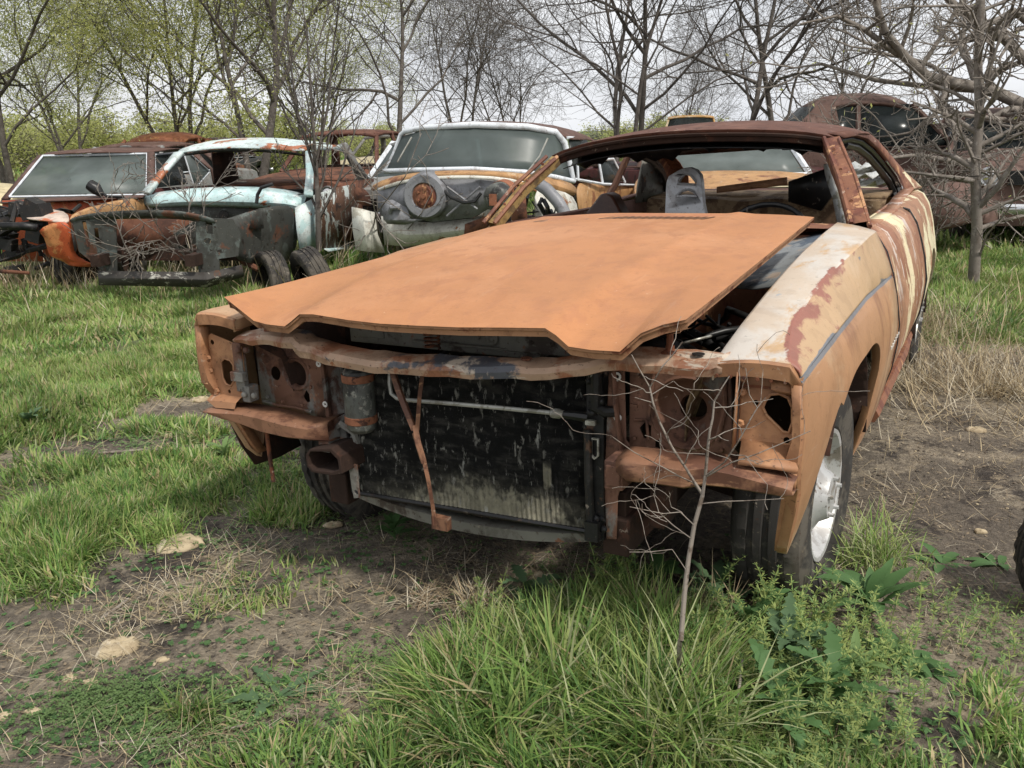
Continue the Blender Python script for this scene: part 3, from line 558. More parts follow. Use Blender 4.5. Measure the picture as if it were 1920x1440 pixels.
b.attr = wear; hood = b.build('hood', M['hood'], coupe, ang=60)
b = MB()
def under(k, v, d): x, y, z = hood_pt(0, k, v); return (x, y + (.004 if v == 0 else 0), z - d)
K = range(len(HF)); n = len(HF) - 1
# edge folded down all round + inner frame
b.grid([[under(k, 0, .0005) for k in K], [under(k, 0, .007) for k in K], [tuple(np.add(under(k, 0, .010), (0, .006, 0))) for k in K], [tuple(np.add(under(k, 0, .022), (0, .008, 0))) for k in K], [tuple(np.add(under(k, .03, .028), (0, 0, 0))) for k in K]])
for kk, sg in ((0, 1), (n, -1)): b.grid([[under(kk, v, .0005) for v in VV], [tuple(np.add(under(kk, v, .009), (sg * .002, 0, 0))) for v in VV], [tuple(np.add(under(kk, v, .012), (sg * .012, 0, 0))) for v in VV], [tuple(np.add(under(kk, v, .030), (sg * .014, 0, 0))) for v in VV], [tuple(np.add(under(kk, v, .036), (sg * .05, 0, 0))) for v in VV]])
b.grid([[under(k, 1, .0005) for k in K], [under(k, 1, .02) for k in K]])
b.grid([[under(k, v, .026) for k in K[1:-1]] for v in VV[2:]])
b.build('inner_panel', M['hoodunder'], hood, ang=50)
b = MB()
for i in range(30):           # cowl vent louvres
    x = -.50 + i * .0275; v = .955; k = int(np.interp(x, [h[0] * 1.04 for h in HF], range(len(HF))))
    p = np.array(hood_pt(0, k, .885)); q = np.array(hood_pt(0, k, .935)); p[0] = x; q[0] = x + .030; p[2] += .0025; q[2] += .0025
    wv = .005; b.add([(p[0] - wv, p[1], p[2]), (p[0] + wv, p[1], p[2]), (q[0] + wv, q[1], q[2]), (q[0] - wv, q[1], q[2])], [(0, 1, 2, 3)])
b.build('vent_slots', M['plastic'], hood)
# --- door
def side_strip(y0, y1, ny, prof, zbot, name, mat, sgn=1):
    b = MB(); rows = []
    for y in np.linspace(y0, y1, ny):
        pr = prof(y); rr = [(sgn * x, y, z) for x, z in pr if z > zbot(y) + .001]
        nfull = 22; zs = [p[1] for p in pr]; xs_ = [p[0] for p in pr]
        ztop = zs[0]; zb = zbot(y); rr = []
        for k in range(nfull + 1):
            z = ztop + (zb - ztop) * (k / nfull) ** 1.1; rr.append((sgn * float(np.interp(-z, [-q for q in zs], xs_)), y, z))
        rr.insert(0, (sgn * (xs_[0] - .035), y, ztop + .003)); rr.append((rr[-1][0] - sgn * .02, y, zb))
        rows.append(rr)
    b.grid(rows, flip=sgn < 0); return b.build(name, mat, coupe, ang=40, solid=.004)
def dprof(y):
    bul = .012 * sin(pi * min(1, max(0, (y - 1.75) / 2.4))); hump = .035 * sstep(2.7, 3.5, y) - .02 * sstep(3.9, 4.7, y); tail = -.10 * sstep(4.0, 4.75, y)
    return [(.800 + bul + tail, .950 + hump), (.826 + bul + tail, .943 + hump), (.866 + bul + tail, .882 + hump * .9), (.893 + bul + tail, .803 + hump * .5), (.912 + bul * 1.3 + tail * .9, .72), (.928 + bul * 1.3 + tail * .8, .62), (.926 + bul + tail * .8, .54), (.914 + bul + tail * .8, .45), (.880 + tail * .8, .33), (.85 + tail * .7, .25)]
side_strip(1.755, 2.93, 16, dprof, lambda y: .27, 'door', M['door'])['label'] = 'sanded door with pale streaks'
side_strip(1.755, 2.93, 10, dprof, lambda y: .27, 'door', M['side'], -1)
def gap(y, name, inset=.012):
    b = MB(); pr = [p for p in dprof(y) if p[1] > .3]; b.grid([[(x - inset, y - .02, z) for x, z in pr], [(x - inset, y + .02, z) for x, z in pr]]); b.build(name, M['plastic'], coupe)
gap(1.748, 'door_gap'); gap(2.938, 'door_gap')
for yy in (1.747, 2.937): b = MB(); pr = [p for p in dprof(yy) if p[1] > .3]; b.tube([(x + .003, yy, z) for x, z in pr], .0065, n=6); b.build('panel_gap', M['plastic'], coupe)
b = MB()
for k in range(6): c = F(1672 + k * 2.6, 652 - k * 5.5, x=.934); b.box(c, (.004, .016, .010))
b.build('white_marks', M['white'], coupe)
b = MB(); pr = [p for p in dprof(1.75) if p[1] > .3]; b.tube([(x + .001, 1.738, z) for x, z in pr], .004, n=6); b.build('fender_edge', M['pillar'], coupe)
ARC2 = (3.71, .30, .385)
side_strip(2.945, 4.72, 42, dprof, lambda y: max(.27 + .1 * float(sstep(4.2, 4.7, y)), arch_bottom(y, ARC2, .27)), 'quarter_panel', M['quarter'])['label'] = 'cream quarter panel with brown rust patches'
side_strip(2.945, 4.72, 42, dprof, lambda y: max(.27 + .1 * float(sstep(4.2, 4.7, y)), arch_bottom(y, ARC2, .27)), 'quarter_panel', M['side'], -1)
for s in (1, -1): b = MB(); b.tube([(s * .86, 1.78, .25), (s * .87, 2.9, .25), (s * .86, 3.3, .27)], .03, n=6); b.build('rocker', M['pillar'], coupe)
# --- roof, pillars
def roof_pt(t, v):    # t -1..1 across, v 0..1 front to back
    yc = 2.24 + v * 1.36; bow = -.10 * (1 - t * t) * (1 - v) ** 2 + .10 * (1 - t * t) * v ** 2 * 1.2
    hw = .575 + .04 * sin(pi * min(1, v * 1.1)) + .02 * v; yy = yc + bow + .14 * t * t * (1 - v) ** 2 * (1 if t > 0 else -1.1) 
    z = 1.300 + .072 * sin(pi * min(1, .10 + v * .80)) * (1 - t * t * .55) + .018 * (1 - t * t) - .022 * abs(t) ** 8 - (.03 * v ** 4)
    if t < 0: z -= .038 * abs(t) ** 2 * (1 - v) ** 2
    return (t * hw - (.065 * abs(t) * (1 - v) if t < 0 else 0), yy, z)
b = MB(); T_ = [-1, -.985, -.95, -.9] + list(np.linspace(-.8, .8, 17)) + [.9, .95, .985, 1]; VR = list(np.linspace(0, 1, 22))
rows = [[tuple(np.add(roof_pt(t, 0), (0, .012, -.022))) for t in T_]] + [[roof_pt(t, v) for t in T_] for v in VR]
b.grid(rows); b.build('roof', M['roof'], coupe, ang=50, solid=.005)
b = MB()   # windshield header channel + dark inner header
b.grid([[tuple(np.add(roof_pt(t, 0), o)) for t in T_] for o in ((0, .004, -.012), (0, -.003, -.016), (0, .001, -.024), (0, .018, -.028), (0, .022, -.046), (0, .03, -.050))])
b.build('windshield_header', M['darkrust'], coupe, solid=.003)
b = MB(); b.grid([[tuple(np.add(roof_pt(t, v), (0, 0, -.05 - .03 * (v < .12)))) for t in T_[2:-2]] for v in (.03, .09, .12, .3, .5, .7, .9, .99)])
rows = []
for t in np.linspace(-.97, .97, 30):      # torn liner hanging behind the header
    p = roof_pt(t, .14); d = .05 + .045 * math.exp(-((t + .35) / .16) ** 2) + .012 * sin(t * 21) + .01 * sin(t * 47); rows.append([(p[0], p[1], p[2] - .05), (p[0], p[1] + .01, p[2] - .05 - d * .6), (p[0], p[1] + .03, p[2] - .05 - d)])
b.grid(rows); b.build('torn_headliner', M['plastic'], coupe, solid=.003)
def ribbon(pts, wid, th, name, mat, par=coupe):   # bar with rectangular section; pts, outward dir x
    b = MB(); rows = []
    for i, p in enumerate(pts):
        p = Vector(p); t = (Vector(pts[min(i + 1, len(pts) - 1)]) - Vector(pts[max(i - 1, 0)])).normalized(); a = Vector((1, 0, 0)); a = (a - t * a.dot(t)).normalized(); c = t.cross(a)
        w_ = wid[i] if hasattr(wid, '__len__') else wid
        rows.append([p + a * th / 2 + c * w_ / 2, p - a * th / 2 + c * w_ / 2, p - a * th / 2 - c * w_ / 2, p + a * th / 2 - c * w_ / 2])
    b.grid(rows, close=True); return b.build(name, mat, par, bevel=.004)
for s, mt in ((1, M['pillar']), (-1, M['pillarL'])):
    top_ = np.array(roof_pt(s * .97, 0.0)); top_[2] -= .03; bot = np.array((s * .77, 1.80 if s > 0 else 1.74, .95)); mid_ = (top_ * .5 + bot * .5) + np.array((s * .008, -.01, .01))
    e_ = np.array((0, .05, 0))
    pA = ribbon([bot, mid_, top_], [.080, .070, .062] if s > 0 else [.050, .042, .040], .070 if s > 0 else .045, 'windshield_pillar', mt)
    b = MB(); o1 = np.array((-s * .030, -.036, .03)) * (1 if s > 0 else .6); b.tube([bot + o1, mid_ + o1, top_ + o1 * .9], .010, n=6); o2 = np.array((s * .034, -.03, .02)); b.tube([bot + o2, mid_ + o2, top_ + o2], .009, n=6)
    for q in (.25, .6, .85): p_ = bot * (1 - q) + top_ * q + np.array((0, -.042, .028)); bolt(b, *p_, .007, .006)
    b.build('pillar_moulding', M['pillar'], pA)
    # drip rail and sail panel round the side window
    oy = [(.585, 2.40 - (.15 if s < 0 else 0), 1.285 - (.03 if s < 0 else 0)), (.60, 2.70, 1.295), (.605, 3.05, 1.280), (.622, 3.35, 1.235), (.650, 3.62, 1.165), (.690, 3.84, 1.08), (.715, 3.90, 1.02), (.74, 3.88, .965)]
    out_ = [(.56 + (.06 if s < 0 else 0), 2.38 - (.2 if s < 0 else 0), 1.305 - (.04 if s < 0 else 0)), (.605, 2.72, 1.322), (.612, 3.10, 1.315), (.625, 3.42, 1.275), (.662, 3.78, 1.19), (.712, 4.12, 1.09), (.765, 4.30, 1.025), (.80, 4.35, .985)]
    b = MB(); b.grid([[(s * p[0], p[1], p[2]) for p in oy], [(s * (p[0] + .012), p[1] + .02, p[2] + .006) for p in oy], [(s * (p[0] * .5 + q[0] * .5 + .010), (p[1] + q[1]) / 2, (p[2] + q[2]) / 2 + .004) for p, q in zip(oy, out_)], [(s * q[0], q[1], q[2]) for q in out_], [(s * (q[0] - .05), q[1] + .02, q[2] + .006) for q in out_], [(s * (q[0] - .09), q[1] + .01, q[2] - .015) for q in out_]])
    # faces towards the rear of the sail panel carry the quarter's paint
    nn = len(oy) - 1; b.m = [1 if (j >= 5 and i >= 2) else (2 if j >= 3 and i >= 1 else 0) for i in range(5) for j in range(nn)]
    b.build('sail_panel', [M['roof'], M['quarter'] if s > 0 else M['side'], M['pillar']], coupe, ang=50, solid=.005)
    b = MB(); oi = [(s * (p[0] - .015), p[1] - .01, p[2] - .01) for p in oy]; b.tube(oi, .014, n=6); b.tube([(s * (p[0] - .03), p[1] - .045, p[2] - .035) for p in oy[1:]], .018, n=6); b.build('window_channel', M['plastic'], coupe)
    b = MB(); b.tube([(s * (p[0] + .006), p[1] - .004, p[2] - .002) for p in oy[4:]], .004, n=6); b.build('window_trim', M['chrome'], coupe)
    b = MB(); b.grid([[(s * .74, 1.85, .952), (s * .74, 2.9, .955), (s * .735, 3.3, .985), (s * .73, 3.9, 1.0), (s * .74, 4.35, .985)], [(s * .80, 1.78, .951), (s * .80, 2.9, .955), (s * .795, 3.3, .985), (s * .79, 3.9, 1.005), (s * .80, 4.35, .99)]]); b.grid([[(s * .735, 1.85, .95), (s * .735, 3.85, .98)], [(s * .73, 1.85, .35), (s * .73, 3.85, .35)]]); b.build('door_top', M['door'] if s > 0 else M['roof'], coupe, solid=.01)
b = MB(); b.grid([[(-.60, 4.40, .985), (0, 4.46, 1.0), (.60, 4.40, .985)], [(-.70, 4.72, .95), (0, 4.78, .97), (.70, 4.72, .95)], [(-.72, 4.74, .5), (0, 4.80, .5), (.72, 4.74, .5)]]); b.build('trunk_lid', M['quarter'], coupe, sub=1, solid=.01)
b = MB(); b.tube([(-.60, 3.62, 1.25), (0, 3.78, 1.275), (.60, 3.62, 1.25)], .03, n=6); b.grid([[(-.72, 3.9, .96), (.72, 3.9, .96)], [(-.70, 4.42, .98), (.70, 4.42, .98)]]); b.build('rear_window_frame', M['roof'], coupe, solid=.01)
# --- interior
b = MB(); b.box((0, 3.0, .26), (1.4, 2.5, .03)); b.build('floor_pan', M['darkrust'], coupe)
def fallen(px, py, y): return tuple(F(px, py, y=y))
b = MB(); xs = np.linspace(-.68, .68, 25); rows = [[(x, 3.55 + .01 * sin(x * 9), .97 + .006 * sin(x * 13) - .02 * (x > .3)) for x in xs], [(x, 3.50, .955 + .008 * sin(x * 17)) for x in xs], [(x, 3.48, .80) for x in xs], [(x, 3.42, .45) for x in xs]]; b.grid(rows); b.grid([[(x, 3.55, .97) for x in xs], [(x, 3.88, .99) for x in xs]])
b.build('rear_seat_back', M['tanold'], coupe, solid=.02)
b = MB(); b.add([fallen(1480, 340, 3.3), fallen(1560, 312, 3.2), fallen(1562, 365, 3.2), fallen(1540, 395, 3.25), fallen(1480, 378, 3.3)], [(0, 1, 2, 3, 4)]); b.build('door_card', M['plastic'], coupe, solid=.02)
b = MB(); b.add([fallen(1345, 350, 3.5), fallen(1475, 332, 3.5), fallen(1476, 347, 3.5), fallen(1345, 362, 3.5)], [(0, 1, 2, 3)]); b.build('wood_strip', M['bucket'], coupe, solid=.03)
# silver bucket seat shell with two openings
def seatfn(u, v, t): return (u, 2.85 + t + .10 * (v - .9) - .5 * (u + .22) ** 2, v)
so = [(-.35, .60), (-.345, .95), (-.345, 1.09), (-.335, 1.125), (-.30, 1.145), (-.26, 1.165), (-.225, 1.168), (-.19, 1.155), (-.165, 1.13), (-.155, 1.09), (-.14, .98), (-.115, .90), (-.10, .60)]
h1 = [(-.285, 1.085), (-.275, 1.11), (-.245, 1.135), (-.215, 1.128), (-.185, 1.095), (-.185, 1.08), (-.235, 1.082)]
h2 = [(-.29, 1.02), (-.262, 1.045), (-.225, 1.055), (-.195, 1.045), (-.175, 1.02), (-.23, 1.024)]
b = MB(); b.plate(so, [h1, h2], seatfn, .05); b.build('bucket_seat_shell', M['silver'], coupe, bevel=.008)
b = MB()
for h_ in (h1, h2):
    q = [Vector(seatfn(u, v, -.004)) for u, v in h_]; b.tube(q + q[:1], .007, n=6)
b.build('shell_rim', M['silver'], coupe.children[-1])
# fallen brown seat, steering wheel
b = MB(); b.plate([(-.82, .80), (-.72, .93), (-.66, 1.01), (-.635, 1.045), (-.60, 1.05), (-.565, 1.035), (-.53, .99), (-.47, .90), (-.44, .80)], [], lambda u, v, t: (u, 2.60 + t + .3 * (v - .9), v), .12); b.build('seat_back', M['brownvinyl'], coupe, bevel=.02)
b = MB(); c = Vector((.30, 2.30, .86)); nrm = Vector((0, -.75, .66)); a = Vector((1, 0, 0)); e = nrm.cross(a)
ring = [c + (a * cos(t) + e * sin(t)) * .195 for t in np.linspace(0, 2 * pi, 41)]; b.tube(ring, [.012 + .0015 * (i % 2) for i in range(41)], n=8, caps=False)
for t in (.2, pi - .2, -pi / 2): b.tube([c, c + (a * cos(t) + e * sin(t)) * .19], [.02, .009], n=6)
b.tube([c, c + Vector((0, -.5, -.35))], .03, n=8); b.build('steering_wheel', M['plastic'], coupe)
b = MB(); b.grid([[fallen(1546, 308, 2.55), fallen(1562, 306, 2.5)], [fallen(1549, 328, 2.55), fallen(1566, 325, 2.5)], [fallen(1556, 352, 2.5), fallen(1572, 350, 2.45)], [fallen(1563, 372, 2.45), fallen(1580, 372, 2.4)], [fallen(1572, 420, 2.4), fallen(1584, 420, 2.35)]]); b.build('torn_door_seal', M['foil'], coupe, solid=.012)
b = MB(); b.grid([[(-.70, 3.45, 1.20), (-.66, 3.70, 1.16)], [(-.71, 3.40, 1.05), (-.68, 3.85, 1.05)], [(-.72, 3.40, .95), (-.70, 3.85, .95)]]); b.build('inner_quarter_trim', M['greymetal'], coupe, solid=.012)
b = MB(); b.tube([(-.755, 2.93, .95), (-.70, 3.02, 1.08), (-.625, 3.05, 1.26)], .03, n=6, sq=.5); b.build('door_frame', M['pillar'], coupe)
b = MB(); b.box((0, 1.95, .86), (1.3, .18, .10)); b.build('dashboard', M['plastic'], coupe, bevel=.02)
# --- wheels
def wheel(par, c, r=.33, wd=.20, steer=0.0, side=1, camber=0.0, rim_mat=None, rim_r=.19, name='tyre', flat=0.0):
    Mx = Matrix.Translation(c) @ Matrix.Rotation(-steer, 4, 'Z') @ Matrix.Rotation(camber, 4, 'Y')
    def T(rows): return [[(Mx @ Vector(p))[:] for p in r_] for r_ in rows]
    n = 72; h = wd / 2; prof = [(rim_r, -h * .62), (rim_r + .012, -h * .86), (r * .80, -h), (r * .90, -h * .98), (r * .965, -h * .86), (r * .99, -h * .78), (r, -h * .70)]
    for g in (-.40, 0, .40): prof += [(r, h * (g - .10)), (r - .010, h * (g - .08)), (r - .010, h * (g + .08)), (r, h * (g + .10))]
    prof += [(r, h * .70), (r * .99, h * .78), (r * .965, h * .86), (r * .90, h * .98), (r * .80, h), (rim_r + .012, h * .86), (rim_r, h * .62)]
    b = MB(); rows = []
    for rad, x in prof:
        row = []
        for k in range(n):
            a = 2 * pi * k / n; rr = rad
            if rad > r * .985 and abs(x) > h * .45: rr -= .007 * (k % 2)
            z = rr * cos(a); z = max(z, -r + flat); row.append((side * x, rr * sin(a), z))
        rows.append(row)
    b.grid(T(rows), close=True); ty = b.build(name, M['tyre'], par, ang=30)
    b = MB(); pr = [(rim_r, h * .62), (rim_r + .006, h * .80), (rim_r + .004, h * .86), (rim_r - .008, h * .84), (rim_r - .02, h * .55), (rim_r - .03, h * .35), (rim_r * .62, h * .50), (rim_r * .42, h * .72), (rim_r * .34, h * .98), (rim_r * .22, h * 1.02), (.001, h * 1.02)]
    b.grid(T([[(side * x, rad * sin(2 * pi * k / 40), rad * cos(2 * pi * k / 40)) for k in range(40)] for rad, x in pr]), close=True)
    for k in range(5): a = 2 * pi * k / 5; b.grid(T([[(side * (h * .98 + .0), .055 * sin(a) + .008 * sin(q), .055 * cos(a) + .008 * cos(q)) for q in np.linspace(0, 2 * pi, 7)[:-1]], [(side * (h * .98 + .016), .055 * sin(a) + .006 * sin(q), .055 * cos(a) + .006 * cos(q)) for q in np.linspace(0, 2 * pi, 7)[:-1]]]), close=True)
    b.build('rim', rim_mat or M['rim'], ty, ang=30)
    return ty
wheel(coupe, (.765, .82, .285), r=.335, wd=.205, steer=.05, flat=.012)
wheel(coupe, (-.74, .80, .262), r=.335, wd=.205, steer=.12, side=-1, camber=.02, flat=.012)
wheel(coupe, (.79, 3.71, .32), r=.335, wd=.21, flat=.012)
wheel(coupe, (-.79, 3.71, .32), r=.335, wd=.21, side=-1, flat=.012)
for s in (1, -1): b = MB(); b.tube([(s * .30, .85, .30), (s * .66, .84, .24)], .03, n=6); b.lathe([(.13, -.02), (.14, 0), (.14, .03), (.06, .04)], (s * .64, .82, .285), (s, 0, 0), n=20); b.tube([(s * .5 + .05 * cos(t), .82 + .05 * sin(t), .30 + t * .009) for t in np.linspace(0, 2 * pi * 5, 60)], .009, n=5); b.build('suspension', M['darkrust'], coupe)
for s in (1, -1):  # dark wheel-house liners
    b = MB(); b.grid([[(s * x, .82 + .43 * sin(a), .30 + .43 * cos(a)) for x in (.56, .72, .90)] for a in np.linspace(-1.0, 1.45, 16)]); b.build('wheel_house', M['darkrust'], coupe, solid=.004); b = MB()
    b.grid([[(s * x, 3.71 + .41 * sin(a), .30 + .41 * cos(a)) for x in (.56, .72, .90)] for a in np.linspace(-1.7, 1.7, 16)]); b.build('wheel_house', M['darkrust'], coupe, solid=.004)
b = MB(); b.add([F(*q, x=-.845) for q in ((426, 780), (452, 835), (478, 871), (520, 858), (564, 835), (556, 812), (540, 795), (480, 785))], [tuple(range(8))]); b.build('splash_panel', M['darkrust'], coupe, solid=.006)
# ------------------------------------------------------------------ wrecks behind
M['brownmatt'] = paint('brown_oxidised_paint', (0.115, 0.062, 0.048), [((0.16, 0.10, 0.085), 3, .5, .65, S1), ((0.07, 0.03, 0.02), 10, .56, .68, S1)], rough=.7)
M['redrust'] = paint('orange_red_primer', (0.50, 0.10, 0.035), [((0.62, 0.26, 0.10), 5, .5, .62, S1), ((0.22, 0.06, 0.03), 9, .58, .68, S1)], rough=.6)
M['pinkwhite'] = paint('faded_pink_white_paint', (0.62, 0.50, 0.42), [((0.55, 0.16, 0.07), 5, .52, .64, S1), ((0.30, 0.14, 0.08), 9, .62, .70, S1)], rough=.5)
M['blue'] = paint('pale_turquoise_paint', (0.50, 0.68, 0.68), [((0.68, 0.77, 0.76), 4, .45, .62, S1), ((0.36, 0.14, 0.07), 6, .60, .68, S1), ((0.62, 0.52, 0.38), 11, .62, .72, S1)], rough=.45, bump=.05)
M['blueroof'] = paint('pale_turquoise_roof', (0.64, 0.74, 0.73), [((0.42, 0.15, 0.07), 2.6, .52, .60, S1), ((0.35, 0.20, 0.10), 12, .60, .70, S1)], rough=.5)
M['darksheet'] = paint('dark_grey_green_sheet', (0.060, 0.062, 0.055), [((0.12, 0.14, 0.13), 5, .50, .64, S1), ((0.14, 0.06, 0.035), 4, .54, .66, S1), ((0.025, 0.018, 0.014), 11, .56, .66, S1), ((0.33, 0.31, 0.27), 16, .68, .74, S1)], rough=.7, bump=.2)
M['barwhite'] = paint('flaking_bumper_bar', (0.055, 0.05, 0.045), [((0.42, 0.41, 0.36), 13, .54, .62, (.4, 1, 1)), ((0.10, 0.05, 0.03), 7, .58, .68, S1)], rough=.7)
M['rustmix'] = paint('mixed_brown_rust', (0.17, 0.07, 0.04), [((0.07, 0.03, 0.02), 5, .46, .60, S1), ((0.30, 0.13, 0.06), 8, .58, .70, S1)], rough=.85, bump=.3)
M['greyfw'] = paint('grey_firewall_paint', (0.235, 0.24, 0.255), [((0.15, 0.15, 0.16), 5, .52, .66, S1), ((0.20, 0.10, 0.06), 14, .66, .72, S1)], rough=.45, bump=.05)
M['whitepaint'] = paint('old_white_paint', (0.66, 0.65, 0.58), [((0.45, 0.42, 0.34), 5, .5, .64, S1), ((0.34, 0.15, 0.07), 8, .60, .68, S1)], rough=.5)
M['whitetrim'] = paint('white_trim', (0.72, 0.76, 0.80), [((0.45, 0.30, 0.2), 22, .68, .74, S1)], rough=.35)
M['tanbody'] = paint('tan_orange_body', (0.46, 0.26, 0.115), [((0.24, 0.10, 0.05), 5, .52, .64, S1), ((0.58, 0.42, 0.26), 8, .58, .68, S1)], rough=.5)
M['creambody'] = paint('cream_body', (0.68, 0.58, 0.36), [((0.45, 0.30, 0.15), 6, .60, .70, S1)], rough=.4)
M['orangeroof'] = paint('orange_rust_roof', (0.30, 0.115, 0.06), [((0.42, 0.19, 0.08), 5, .5, .64, S1), ((0.17, 0.07, 0.05), 4, .54, .68, S1)], rough=.6)
M['darkred'] = paint('dark_maroon_body', (0.085, 0.022, 0.020), [((0.05, 0.025, 0.02), 5, .5, .62, S1)], rough=.55)
M['brownold'] = paint('old_brown_rust_body', (0.125, 0.072, 0.056), [((0.17, 0.105, 0.085), 3, .48, .62, S1), ((0.045, 0.022, 0.016), 8, .56, .68, S1)], rough=.75)
M['greysheet'] = paint('grey_paint', (0.25, 0.25, 0.24), [((0.14, 0.08, 0.06), 5, .54, .66, S1)], rough=.6)
M['yellowfar'] = paint('yellow_orange_paint', (0.55, 0.30, 0.10), [((0.62, 0.50, 0.34), 3, .5, .6, S1)], rough=.6)
GL = glass('grey_green_glass', tint=(.52, .60, .58), alpha=.50, rough=.33, dirt=(.20, .23, .22)); GLD = glass('dark_glass', tint=(.18, .21, .21), alpha=.45, dirt=(.05, .06, .06)); GLB = glass('dusty_glass', tint=(.34, .40, .39), alpha=.62, rough=.35, dirt=(.13, .155, .15))
def pp(Fr, pts):     # (px, py, y-depth in the vehicle's axes)
    return [tuple(Fr(a, b, y=c)) for a, b, c in pts]
def poly(name, Fr, pts, mat, par, th=.02, bev=None):
    q = pp(Fr, pts); b = MB(); b.add(q, [tuple(range(len(q)))]); return b.build(name, mat, par, solid=th, bevel=bev)
def sheet(name, Fr, rows, mat, par, th=.012, sub=1, ang=60):
    b = MB(); b.grid([pp(Fr, r) for r in rows]); return b.build(name, mat, par, solid=th, sub=sub, ang=ang)
def rod(name, Fr, pts, r, mat, par, n=8):
    b = MB(); b.tube(pp(Fr, pts), r, n=n); return b.build(name, mat, par)
M['patchy'] = paint('patchy_white_blue_rust', (0.16, 0.085, 0.055), [((0.60, 0.66, 0.64), 5, .50, .54, (1, 1, .5)), ((0.05, 0.035, 0.03), 7, .54, .58, S1), ((0.35, 0.33, 0.28), 16, .58, .62, S1)], rough=.7, bump=.3)
# ---------- pale turquoise shell
FB = Frame(-3.22, 7.60, -.13, .15)
bl = empty('car_shell', matrix=FB.M, label='pale turquoise pickup-like car shell with no nose sheet metal, windshield or doors, bare grey front frame', cat='car')
bl['label'] = 'pale turquoise car shell without glass, hood or doors, its dark front frame bare'
Cb = 1.45
sheet('roof', FB, [[(331, 289, 2.0), (396, 277, 1.9), (455, 277, 1.88), (520, 279, 1.9), (580, 287, 2.0)], [(334, 282, 2.05), (369, 268, 2.1), (440, 262, 2.1), (505, 262, 2.1), (582, 270, 2.1)], [(350, 276, 2.4), (390, 263, 2.5), (450, 258, 2.5), (520, 259, 2.5), (592, 266, 2.5)], [(372, 272, 3.1), (420, 262, 3.2), (480, 258, 3.2), (550, 260, 3.2), (636, 272, 3.1)]], M['blueroof'], bl)
sheet('windshield_header', FB, [[(336, 291, 2.02), (396, 280, 1.93), (455, 280, 1.92), (520, 282, 1.93), (578, 290, 2.02)], [(350, 292, 2.1), (396, 284, 2.05), (455, 283, 2.05), (520, 285, 2.05), (576, 294, 2.1)]], M['darksheet'], bl)
def pillar(name, Fr, rows, mat, par): return sheet(name, Fr, rows, mat, par, th=.04, sub=0)
pillar('windshield_pillar', FB, [[(268, 362, Cb + .02), (281, 362, Cb)], [(300, 322, 1.75), (312, 322, 1.72)], [(328, 288, 2.0), (344, 286, 1.98)]], M['blueroof'], bl)
pillar('windshield_pillar', FB, [[(573, 286, 2.0), (587, 284, 2.02)], [(574, 330, 1.70), (588, 330, 1.72)], [(570, 366, Cb), (587, 368, Cb + .02)]], M['blue'], bl)
sheet('cowl', FB, [[(268, 365, Cb + .25), (330, 356, Cb + .2), (400, 351, Cb + .15), (480, 350, Cb + .15), (540, 356, Cb + .2), (578, 366, Cb + .25)], [(266, 376, Cb + .1), (330, 366, Cb), (400, 363, Cb - .05), (480, 362, Cb - .05), (540, 366, Cb), (572, 376, Cb + .1)], [(264, 384, Cb + .08), (330, 379, Cb - .05), (400, 377, Cb - .1), (480, 381, Cb - .1), (536, 381, Cb - .05), (566, 390, Cb + .02)], [(290, 392, Cb + .12), (330, 386, Cb + .05), (400, 386, Cb), (480, 390, Cb), (530, 390, Cb + .05), (556, 398, Cb + .05)]], M['blue'], bl)
sheet('firewall', FB, [[(270, 384, Cb + .1), (400, 380, Cb), (560, 386, Cb + .1)], [(275, 420, Cb + .1), (400, 420, Cb), (560, 430, Cb + .1)], [(285, 500, Cb + .1), (400, 500, Cb + .05), (556, 500, Cb + .1)]], M['darksheet'], bl)
b = MB()
for px, py in ((235, 350), (300, 410), (315, 418), (420, 405), (520, 400)): b.lathe([(0, .03), (.045, .03), (.05, 0), (.06, 0)], FB(px, py, y=Cb - .02), (0, -1, 0), n=14)
b.v = b.v[56:]; b.f = [tuple(i - 56 for i in f) for f in b.f[42:]]; b.m = b.m[42:]; b.build('firewall_hole', M['plastic'], bl)
# the nose frame
sheet('front_frame', FB, [[(130, 409, .05), (165, 400, .03), (209, 396, 0), (270, 393, -.03), (340, 395, -.02), (372, 402, 0), (404, 410, .05)], [(131, 416, .05), (165, 409, .03), (209, 406, 0), (270, 404, -.03), (340, 405, -.02), (372, 411, 0), (404, 419, .05)], [(137, 420, .15), (168, 413, .12), (209, 410, .08), (270, 408, .06), (340, 409, .08), (370, 415, .1), (402, 423, .15)]], M['darksheet'], bl)
b = MB(); lf = [tuple(np.array(FB(px, py, y=.04))[[0, 2]]) for px, py in ((131, 412), (168, 403), (212, 404), (216, 510), (190, 508), (145, 472))]
hl = [[tuple(np.array(FB(px, py, y=.04))[[0, 2]]) for px, py in ((152, 415), (160, 414), (170, 462), (160, 464))], [tuple(np.array(FB(px, py, y=.04))[[0, 2]]) for px, py in ((175, 428), (182, 428), (186, 456), (178, 458))], [tuple(np.array(FB(187 + 5 * cos(t), 481 + 4 * sin(t), y=.04))[[0, 2]]) for t in np.linspace(0, 2 * pi, 10)[:-1]]]
b.plate(lf, hl, lambda u, v, t: (u, .04 + t + .15 * (abs(u + .55)), v), .012); b.build('headlamp_panel', M['darksheet'], bl)
b = MB(); rf = [tuple(np.array(FB(px, py, y=.04))[[0, 2]]) for px, py in ((366, 408), (432, 412), (446, 440), (442, 482), (408, 486), (410, 512), (372, 512), (368, 478))]
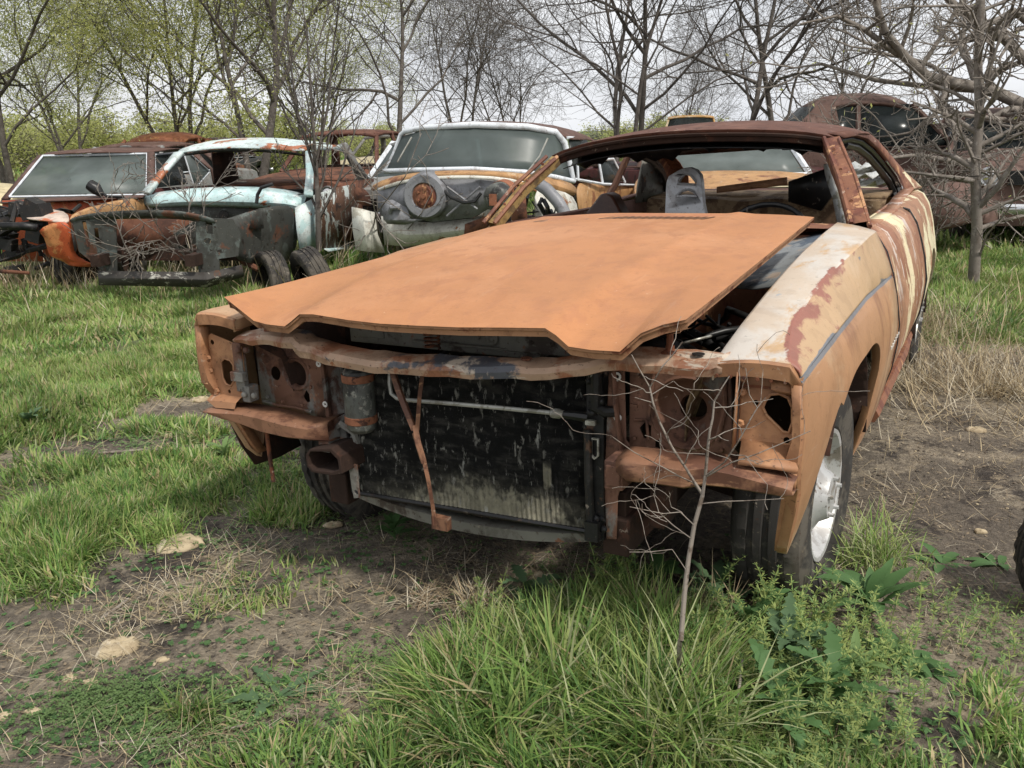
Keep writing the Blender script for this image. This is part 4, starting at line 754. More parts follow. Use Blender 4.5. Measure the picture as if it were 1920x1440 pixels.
hl = [[tuple(np.array(FB(px, py, y=.04))[[0, 2]]) for px, py in ((384, 416), (396, 416), (398, 440), (386, 438))], [tuple(np.array(FB(388 + 7 * cos(t), 452 + 6 * sin(t), y=.04))[[0, 2]]) for t in np.linspace(0, 2 * pi, 10)[:-1]]]
b.plate(rf, hl, lambda u, v, t: (u, .04 + t + .15 * abs(u - .5), v), .012); b.build('headlamp_panel', M['darksheet'], bl)
sheet('bumper_bar', FB, [[(186, 509, -.02), (290, 510, -.04), (387, 512, -.02), (452, 498, .25)], [(186, 521, -.05), (290, 522, -.07), (388, 524, -.05), (455, 508, .22)], [(187, 533, -.02), (290, 535, -.04), (389, 537, -.02), (456, 517, .25)]], M['barwhite'], bl, th=.03, sub=0, ang=30)
sheet('inner_fender', FB, [[(402, 416, .05), (428, 411, .3), (488, 388, .8), (548, 383, 1.35)], [(436, 420, .12), (450, 425, .35), (492, 402, .8), (552, 396, 1.38)], [(438, 450, .15), (452, 455, .4), (488, 460, .8), (548, 470, 1.38)], [(440, 488, .2), (460, 490, .45), (490, 500, .8), (548, 500, 1.38)]], M['darksheet'], bl)
sheet('fender_brace', FB, [[(428, 414, .28), (488, 390, .75), (494, 426, .72)], [(430, 428, .25), (462, 430, .5), (494, 428, .70)]], M['darksheet'], bl, sub=0)
sheet('inner_fender', FB, [[(128, 412, .05), (150, 398, .6), (180, 388, 1.2)], [(145, 450, .1), (165, 440, .6), (190, 420, 1.2)], [(150, 490, .2), (170, 480, .6), (200, 470, 1.2)]], M['rustmix'], bl)
b = MB(); c0 = FB(463, 470, y=.72); c1 = FB(463, 428, y=.72); b.tube([(c0[0] + .07 * cos(t), c0[1] + .07 * sin(t), c0[2] + (c1[2] - c0[2]) * t / (2 * pi * 5)) for t in np.linspace(0, 2 * pi * 5, 70)], .013, n=6); b.build('coil_spring', M['rustmix'], bl)
rod('control_arm', FB, [(440, 472, .6), (455, 490, .6), (485, 505, .6)], .03, M['rustmix'], bl)
sheet('radiator_support_sheet', FB, [[(216, 412, .5), (290, 410, .5), (366, 412, .5)], [(216, 470, .5), (250, 470, .5), (280, 470, .5)]], M['rustmix'], bl, sub=0)
# right flank
sheet('hinge_pillar', FB, [[(553, 390, 1.42), (572, 380, 1.5), (588, 372, 1.62)], [(556, 430, 1.42), (574, 430, 1.5), (590, 430, 1.62)], [(562, 470, 1.42), (578, 470, 1.5), (592, 470, 1.62)]], M['blue'], bl, sub=0)
sheet('side_panel', FB, [[(588, 366, 1.65), (630, 352, 2.4), (665, 345, 2.9)], [(590, 400, 1.65), (630, 392, 2.4), (665, 385, 2.9)], [(592, 470, 1.65), (634, 462, 2.4), (665, 456, 2.9)]], M['patchy'], bl, sub=0)
sheet('quarter_panel', FB, [[(634, 352, 2.5), (650, 340, 2.8), (700, 335, 4.0)], [(636, 400, 2.5), (656, 395, 2.8), (704, 390, 4.0)], [(640, 452, 2.5), (660, 450, 2.8), (706, 440, 4.0)]], M['rustmix'], bl, sub=0)
pillar('quarter_pillar', FB, [[(636, 272, 3.1), (650, 268, 3.2)], [(655, 305, 3.4), (668, 300, 3.5)], [(672, 340, 3.7), (700, 345, 3.9)]], M['greysheet'], bl)
sheet('roof_rail', FB, [[(588, 270, 2.2), (640, 272, 3.1)], [(590, 281, 2.2), (640, 283, 3.1)]], M['blueroof'], bl, sub=0)
sheet('belt_rail', FB, [[(586, 333, 1.8), (668, 335, 3.6)], [(588, 338, 1.8), (670, 341, 3.6)]], M['rustmix'], bl, sub=0)
sheet('rear_window_frame', FB, [[(398, 285, 3.2), (430, 283, 3.3), (440, 337, 3.7), (405, 345, 3.4)], [(404, 285, 3.25), (437, 283, 3.35), (448, 335, 3.7), (408, 347, 3.45)]], M['rustmix'], bl, sub=0)
pillar('door_pillar', FB, [[(397, 287, 2.9), (436, 283, 3.1)], [(400, 320, 2.9), (442, 318, 3.1)], [(404, 352, 2.9), (448, 338, 3.1)]], M['darkrust'], bl)
sheet('rear_deck', FB, [[(440, 338, 3.6), (585, 332, 3.6)], [(410, 352, 2.6), (585, 345, 2.6)]], M['rustmix'], bl, sub=0)
sheet('sill', FB, [[(606, 466, 1.9), (661, 456, 3.0)], [(616, 472, 1.9), (663, 464, 3.0)]], M['blue'], bl, sub=0)
rod('dangling_hose', FB, [(512, 345, 1.3), (490, 352, 1.25), (483, 365, 1.25), (481, 381, 1.22)], .018, M['plastic'], bl)
b = MB()
for s in (.45, -.45): b.box((s, 2.0, .42), (.09, 4.2, .10))
b.box((0, .6, .38), (1.2, .12, .1)); b.build('chassis', M['darkrust'], bl)
wheel(bl, (.86, .62, .10), r=.31, wd=.20, steer=-.75, rim_mat=M['darkrust'])
wheel(bl, (-.70, .72, .31), r=.325, wd=.19, steer=-.10, side=-1, rim_mat=M['darkrust'])
wheel(bl, (-.70, 3.6, .30), r=.325, wd=.19, side=-1, rim_mat=M['darkrust']); wheel(bl, (.70, 3.6, .30), r=.325, wd=.19, rim_mat=M['darkrust'])
t = empty('loose_wheel', loc=(-1.86, 8.05, -.02), label='black tyre lying upright behind the turquoise shell, beside its front wheel', cat='wheel')
t['label'] = 'loose black tyre standing against the turquoise shell just behind its right front wheel'
wheel(t, (0, 0, 0), r=.335, wd=.21, steer=-.55, camber=-.25, rim_mat=M['darkrust'])
# ---------- brown hardtop with red engine bay
FBR = Frame(-5.15, 7.95, -.13, .12)
br = empty('brown_car', matrix=FBR.M, label='dull brown hardtop with grey windshield and open red engine bay, beside the turquoise shell', cat='car')
Y0, Y1 = 1.55, 2.25
poly('windshield', FBR, [(22, 366, Y0), (82, 295, Y1), (273, 291, Y1), (271, 361, Y0)], GL, br, th=.006)
W_ = [(18, 369, Y0), (80, 292, Y1), (276, 288, Y1), (275, 365, Y0)]
b = MB()
for p, q in zip(W_, W_[1:] + W_[:1]): b.tube(pp(FBR, [p, q]), .013, n=6)
b.build('windshield_trim', M['whitetrim'], br)
sheet('roof', FBR, [[(76, 292, Y1), (130, 287, Y1 - .05), (200, 285, Y1 - .05), (285, 287, Y1)], [(86, 287, Y1 + .3), (136, 281, Y1 + .3), (219, 277, Y1 + .3), (318, 279, Y1 + .3)], [(100, 284, Y1 + 1.3), (150, 279, Y1 + 1.3), (230, 275, Y1 + 1.3), (345, 278, Y1 + 1.3)], [(120, 290, Y1 + 1.7), (150, 284, Y1 + 1.7), (240, 280, Y1 + 1.7), (372, 288, Y1 + 1.7)]], M['brownmatt'], br)
pillar('windshield_pillar', FBR, [[(277, 288, Y1), (290, 287, Y1)], [(276, 366, Y0), (290, 366, Y0)]], M['brownmatt'], br)
pillar('windshield_pillar', FBR, [[(72, 294, Y1), (80, 292, Y1)], [(4, 376, Y0), (16, 372, Y0)]], M['brownmatt'], br)
poly('side_window', FBR, [(292, 291, 2.4), (330, 288, 3.0), (352, 345, 2.9), (293, 352, 1.9)], GLD, br, th=.006)
poly('quarter_window', FBR, [(345, 290, 3.2), (356, 290, 3.3), (392, 322, 3.9), (372, 343, 3.5), (362, 343, 3.2)], GL, br, th=.006)
b = MB()
for q in ([(290, 290, 2.35), (292, 354, 1.85)], [(345, 289, 3.2), (362, 344, 3.2)], [(358, 290, 3.3), (393, 321, 3.9), (372, 345, 3.5)], [(290, 290, 2.35), (328, 286, 3.0)]): b.tube(pp(FBR, q), .010, n=6)
b.build('window_trim', M['whitetrim'], br)
sheet('sail_panel', FBR, [[(356, 285, 3.4), (372, 288, 3.9)], [(395, 318, 4.0), (402, 320, 4.2)], [(400, 345, 4.0), (410, 350, 4.4)]], M['brownmatt'], br, sub=0)
sheet('door', FBR, [[(292, 353, 1.85), (330, 351, 2.7), (400, 347, 4.4)], [(292, 385, 1.85), (330, 380, 2.7), (400, 375, 4.4)], [(292, 430, 1.85), (330, 425, 2.7), (400, 415, 4.4)]], M['darkred'], br, sub=0)
sheet('cowl', FBR, [[(2, 376, Y0), (100, 371, Y0 - .08), (180, 368, Y0 - .1), (272, 366, Y0)], [(0, 381, Y0 - .2), (100, 377, Y0 - .3), (180, 374, Y0 - .3), (268, 370, Y0 - .2)]], M['brownmatt'], br, sub=0)
sheet('firewall', FBR, [[(5, 376, Y0 - .15), (130, 375, Y0 - .22), (262, 371, Y0 - .15)], [(5, 400, Y0 - .15), (130, 400, Y0 - .22), (262, 395, Y0 - .15)], [(5, 490, Y0 - .1), (130, 490, Y0 - .15), (262, 480, Y0 - .1)]], M['redrust'], br, sub=0)
sheet('fender', FBR, [[(129, 405, .15), (160, 390, .55), (210, 377, 1.0), (266, 370, 1.5)], [(134, 412, .15), (170, 395, .55), (216, 385, 1.0), (280, 376, 1.5)], [(136, 450, .2), (172, 450, .6), (220, 430, 1.0), (282, 420, 1.5)]], M['tanbody'], br)
sheet('inner_fender', FBR, [[(30, 392, .7), (70, 390, .7), (128, 396, .6)], [(34, 402, .4), (80, 402, .4), (130, 412, .2)], [(50, 412, .3), (90, 414, .2), (130, 420, .1)]], M['pinkwhite'], br)
sheet('headlamp_panel', FBR, [[(68, 434, .05), (92, 418, .02), (128, 413, .05)], [(84, 440, .05), (105, 436, .04), (132, 432, .05)], [(90, 470, .1), (112, 460, .06), (138, 462, .1)], [(94, 482, .15), (116, 484, .1), (140, 480, .15)], [(124, 490, .2), (150, 488, .15), (176, 496, .2)], [(126, 498, .2), (150, 500, .15), (178, 500, .25)]], M['redrust'], br)
sheet('front_bar', FBR, [[(0, 417, 0), (40, 417, 0), (70, 422, .03)], [(0, 431, 0), (40, 431, 0), (70, 434, .03)]], M['black'], br, th=.04, sub=0)
b = MB(); rr = random.Random(3)
for _ in range(26):
    px, py = rr.uniform(-30, 82), rr.uniform(385, 505); c = FBR(px, py, y=rr.uniform(.3, 1.1))
    if rr.random() < .5: b.box(c, (rr.uniform(.06, .22), rr.uniform(.1, .3), rr.uniform(.05, .16)), Matrix.Rotation(rr.uniform(-.5, .5), 3, 'Y'))
    else: b.tube([c, c + np.array((rr.uniform(-.2, .2), rr.uniform(-.1, .1), rr.uniform(-.2, .15))), c + np.array((rr.uniform(-.4, .4), 0, rr.uniform(-.2, .1)))], rr.uniform(.012, .035), n=6)
b.build('engine', M['grease'], br, bevel=.01)
b = MB(); b.tube(pp(FBR, [(0, 408, .9), (25, 400, .8), (50, 396, .8), (62, 410, .5)]), .045, n=8); b.tube(pp(FBR, [(90, 400, .8), (115, 393, .8), (135, 398, .6), (150, 385, 1.1)]), .02, n=6); b.build('engine_hose', M['plastic'], br)
b = MB(); b.tube(pp(FBR, [(168, 346, 1.3), (180, 354, 1.3), (192, 366, 1.3)]), [.06, .065, .03], n=10); b.tube(pp(FBR, [(188, 358, 1.3), (200, 368, 1.3), (232, 370, 1.3)]), .015, n=6); b.build('wiper_motor', M['plastic'], br)
sheet('bumper_remains', FBR, [[(0, 505, .1), (55, 509, .1)], [(0, 512, .1), (55, 515, .1)]], M['rustmix'], br, sub=0)
poly('seat', FBR, [(30, 372, 3.0), (60, 330, 3.0), (125, 325, 3.0), (130, 375, 3.0)], M['creambody'], br, th=.15)
rod('steering_wheel', FBR, [(218, 352, 2.0), (222, 337, 2.1), (235, 331, 2.15), (250, 334, 2.15), (260, 350, 2.0)], .012, M['plastic'], br)
sheet('cabin_floor', FBR, [[(20, 380, 2.0), (400, 372, 2.0)], [(20, 380, 4.6), (400, 372, 4.6)]], M['darkrust'], br, sub=0)
for s in (-1, 1): wheel(br, (s * .72, .75, .28), r=.32, side=s, rim_mat=M['darkrust']); wheel(br, (s * .72, 3.7, .28), r=.32, side=s, rim_mat=M['darkrust'])
# ---------- big fifties sedan with the grey firewall
FU = Frame(-.42, 7.35, -.13, .22)
bu = empty('fifties_sedan', matrix=FU.M, label='fifties sedan with white wraparound windshield frame, brown roof and bare grey firewall, nose removed', cat='car')
WT = [(752, 256, .45), (790, 246, .30), (887, 240, .22), (990, 243, .30), (1040, 254, .40), (1056, 275, .50)]
WB = [(724, 318, .42), (780, 317, .12), (887, 315, .02), (985, 321, .10), (1040, 329, .25), (1070, 336, .52)]
b = MB(); rows = []
for k in range(5): rows.append([tuple(np.array(FU(p[0], p[1], y=p[2])) * (1 - k / 4) + np.array(FU(q[0], q[1], y=q[2])) * k / 4) for p, q in zip(WT, WB)])
b.grid(rows); b.build('windshield', GLB, bu, solid=.006, ang=80)
OUT = [(722, 321, .42), (738, 290, .44), (752, 252, .45), (760, 246, .42), (790, 240, .32), (887, 234, .22), (990, 238, .30), (1042, 248, .42), (1058, 268, .50), (1066, 300, .52), (1075, 338, .54)]
b = MB(); b.tube(pp(FU, OUT), [.016, .02, .022, .024, .026, .028, .028, .03, .032, .03, .024], n=8); b.tube(pp(FU, [(720, 321, .42), (780, 319, .12), (887, 317, .0), (985, 323, .08), (1040, 332, .25), (1076, 340, .54)]), .022, n=8); b.build('windshield_frame', M['whitetrim'], bu, ang=60)
sheet('sunshade_band', FU, [[(758, 254, .5), (800, 248, .42), (887, 243, .35), (985, 246, .42), (1042, 262, .52)], [(752, 266, .52), (800, 258, .45), (887, 256, .4), (985, 258, .45), (1046, 272, .55)]], M['darkrust'], bu)
sheet('roof', FU, [[(754, 249, .42), (790, 238, .32), (887, 231, .25), (990, 235, .32), (1044, 246, .45), (1060, 262, .55)], [(766, 243, .8), (811, 230, .8), (902, 225, .8), (1000, 228, .8), (1060, 240, .8), (1085, 262, .9)], [(775, 244, 1.8), (820, 232, 1.8), (905, 228, 1.8), (1010, 230, 1.8), (1085, 243, 1.8), (1115, 262, 1.8)], [(790, 260, 2.6), (830, 248, 2.6), (910, 244, 2.6), (1015, 246, 2.6), (1100, 254, 2.6), (1130, 275, 2.6)]], M['brownmatt'], bu)
sheet('cowl', FU, [[(694, 350, .35), (736, 329, .12), (811, 321, 0), (890, 319, -.03), (960, 323, 0), (1023, 332, .12), (1078, 343, .5)], [(696, 356, .25), (738, 335, .05), (811, 327, -.1), (890, 325, -.13), (960, 329, -.1), (1023, 341, .02), (1082, 362, .4)], [(700, 360, .24), (742, 340, .05), (811, 331, -.08), (890, 329, -.1), (960, 334, -.07), (1015, 350, .05), (1075, 372, .4)]], M['tanbody'], bu)
sheet('cowl_rim', FU, [[(700, 357, .22), (742, 338, .02), (811, 330, -.11), (890, 328, -.14), (960, 333, -.1), (1010, 348, .02)], [(706, 362, .20), (748, 343, .0), (811, 336, -.12), (890, 334, -.15), (955, 339, -.11), (1000, 358, .02)]], M['whitepaint'], bu)
sheet('firewall', FU, [[(709, 352, .18), (760, 340, .0), (840, 336, -.08), (902, 337, -.1), (950, 343, -.08), (985, 360, .0)], [(707, 380, .18), (760, 372, 0), (840, 370, -.06), (902, 372, -.08), (945, 380, -.06), (975, 390, 0)], [(715, 405, .18), (763, 405, 0), (811, 416, -.05), (887, 408, -.06), (915, 392, -.05), (960, 400, 0)]], M['greyfw'], bu, sub=0)
sheet('lower_cowl', FU, [[(715, 405, .15), (763, 415, .1), (811, 418, .05), (887, 410, .05), (905, 400, .05)], [(718, 430, .15), (763, 440, .05), (811, 438, 0), (872, 430, 0), (900, 420, .02)], [(722, 458, .2), (763, 462, .1), (811, 455, .05), (872, 448, .05), (900, 440, .05)]], M['whitepaint'], bu, sub=0, ang=25)
b = MB(); c = FU(795, 368, y=-.16); b.lathe([(.10, .02), (.115, .0), (.17, .0), (.185, .02), (.19, .10), (.20, .16)], c, (0, 1, 0), n=34); b.lathe([(.19, .10), (.19, .16)], c, (0, 1, 0), n=34)
q = np.array(c); b.grid([[q + (-.16, .03, -.10), q + (-.30, .05, -.03), q + (-.42, .10, -.04)], [q + (-.14, .02, -.19), q + (-.28, .04, -.20), q + (-.40, .08, -.20)], [q + (0, .03, -.19), q + (-.2, .06, -.24), q + (-.38, .12, -.24)]])
b.tube([q + (-.33, .05, -.14), q + (-.30, .02, -.09), q + (-.22, .02, -.09)], .02, n=8); b.build('heater_housing', M['greyfw'], bu, solid=.006)
b = MB(); b.lathe([(0, -.03), (.018, -.03), (.02, -.012), (.075, -.010), (.08, .0), (.105, .01), (.11, .03)], c, (0, 1, 0), n=26)
for k in range(5): a = k * 1.257; bolt(b, c[0] + .055 * cos(a), c[1] - .012, c[2] + .055 * sin(a), .012, .014)
b.build('blower_motor', M['pillar'], bu)
b = MB()
for a_, c_ in (((838, 350), (895, 392)), ((900, 350), (838, 405))): b.tube(pp(FU, [(*a_, -.13), (*c_, -.12)]), .010, n=6)
b.build('pressed_rib', M['greyfw'], bu)
b = MB(); c = np.array(FU(925, 372, y=-.34)); b.lathe([(0, 0), (.05, 0), (.085, .008), (.10, .02), (.108, .04), (.112, .22), (.10, .26)], c, (.25, 1, .12), n=26); b.build('wiper_canister', M['drier'], bu)
b = MB(); b.lathe([(.113, .13), (.115, .135), (.115, .22), (.10, .262), (0, .27)], c, (.25, 1, .12), n=26); b.box(c + (0, -.012, -.01), (.06, .02, .09)); b.build('canister_cap', M['orangeroof'], bu.children[-1])
rod('wiring_harness', FU, [(812, 336, -.12), (826, 352, -.14), (845, 370, -.14), (870, 380, -.14), (890, 378, -.14), (902, 362, -.12)], .014, M['plastic'], bu)
sheet('radiator_wall', FU, [[(660, 388, .05), (680, 392, 0), (702, 398, .1)], [(662, 430, .05), (684, 434, 0), (708, 440, .1)], [(668, 468, .05), (690, 472, 0), (722, 474, .1)]], M['whitepaint'], bu, sub=0, ang=25)
sheet('hinge_bracket', FU, [[(662, 352, .05), (678, 350, 0), (692, 360, .05)], [(664, 378, .05), (682, 386, 0), (700, 390, .05)]], M['rustmix'], bu)
sheet('rusted_corner', FU, [[(872, 420, -.05), (905, 408, -.05), (930, 395, -.05)], [(870, 445, -.05), (905, 430, -.05), (935, 425, -.05)]], M['rustmix'], bu, sub=0)
sheet('inner_fender', FU, [[(1000, 350, -.1), (1040, 355, .1), (1078, 366, .35)], [(1005, 385, -.2), (1045, 392, .0), (1084, 398, .3)], [(1000, 425, -.2), (1045, 430, 0), (1086, 436, .3)]], M['whitepaint'], bu)
sheet('sagging_fender_edge', FU, [[(960, 336, -.1), (1010, 348, -.02), (1030, 362, .0)], [(965, 345, -.12), (1005, 358, -.04), (1022, 372, -.02)]], M['tanbody'], bu)
rod('defroster_duct', FU, [(1006, 342, -.25), (1026, 356, -.3), (1046, 378, -.32), (1060, 402, -.35), (1066, 430, -.35)], .05, M['greyfw'], bu, n=12)
b = MB(); rr = random.Random(8)
for _ in range(14):
    x, y = rr.uniform(960, 1050), rr.uniform(350, 425); b.tube(pp(FU, [(x, y, -.2), (x + rr.uniform(-18, 18), y + rr.uniform(5, 20), -.25), (x + rr.uniform(-30, 30), y + rr.uniform(10, 40), -.2)]), rr.choice([.008, .014, .02]), n=6)
b.build('loose_wiring', M['plastic'], bu)
sheet('steering_column_cover', FU, [[(960, 360, -.3), (985, 362, -.3)], [(958, 420, -.3), (990, 425, -.3)]], M['rustmix'], bu, sub=0)
poly('front_window', FU, [(1066, 262, .7), (1100, 262, 1.3), (1120, 305, 1.3), (1076, 330, .75)], GLD, bu, th=.006); poly('rear_window', FU, [(1124, 300, 1.5), (1150, 300, 2.1), (1170, 340, 2.1), (1130, 344, 1.5)], GLD, bu, th=.006)
sheet('side_panel', FU, [[(1078, 338, .6), (1120, 342, 1.4), (1170, 344, 2.4), (1215, 348, 3.6)], [(1082, 370, .6), (1120, 372, 1.4), (1170, 372, 2.4), (1215, 374, 3.6)], [(1088, 430, .6), (1120, 430, 1.4), (1170, 428, 2.4), (1215, 424, 3.6)]], M['tanbody'], bu)
b = MB()
for q in ([(1064, 258, .6), (1090, 258, 1.3), (1122, 300, 1.4), (1130, 345, 1.4)], [(1122, 300, 1.4), (1150, 298, 2.0), (1172, 342, 2.2)], [(1078, 336, .6), (1130, 345, 1.4), (1215, 348, 3.6)], [(1082, 296, .65), (1084, 338, .65)]): b.tube(pp(FU, q), .014, n=6)
b.build('window_trim', M['whitetrim'], bu)
for q in ([(772, 257, .18), (745, 304, .12)], [(1027, 259, .18), (1012, 292, .10), (987, 325, .02)]): rod('wiper', FU, q, .007, M['alu'], bu)
poly('seat', FU, [(800, 316, 1.3), (815, 275, 1.4), (850, 275, 1.4), (862, 316, 1.3)], M['greysheet'], bu, th=.2)
sheet('cabin_floor', FU, [[(715, 345, .8), (1090, 350, .8)], [(715, 345, 3.6), (1200, 350, 3.6)]], M['darkrust'], bu, sub=0)
for s in (-1, 1): wheel(bu, (s * .75, 2.6, .32), r=.34, side=s, rim_mat=M['darkrust'])
b = MB(); b.box((0, 2.1, .35), (1.2, 3.6, .1)); b.build('chassis', M['darkrust'], bu)
t = empty('loose_headlamp_bezel', matrix=FU.M); bpy.data.objects.remove(t)
# ---------- generic wrecks
def sedan(name, label, x, y, yaw, body, roof, glass_m, L_=4.7, W=1.78, H=1.42, belt=.92, hood=1.35, trunk=1.15, rake=.55, dz=0.0, rnd=.0, trim=None, nose=True, group='wrecked cars standing in the grass', glassy=True, lamp=True, cat='car', oval=False, detail=True):
    z0 = float(gz(x, y)) + dz; o = empty(name, matrix=Matrix.Translation((x, y, z0)) @ Matrix.Rotation(-yaw, 4, 'Z'), label=label, cat=cat, group=group)
    hw = W / 2; cab0, cab1 = hood, L_ - trunk
    def hw_y(yy): t = yy / L_; return hw * (1 - .10 * abs(2 * t - 1) ** 4 - rnd * .35 * max(0, 1 - yy / hood) ** 1.5)
    def top_y(yy):
        if yy < cab0: return belt - .10 * (1 - yy / cab0) ** 2 * (1 + rnd * 2)
        if yy > cab1: return belt - (.06 + rnd * .25) * ((yy - cab1) / trunk) ** 2
        return belt
    b = MB(); rows = []
    for yy in np.linspace(0, L_, 30):
        h_ = hw_y(yy); zt = top_y(yy); zb = .26; a1 = abs(yy - .82); a2 = abs(yy - (L_ - 1.0)); ar = .36
        for a_ in (a1, a2):
            if a_ < ar: zb = max(zb, .30 + math.sqrt(ar * ar - a_ * a_))
        half = [(0, zt + .03), (h_ * .55, zt + .02), (h_ * .86, zt - .005), (h_ * .97, zt - .05), (h_, zt - .16), (h_ * 1.0, (zt + zb) / 2), (h_ * .97, zb + .08), (h_ * .93, zb)]
        rows.append([(p[0], yy, p[1]) for p in half[::-1]] + [(-p[0], yy, p[1]) for p in half[1:]])
    b.grid(rows); h0 = rows[0]; b.add(h0, [tuple(range(len(h0)))]); b.add(rows[-1], [tuple(range(len(h0)))[::-1]])
    b.build('body', body, o, ang=40)
    ry0, ry1 = cab0 + rake, cab1 - rake * .9; rw = hw * .70
    b = MB(); rows = []
    for v in np.linspace(0, 1, 10):
        yy = ry0 - .08 + (ry1 - ry0 + .16) * v; cz = H - .05 * (abs(2 * v - 1) ** 3) * (1 + rnd * 3)
        rows.append([(rw * 1.04 * s_, yy, cz - (.05 + .10 * rnd) * abs(s_) ** 3) for s_ in np.linspace(-1, 1, 11)])
    b.grid(rows); b.build('roof', roof, o, solid=.045, ang=60)
    bz = belt - .01; tz = H - .06 - .10 * rnd; bw = hw * .92
    A = lambda s_: ((s_ * bw, cab0, bz), (s_ * rw, ry0, tz)); Cc = lambda s_: ((s_ * bw, cab1, bz), (s_ * rw, ry1, tz)); ym = (cab0 + cab1) / 2 + .1; Bm = lambda s_: ((s_ * bw, ym, bz), (s_ * rw, ym, tz))
    for s_ in (-1, 1):
        b = MB(); b.tube(A(s_), .035, n=6); b.build('windshield_pillar', trim or roof, o)
        b = MB(); b.tube(Bm(s_), .035, n=6); b.build('door_pillar', roof, o)
        a0, a1_ = Cc(s_); b = MB(); b.grid([[a0, (a0[0], a0[1] - .30, a0[2])], [tuple((np.array(a0) + a1_) / 2 + (0, .03, 0)), tuple((np.array(a0) + a1_) / 2 - (0, .20 + rnd * .4, 0))], [a1_, (a1_[0], a1_[1] - .25, a1_[2])]]); b.build('rear_pillar', roof, o, solid=.05)
        if glassy:
            p, q = A(s_), Bm(s_); b = MB(); b.add([(p[0][0], p[0][1] + .05, p[0][2]), (p[1][0], p[1][1] + .04, p[1][2]), (q[1][0], q[1][1] - .03, q[1][2]), (q[0][0], q[0][1] - .03, q[0][2])], [(0, 1, 2, 3)]); b.build('side_window', glass_m, o, solid=.005)
            q2 = Cc(s_); b = MB(); b.add([(q[0][0], q[0][1] + .03, q[0][2]), (q[1][0], q[1][1] + .03, q[1][2]), (q2[1][0], q2[1][1] - .2, q2[1][2]), (q2[0][0], q2[0][1] - .25, q2[0][2])], [(0, 1, 2, 3)]); b.build('side_window', glass_m, o, solid=.005)
        if detail:
            b = MB(); b.tube([(s_ * (bw + .01), cab0, bz + .01), (s_ * (bw + .015), ym, bz + .01), (s_ * (bw + .01), cab1, bz + .01)], .012, n=6); b.build('belt_trim', M['whitetrim'] if trim else roof, o)
            b = MB(); b.tube([(s_ * (hw * 1.0), ym, belt - .1), (s_ * (hw + .003), ym, .35)], .006, n=4); b.build('door_gap', M['plastic'], o)
        if lamp:
            lx = s_ * hw * .70; b = MB(); b.lathe([(0, -.05), (.05, -.045), (.085, -.02), (.09, 0)], (lx, -.015 + rnd * .05, belt - .26), (0, 1, 0), n=20); lm = b.build('headlight', M['silver'], o)
            b = MB(); b.lathe([(.085, -.03), (.105, -.035), (.115, 0), (.115, .1)], (lx, -.015 + rnd * .05, belt - .26), (0, 1, 0), n=20); b.build('bezel', M['chrome'], lm)
    if glassy:
        p, q = A(-1), A(1)
        for nm, (p, q) in (('windshield', (A(-1), A(1))), ('rear_window', (Cc(-1), Cc(1)))):
            b = MB(); n_ = 9; b.grid([[tuple(np.array(p[0]) * (1 - u) + np.array(q[0]) * u + np.array((0, (-.12 if nm[0] == 'w' else .12) * sin(pi * u), 0))) for u in np.linspace(.03, .97, n_)], [tuple(np.array(p[1]) * (1 - u) + np.array(q[1]) * u + np.array((0, (-.08 if nm[0] == 'w' else .08) * sin(pi * u), 0))) for u in np.linspace(.03, .97, n_)]]); b.build(nm, glass_m, o, solid=.005, ang=60)
    if trim:
        b = MB(); p, q = A(-1), A(1); b.tube([p[0], p[1], tuple((np.array(p[1]) + q[1]) / 2 + (0, -.08, .02)), q[1], q[0]], .018, n=6); b.tube([p[0], tuple((np.array(p[0]) + q[0]) / 2 + (0, -.12, 0)), q[0]], .016, n=6); b.build('windshield_trim', trim, o)
    b = MB(); b.grid([[(-hw * .8, cab0 + .3, .55), (hw * .8, cab0 + .3, .55)], [(-hw * .8, cab1 - .1, .55), (hw * .8, cab1 - .1, .55)]]); b.box((0, cab0 + 1.1, .72), (hw * 1.4, .18, .5)); b.box((0, cab0 + .25, belt - .02), (hw * 1.5, .25, .08)); b.build('seat', M['darkrust'], o)
    if nose:
        b = MB(); b.box((0, -.02, belt - .27), (hw * 1.0, .05, .16))
        for k in range(7): b.box((0, -.05, belt - .34 + k * .023), (hw * 1.0, .02, .008))
        b.build('grille', M['plastic'], o); b = MB(); b.grid([[(x_ * hw, -.10 + .10 * x_ * x_, z_) for x_ in np.linspace(-1, 1, 9)] for z_ in (.40, .46, .52)]); b.build('bumper', M['chrome'], o, solid=.03)
        b = MB(); b.grid([[(x_ * hw, L_ + .06 - .10 * x_ * x_, z_) for x_ in np.linspace(-1, 1, 9)] for z_ in (.42, .48, .54)]); b.build('bumper', M['chrome'], o, solid=.03)
    for s_ in (-1, 1):
        for yy in (.82, L_ - 1.0):
            w_ = wheel(o, (s_ * hw * .86, yy, .28), r=.31, wd=.18, side=s_, rim_mat=M['darkrust'])
    return o
def pxx(px, D_): d = ray(px, 300); return CAMP[0] + d[0] / d[1] * D_
sedan('old_sedan', 'cream old sedan at the far left edge, only its rounded roof and side window showing', -11.0, 11.6, R(88), M['creambody'], M['creambody'], GLD, rnd=.6, H=1.46, trim=None, lamp=False)
sedan('wrecked_sedan', 'greyish brown car with pale window trim between the cream sedan and the brown hardtop', pxx(70, 12.5), 12.8, R(12), M['greysheet'], M['brownmatt'], GLD, H=1.40, trim=M['greysheet'])
sedan('wrecked_sedan', 'car with a rounded orange rust roof, far left behind the brown hardtop', pxx(196, 16.5), 16.2, R(10), M['orangeroof'], M['orangeroof'], GLD, H=1.56, rnd=.7, glassy=False)
sedan('wrecked_sedan', 'low dark roofed car with white trim seen just right of the orange rust roof', pxx(322, 22), 22.0, R(5), M['plastic'], M['brownmatt'], GLD, H=1.44, trim=M['whitetrim'])
